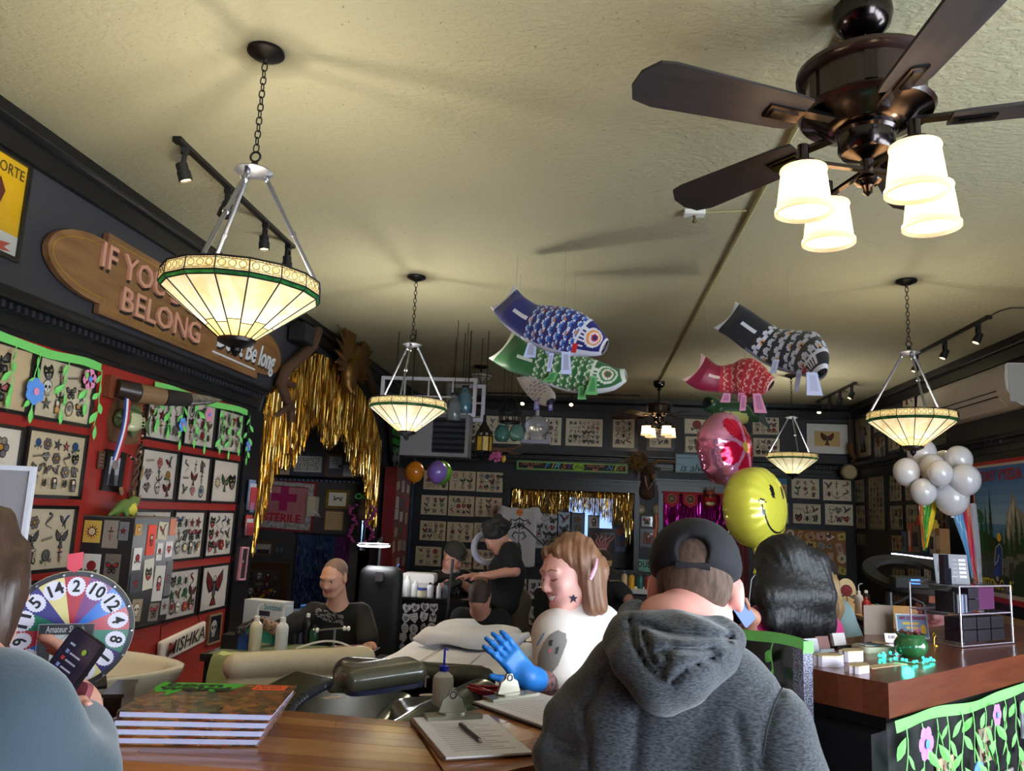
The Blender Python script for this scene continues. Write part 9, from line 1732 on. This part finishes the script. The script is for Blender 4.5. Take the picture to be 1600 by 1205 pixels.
# ---------------------------------------------------------------- woman in magenta with long black hair
Y=3.55;J=lambda x,y,Y=Y:PY(x,y,Y);sk=Mskin('skin_tan',(176,124,104));hbk=M('black_wavy_hair',(15,13,16),.55,bump=(50,.7,.006))
hd=J(1222,892);base=V(hd[0]+.02,3.6,0);t,S,mats,bs=person('woman with long black wavy hair in a magenta top',base,sk,hbk);T,R=head(S,hd,(-.75,.5,-.35),(0,.0,1),1.,ears=False,female=True)
shL_,shR_=J(1190,975,3.50),J(1290,985,3.75);hip=V(base[0]+.06,3.68,.85);S.cone(T(0,-.02,-.06),(shL_+shR_)/2+V(0,0,.03),.05,.06,SK,.03);torso(S,shL_,shR_,hip,(.05,.09,.09));eL=J(1165,1025,3.45);wL=J(1172,962,3.32);S.chain([shL_,eL,wL],[.05,.04,.029],SK,.02);hand(S,wL,(-.4,-.1,.2),(0,.2,.9),1,.7,SK);S.build('body',mats,t,.010,bs)
m_mag=M('magenta_jersey',(168,30,100),.85,sheen=.2);S=Soft();torso(S,shL_,shR_,hip,(.085,.13,.14));S.chain([shL_,eL,wL-unit(wL-eL)*.10],[.075,.06,.05],0,.03);S.chain([shR_,shR_+V(.08,.05,-.25)],[.08,.065],0,.03);S.cone((shL_+shR_)/2,T(0,-.03,-.12),.08,.06,0,.03);S.build('top',m_mag,t,.013,bs,folds(9,.005));legs(t,bs,hip,m_jean,m_shoe,None,(-.6,.6,0))
H=Soft();H.ell(T(0,-.02,.05),V(.105,.12,.10),0,.03,R);rnd=random.Random(7)
for k in range(11):
    x=-20+k*11;H.chain([J(1205+k*7,880,3.52+.008*abs(k-5)),J(1200+k*8.5+rnd.uniform(-4,4),930,3.41+.012*k),J(1212+k*8+rnd.uniform(-5,5),970+rnd.uniform(-8,8),3.41+.018*k),J(1222+k*7.5,1000+rnd.uniform(-12,16),3.44+.018*k)],[.055,.05,.038,.012],0,.03)
H.build('hair',hbk,t,.0095,bs,lambda P:.003*np.sin(P@V(190,130,10)+2.5*np.sin(P[...,2]*22)))
q=J(1161,955,3.25);t2=thing('tablet_phone','pale blue phone held by the woman in magenta','phone',q,0);t2.rotation_euler=(.3,-.75,.3);mb=MB();mb.rbox(-.03,.03,0,.008,-.07,.07,.01,axis='y');mb.build('case',M('phone_blue',(130,150,206),.3),t2);mb=MB();mb.rbox(-.012,.012,-.004,0,.035,.06,.005,axis='y');mb.build('camera_bump',M('phone_cam',(60,70,100),.3),t2)
# ---------------------------------------------------------------- person with ponytail and cap
Y=4.7;J=lambda x,y,Y=Y:PY(x,y,Y);hd=J(1284,908);base=V(hd[0]+.06,4.75,0);hbl=M('blond_hair',(176,144,104),.5,bump=(60,.6,.004));t,S,mats,bs=person('person with a blond ponytail, dark cap and pale blue T-shirt',base,sk,hbl);T,R=head(S,hd,(.2,.9,-.2),(0,0,1),1.,ears=True)
shL_,shR_=J(1268,955,4.75),J(1312,958,4.8);shL_=shR_+V(-.30,.08,0);hip=V(base[0]+.0,4.82,.9);S.cone(T(0,-.02,-.06),(shL_+shR_)/2+V(0,0,.03),.05,.06,SK,.03);torso(S,shL_,shR_,hip,(.05,.09,.09));eR=shR_+V(.05,.05,-.27);S.chain([shR_,eR,eR+V(.0,.25,.0)],[.05,.04,.03],SK,.02);hand(S,eR+V(0,.25,0),(0,1,0),(0,0,-1),1,.5);S.build('body',mats,t,.013,bs)
S=Soft();torso(S,shL_,shR_,hip,(.085,.125,.13));S.chain([shR_,shR_*.3+eR*.7],[.075,.07],0,.03);S.chain([shL_,shL_+V(-.04,0,-.2)],[.075,.07],0,.03);S.build('t_shirt',M('pale_blue_tee',(176,206,214),.85),t,.015,bs,folds(3,.006));H=Soft();H.chain([T(.0,-.10,.02),T(.03,-.14,-.04),T(.05,-.15,-.16),T(.06,-.13,-.27)],[.04,.05,.045,.012],0,.03);H.ell(T(0,-.03,-.0),V(.08,.09,.08),0,.02,R);H.build('ponytail',hbl,t,.011,bs,lambda P:.005*np.sin(P@V(120,60,0)+2*np.sin(P[...,2]*20)))
S=Soft();S.ell(T(0,-.01,.06),V(.086,.105,.075),0,.01,R);S.cut(T(0,0,-.06),V(.13,.15,.08),.006,R);S.build('cap',M('brown_black_cap',(34,28,26),.85),t,.011,bs);legs(t,bs,hip,m_jean,m_shoe,None,(0,1,0))
# ---------------------------------------------------------------- man behind the acrylic display
Y=5.15;J=lambda x,y,Y=Y:PY(x,y,Y);hd=J(1456,950);base=V(hd[0]+.03,5.25,0);sk2=Mskin('skin_ruddy',(206,140,134));t,S,mats,bs=person('man in a dark cap and white shirt behind the acrylic display',base,sk2,hairc);T,R=head(S,hd,(-.25,-.9,-.25),(0,-.1,1),1.03)
shL_,shR_=J(1430,1005,5.2),J(1508,1005,5.25);shL_[2]=shR_[2];hip=V(base[0],5.35,.8);S.cone(T(0,-.02,-.06),(shL_+shR_)/2+V(0,0,.03),.058,.07,SK,.03);torso(S,shL_,shR_,hip,(.05,.09,.09))
for s,a in ((-1,shL_),(1,shR_)):e=a+V(s*.05,-.05,-.27);S.chain([a,e,e+V(-s*.08,-.22,.02)],[.052,.042,.03],SK,.02);hand(S,e+V(-s*.08,-.22,.02),(-s*.4,-.9,0),(0,0,-1),s,.6)
S.build('body',mats,t,.009,bs);S=Soft();torso(S,shL_,shR_,hip,(.085,.13,.14));[S.chain([a,a+V(s*.035,-.03,-.2)],[.08,.07],0,.03) for s,a in ((-1,shL_),(1,shR_))];S.build('t_shirt',M('white_tee',(206,208,222),.85),t,.014,bs,folds(4,.005))
S=Soft();S.ell(T(0,-.005,.065),V(.088,.108,.078),0,.01,R);S.cut(T(0,0,-.05),V(.13,.15,.075),.006,R);S.box(T(0,.135,.030),V(.13,.10,.012),.006,0,.02,R);S.build('cap',M('charcoal_cap',(38,34,38),.85),t,.009,bs);mb=MB();mb.box(T(0,.100,.085),(.06,.008,.04),Matrix([list(R[i]) for i in range(3)]));mb.build('cap_patch',M('leather_patch',(150,84,60),.6),t,35,bs);legs(t,bs,hip,m_jean,m_shoe,None)
# ---------------------------------------------------------------- man in a brown cap reaching to the cart
Y=6.9;J=lambda x,y,Y=Y:PY(x,y,Y);hd=J(940,884);base=V(hd[0]+.0,7.0,0);sk3=Mskin('skin_mid',(170,116,96));t,S,mats,bs=person('bearded man in a brown cap and navy shirt reaching his tattooed arm to the cart',base,sk3,hairc,Mskin('tattooed_arm_c',(150,112,92),.1));T,R=head(S,hd,(.45,-.75,-.4),(0,-.1,1),1.,beard=True)
shL_,shR_=J(912,925,6.95),J(966,922,6.85);hip=V(base[0],7.1,.88);S.cone(T(0,-.02,-.06),(shL_+shR_)/2+V(0,0,.03),.056,.07,SK,.03);torso(S,shL_,shR_,hip,(.05,.09,.09));eR=J(984,945,6.75);wR=J(1000,953,6.8);eR=J(980,935,6.75);wR=J(997,952,6.95);S.chain([shR_,eR],[.05,.042],SK,.02);S.chain([eR,wR],[.042,.03],TT,.02);hand(S,wR,(.5,.5,-.3),(0,0,-1),1,.5);eL=shL_+V(-.06,-.05,-.26);S.chain([shL_,eL,eL+V(.15,-.2,.05)],[.05,.042,.03],SK,.02);hand(S,eL+V(.15,-.2,.05),(.8,-.4,0),(0,0,-1),-1,.6);S.build('body',mats,t,.012,bs)
S=Soft();torso(S,shL_,shR_,hip,(.085,.125,.13));S.chain([shR_,shR_*.3+eR*.7],[.078,.07],0,.03);S.chain([shL_,shL_*.3+eL*.7],[.078,.07],0,.03);S.build('shirt',M('navy_shirt',(30,32,44),.85),t,.016,bs,folds(4,.006));S=Soft();S.ell(T(0,-.005,.06),V(.09,.108,.075),0,.01,R);S.cut(T(0,0,-.055),V(.13,.15,.075),.006,R);S.box(T(0,.14,.024),V(.13,.11,.014),.006,0,.02,R);S.build('cap',M('brown_cap',(54,38,32),.85),t,.012,bs);mb=MB();mb.box(T(.01,.100,.075),(.07,.01,.05),Matrix([list(R[i]) for i in range(3)]));mb.build('cap_patch',M('tan_patch',(190,150,100),.6),t,35,bs);legs(t,bs,hip,m_jean,m_shoe,None)
# ---------------------------------------------------------------- standing man with curly hair
Y=6.5;J=lambda x,y,Y=Y:PY(x,y,Y);hd=J(777,842);base=V(J(788,930)[0],6.55,0);sk4=Mskin('skin_mid2',(180,128,108));hcu=M('black_curls',(22,18,18),.7);t,S,mats,bs=person('standing man with bushy curly hair in a black T-shirt and brown trousers',base,sk4,hcu);T,R=head(S,hd,(-.80,-.05,-.60),(-.45,0,.9),.98,ears=False)
shL_,shR_=J(782,866,6.72),J(797,864,6.38);shL_=shR_+V(-.06,.36,.0);hip=V(base[0],6.56,.88);S.cone(T(0,-.02,-.06),(shL_+shR_)/2+V(0,0,.02),.055,.07,SK,.03);torso(S,shL_,shR_,hip,(.05,.09,.09));eR=J(804,892,6.28);wR=J(766,899,6.25);S.chain([shR_,eR,wR],[.052,.044,.03],SK,.02);hand(S,wR,(-1,-.1,.0),(0,.2,-1),1,.6);eL=shL_+V(-.06,0,-.27);S.chain([shL_,eL,eL+V(-.2,-.1,.05)],[.052,.044,.03],SK,.02);hand(S,eL+V(-.2,-.1,.05),(-1,0,0),(0,0,-1),-1,.6);S.build('body',mats,t,.0115,bs)
S=Soft();torso(S,shL_,shR_,hip+V(0,0,.02),(.085,.13,.135));S.chain([shR_,shR_*.35+eR*.65],[.082,.075],0,.03);S.chain([shL_,shL_*.35+eL*.65],[.082,.075],0,.03);S.build('t_shirt',m_black,t,.015,bs,folds(2,.006));H=Soft();rnd=random.Random(4);H.ell(T(0,-.03,.06),V(.10,.11,.09),0,.02,R)
for k in range(60):a,b=rnd.uniform(0,2*PI),rnd.uniform(-.3,1);H.ball(T(.11*math.cos(a)*math.sqrt(1-b*b*.7),-.03+.12*math.sin(a)*math.sqrt(1-b*b*.7)*(1 if math.sin(a)<.2 else .75),.05+.10*b),rnd.uniform(.022,.036),0,.012)
H.build('curly_hair',hcu,t,.011,bs);legs(t,bs,hip,m_khk,m_shoe,None,(-1,0,0))
# ---------------------------------------------------------------- man in a cap at the background station
Y=6.75;J=lambda x,y,Y=Y:PY(x,y,Y);hd=J(708,872);base=V(hd[0]-.04,6.8,0);t,S,mats,bs=person('man in a dark cap and black shirt working at the background station',base,Mskin('skin_mid3',(170,118,100)),hairc,None,M('nitrile_black',(22,22,26),.4));T,R=head(S,hd,(.72,-.45,-.35),(.15,0,1),.98)
shL_,shR_=J(684,905,6.8),J(728,906,6.75);shL_=J(680,906,6.8);hip=V(base[0],6.95,.75);S.cone(T(0,-.02,-.06),(shL_+shR_)/2+V(0,0,.02),.055,.07,SK,.03);torso(S,shL_,shR_,hip,(.05,.09,.09))
for s,a,w in ((-1,shL_,J(700,912,6.42)),(1,shR_,J(718,910,6.40))):e=J(672,928,6.7) if s<0 else J(741,925,6.62);S.chain([a,e,w],[.05,.042,.03],SK,.02);hand(S,w,(.5*-s,-.5,-.2),(0,0,-1),s,.7,GL)
S.build('body',mats,t,.0115,bs);S=Soft();torso(S,shL_,shR_,hip,(.085,.13,.135));S.chain([shL_,J(672,928,6.7)],[.078,.066],0,.03);S.chain([shR_,J(741,925,6.62)],[.078,.066],0,.03);S.build('shirt',m_black,t,.015,bs,folds(7,.006));o=text('BLACKSMITH',t,0,0,0,.035,(130,130,132),'chest_lettering',wid=.14);o.location=tuple(J(705,893,6.58)-bs)
S=Soft();S.ell(T(0,-.005,.065),V(.088,.108,.085),0,.01,R);S.cut(T(0,0,-.05),V(.13,.15,.075),.006,R);S.box(T(0,.13,.032),V(.13,.10,.013),.006,0,.02,R);S.build('cap',M('olive_cap',(40,36,28),.85),t,.012,bs);legs(t,bs,hip,m_jean,m_shoe,None)
# ---------------------------------------------------------------- seated client seen from behind
Y=5.75;J=lambda x,y,Y=Y:PY(x,y,Y);hd=J(750,932);base=V(hd[0],5.85,0);hdk=M('short_brown_hair',(46,32,26),.7,bump=(90,.6,.004));t,S,mats,bs=person('seated client with short brown hair seen from behind',base,Mskin('skin_fair_d',(190,136,116)),hdk);T,R=head(S,hd,(.1,.95,-.25),(0,.15,1),.98,stub=True);S.ell(T(0,-.03,.025),V(.077,.088,.082),HR,.01,R);S.ell(T(0,-.05,-.02),V(.064,.05,.06),HR,.01,R)
shL_,shR_=J(720,966,5.85),J(782,968,5.85);hip=V(base[0],5.9,.45);S.cone(T(0,-.03,-.05),(shL_+shR_)/2+V(0,0,.03),.055,.07,SK,.03);torso(S,shL_,shR_,hip,(.05,.09,.09))
for s,a in ((-1,shL_),(1,shR_)):e=a+V(s*.05,.05,-.25);S.chain([a,e,e+V(-s*.05,.22,-.02)],[.05,.04,.03],SK,.02);hand(S,e+V(-s*.05,.22,-.02),(0,1,0),(0,0,-1),-s,.5)
S.build('body',mats,t,.012,bs);S=Soft();torso(S,shL_,shR_,hip,(.08,.12,.13));[S.chain([a,a+V(s*.045,.05,-.22)],[.078,.07],0,.03) for s,a in ((-1,shL_),(1,shR_))];S.build('shirt',m_black,t,.017,bs,folds(7,.006));legs(t,bs,hip,m_jean,m_shoe,(0,.6,0),(0,1,0))
t=thing('client_chair','black curved chair behind the seated client','chair',(base[0],5.66,0));mb=MB();mb.grid(lambda u,v:(.30*math.sin((u-.5)*2.4),.02-.1*(1-math.cos((u-.5)*2.4))*-1-.0,.42+.30*v),16,4);o=mb.build('backrest',M('chair_black',(15,15,17),.45),t);o.modifiers.new('thick','SOLIDIFY').thickness=.03;mb=MB();mb.tube([(.30*math.sin((i/16-.5)*2.4),.02+.1*(1-math.cos((i/16-.5)*2.4)),.725) for i in range(17)],.016,8);mb.build('top_rail',M('rail_black',(30,30,34),.2),t);mb=MB();mb.rbox(-.24,.24,.05,.45,.30,.36,.06);mb.build('seat',M('chair_black',(15,15,17),.45),t)
for x in (-.2,.2):
    for y in (.08,.42):mb=MB();mb.cyl((x,y,0),(x,y,.3),.015);mb.build('leg',m_can,t)
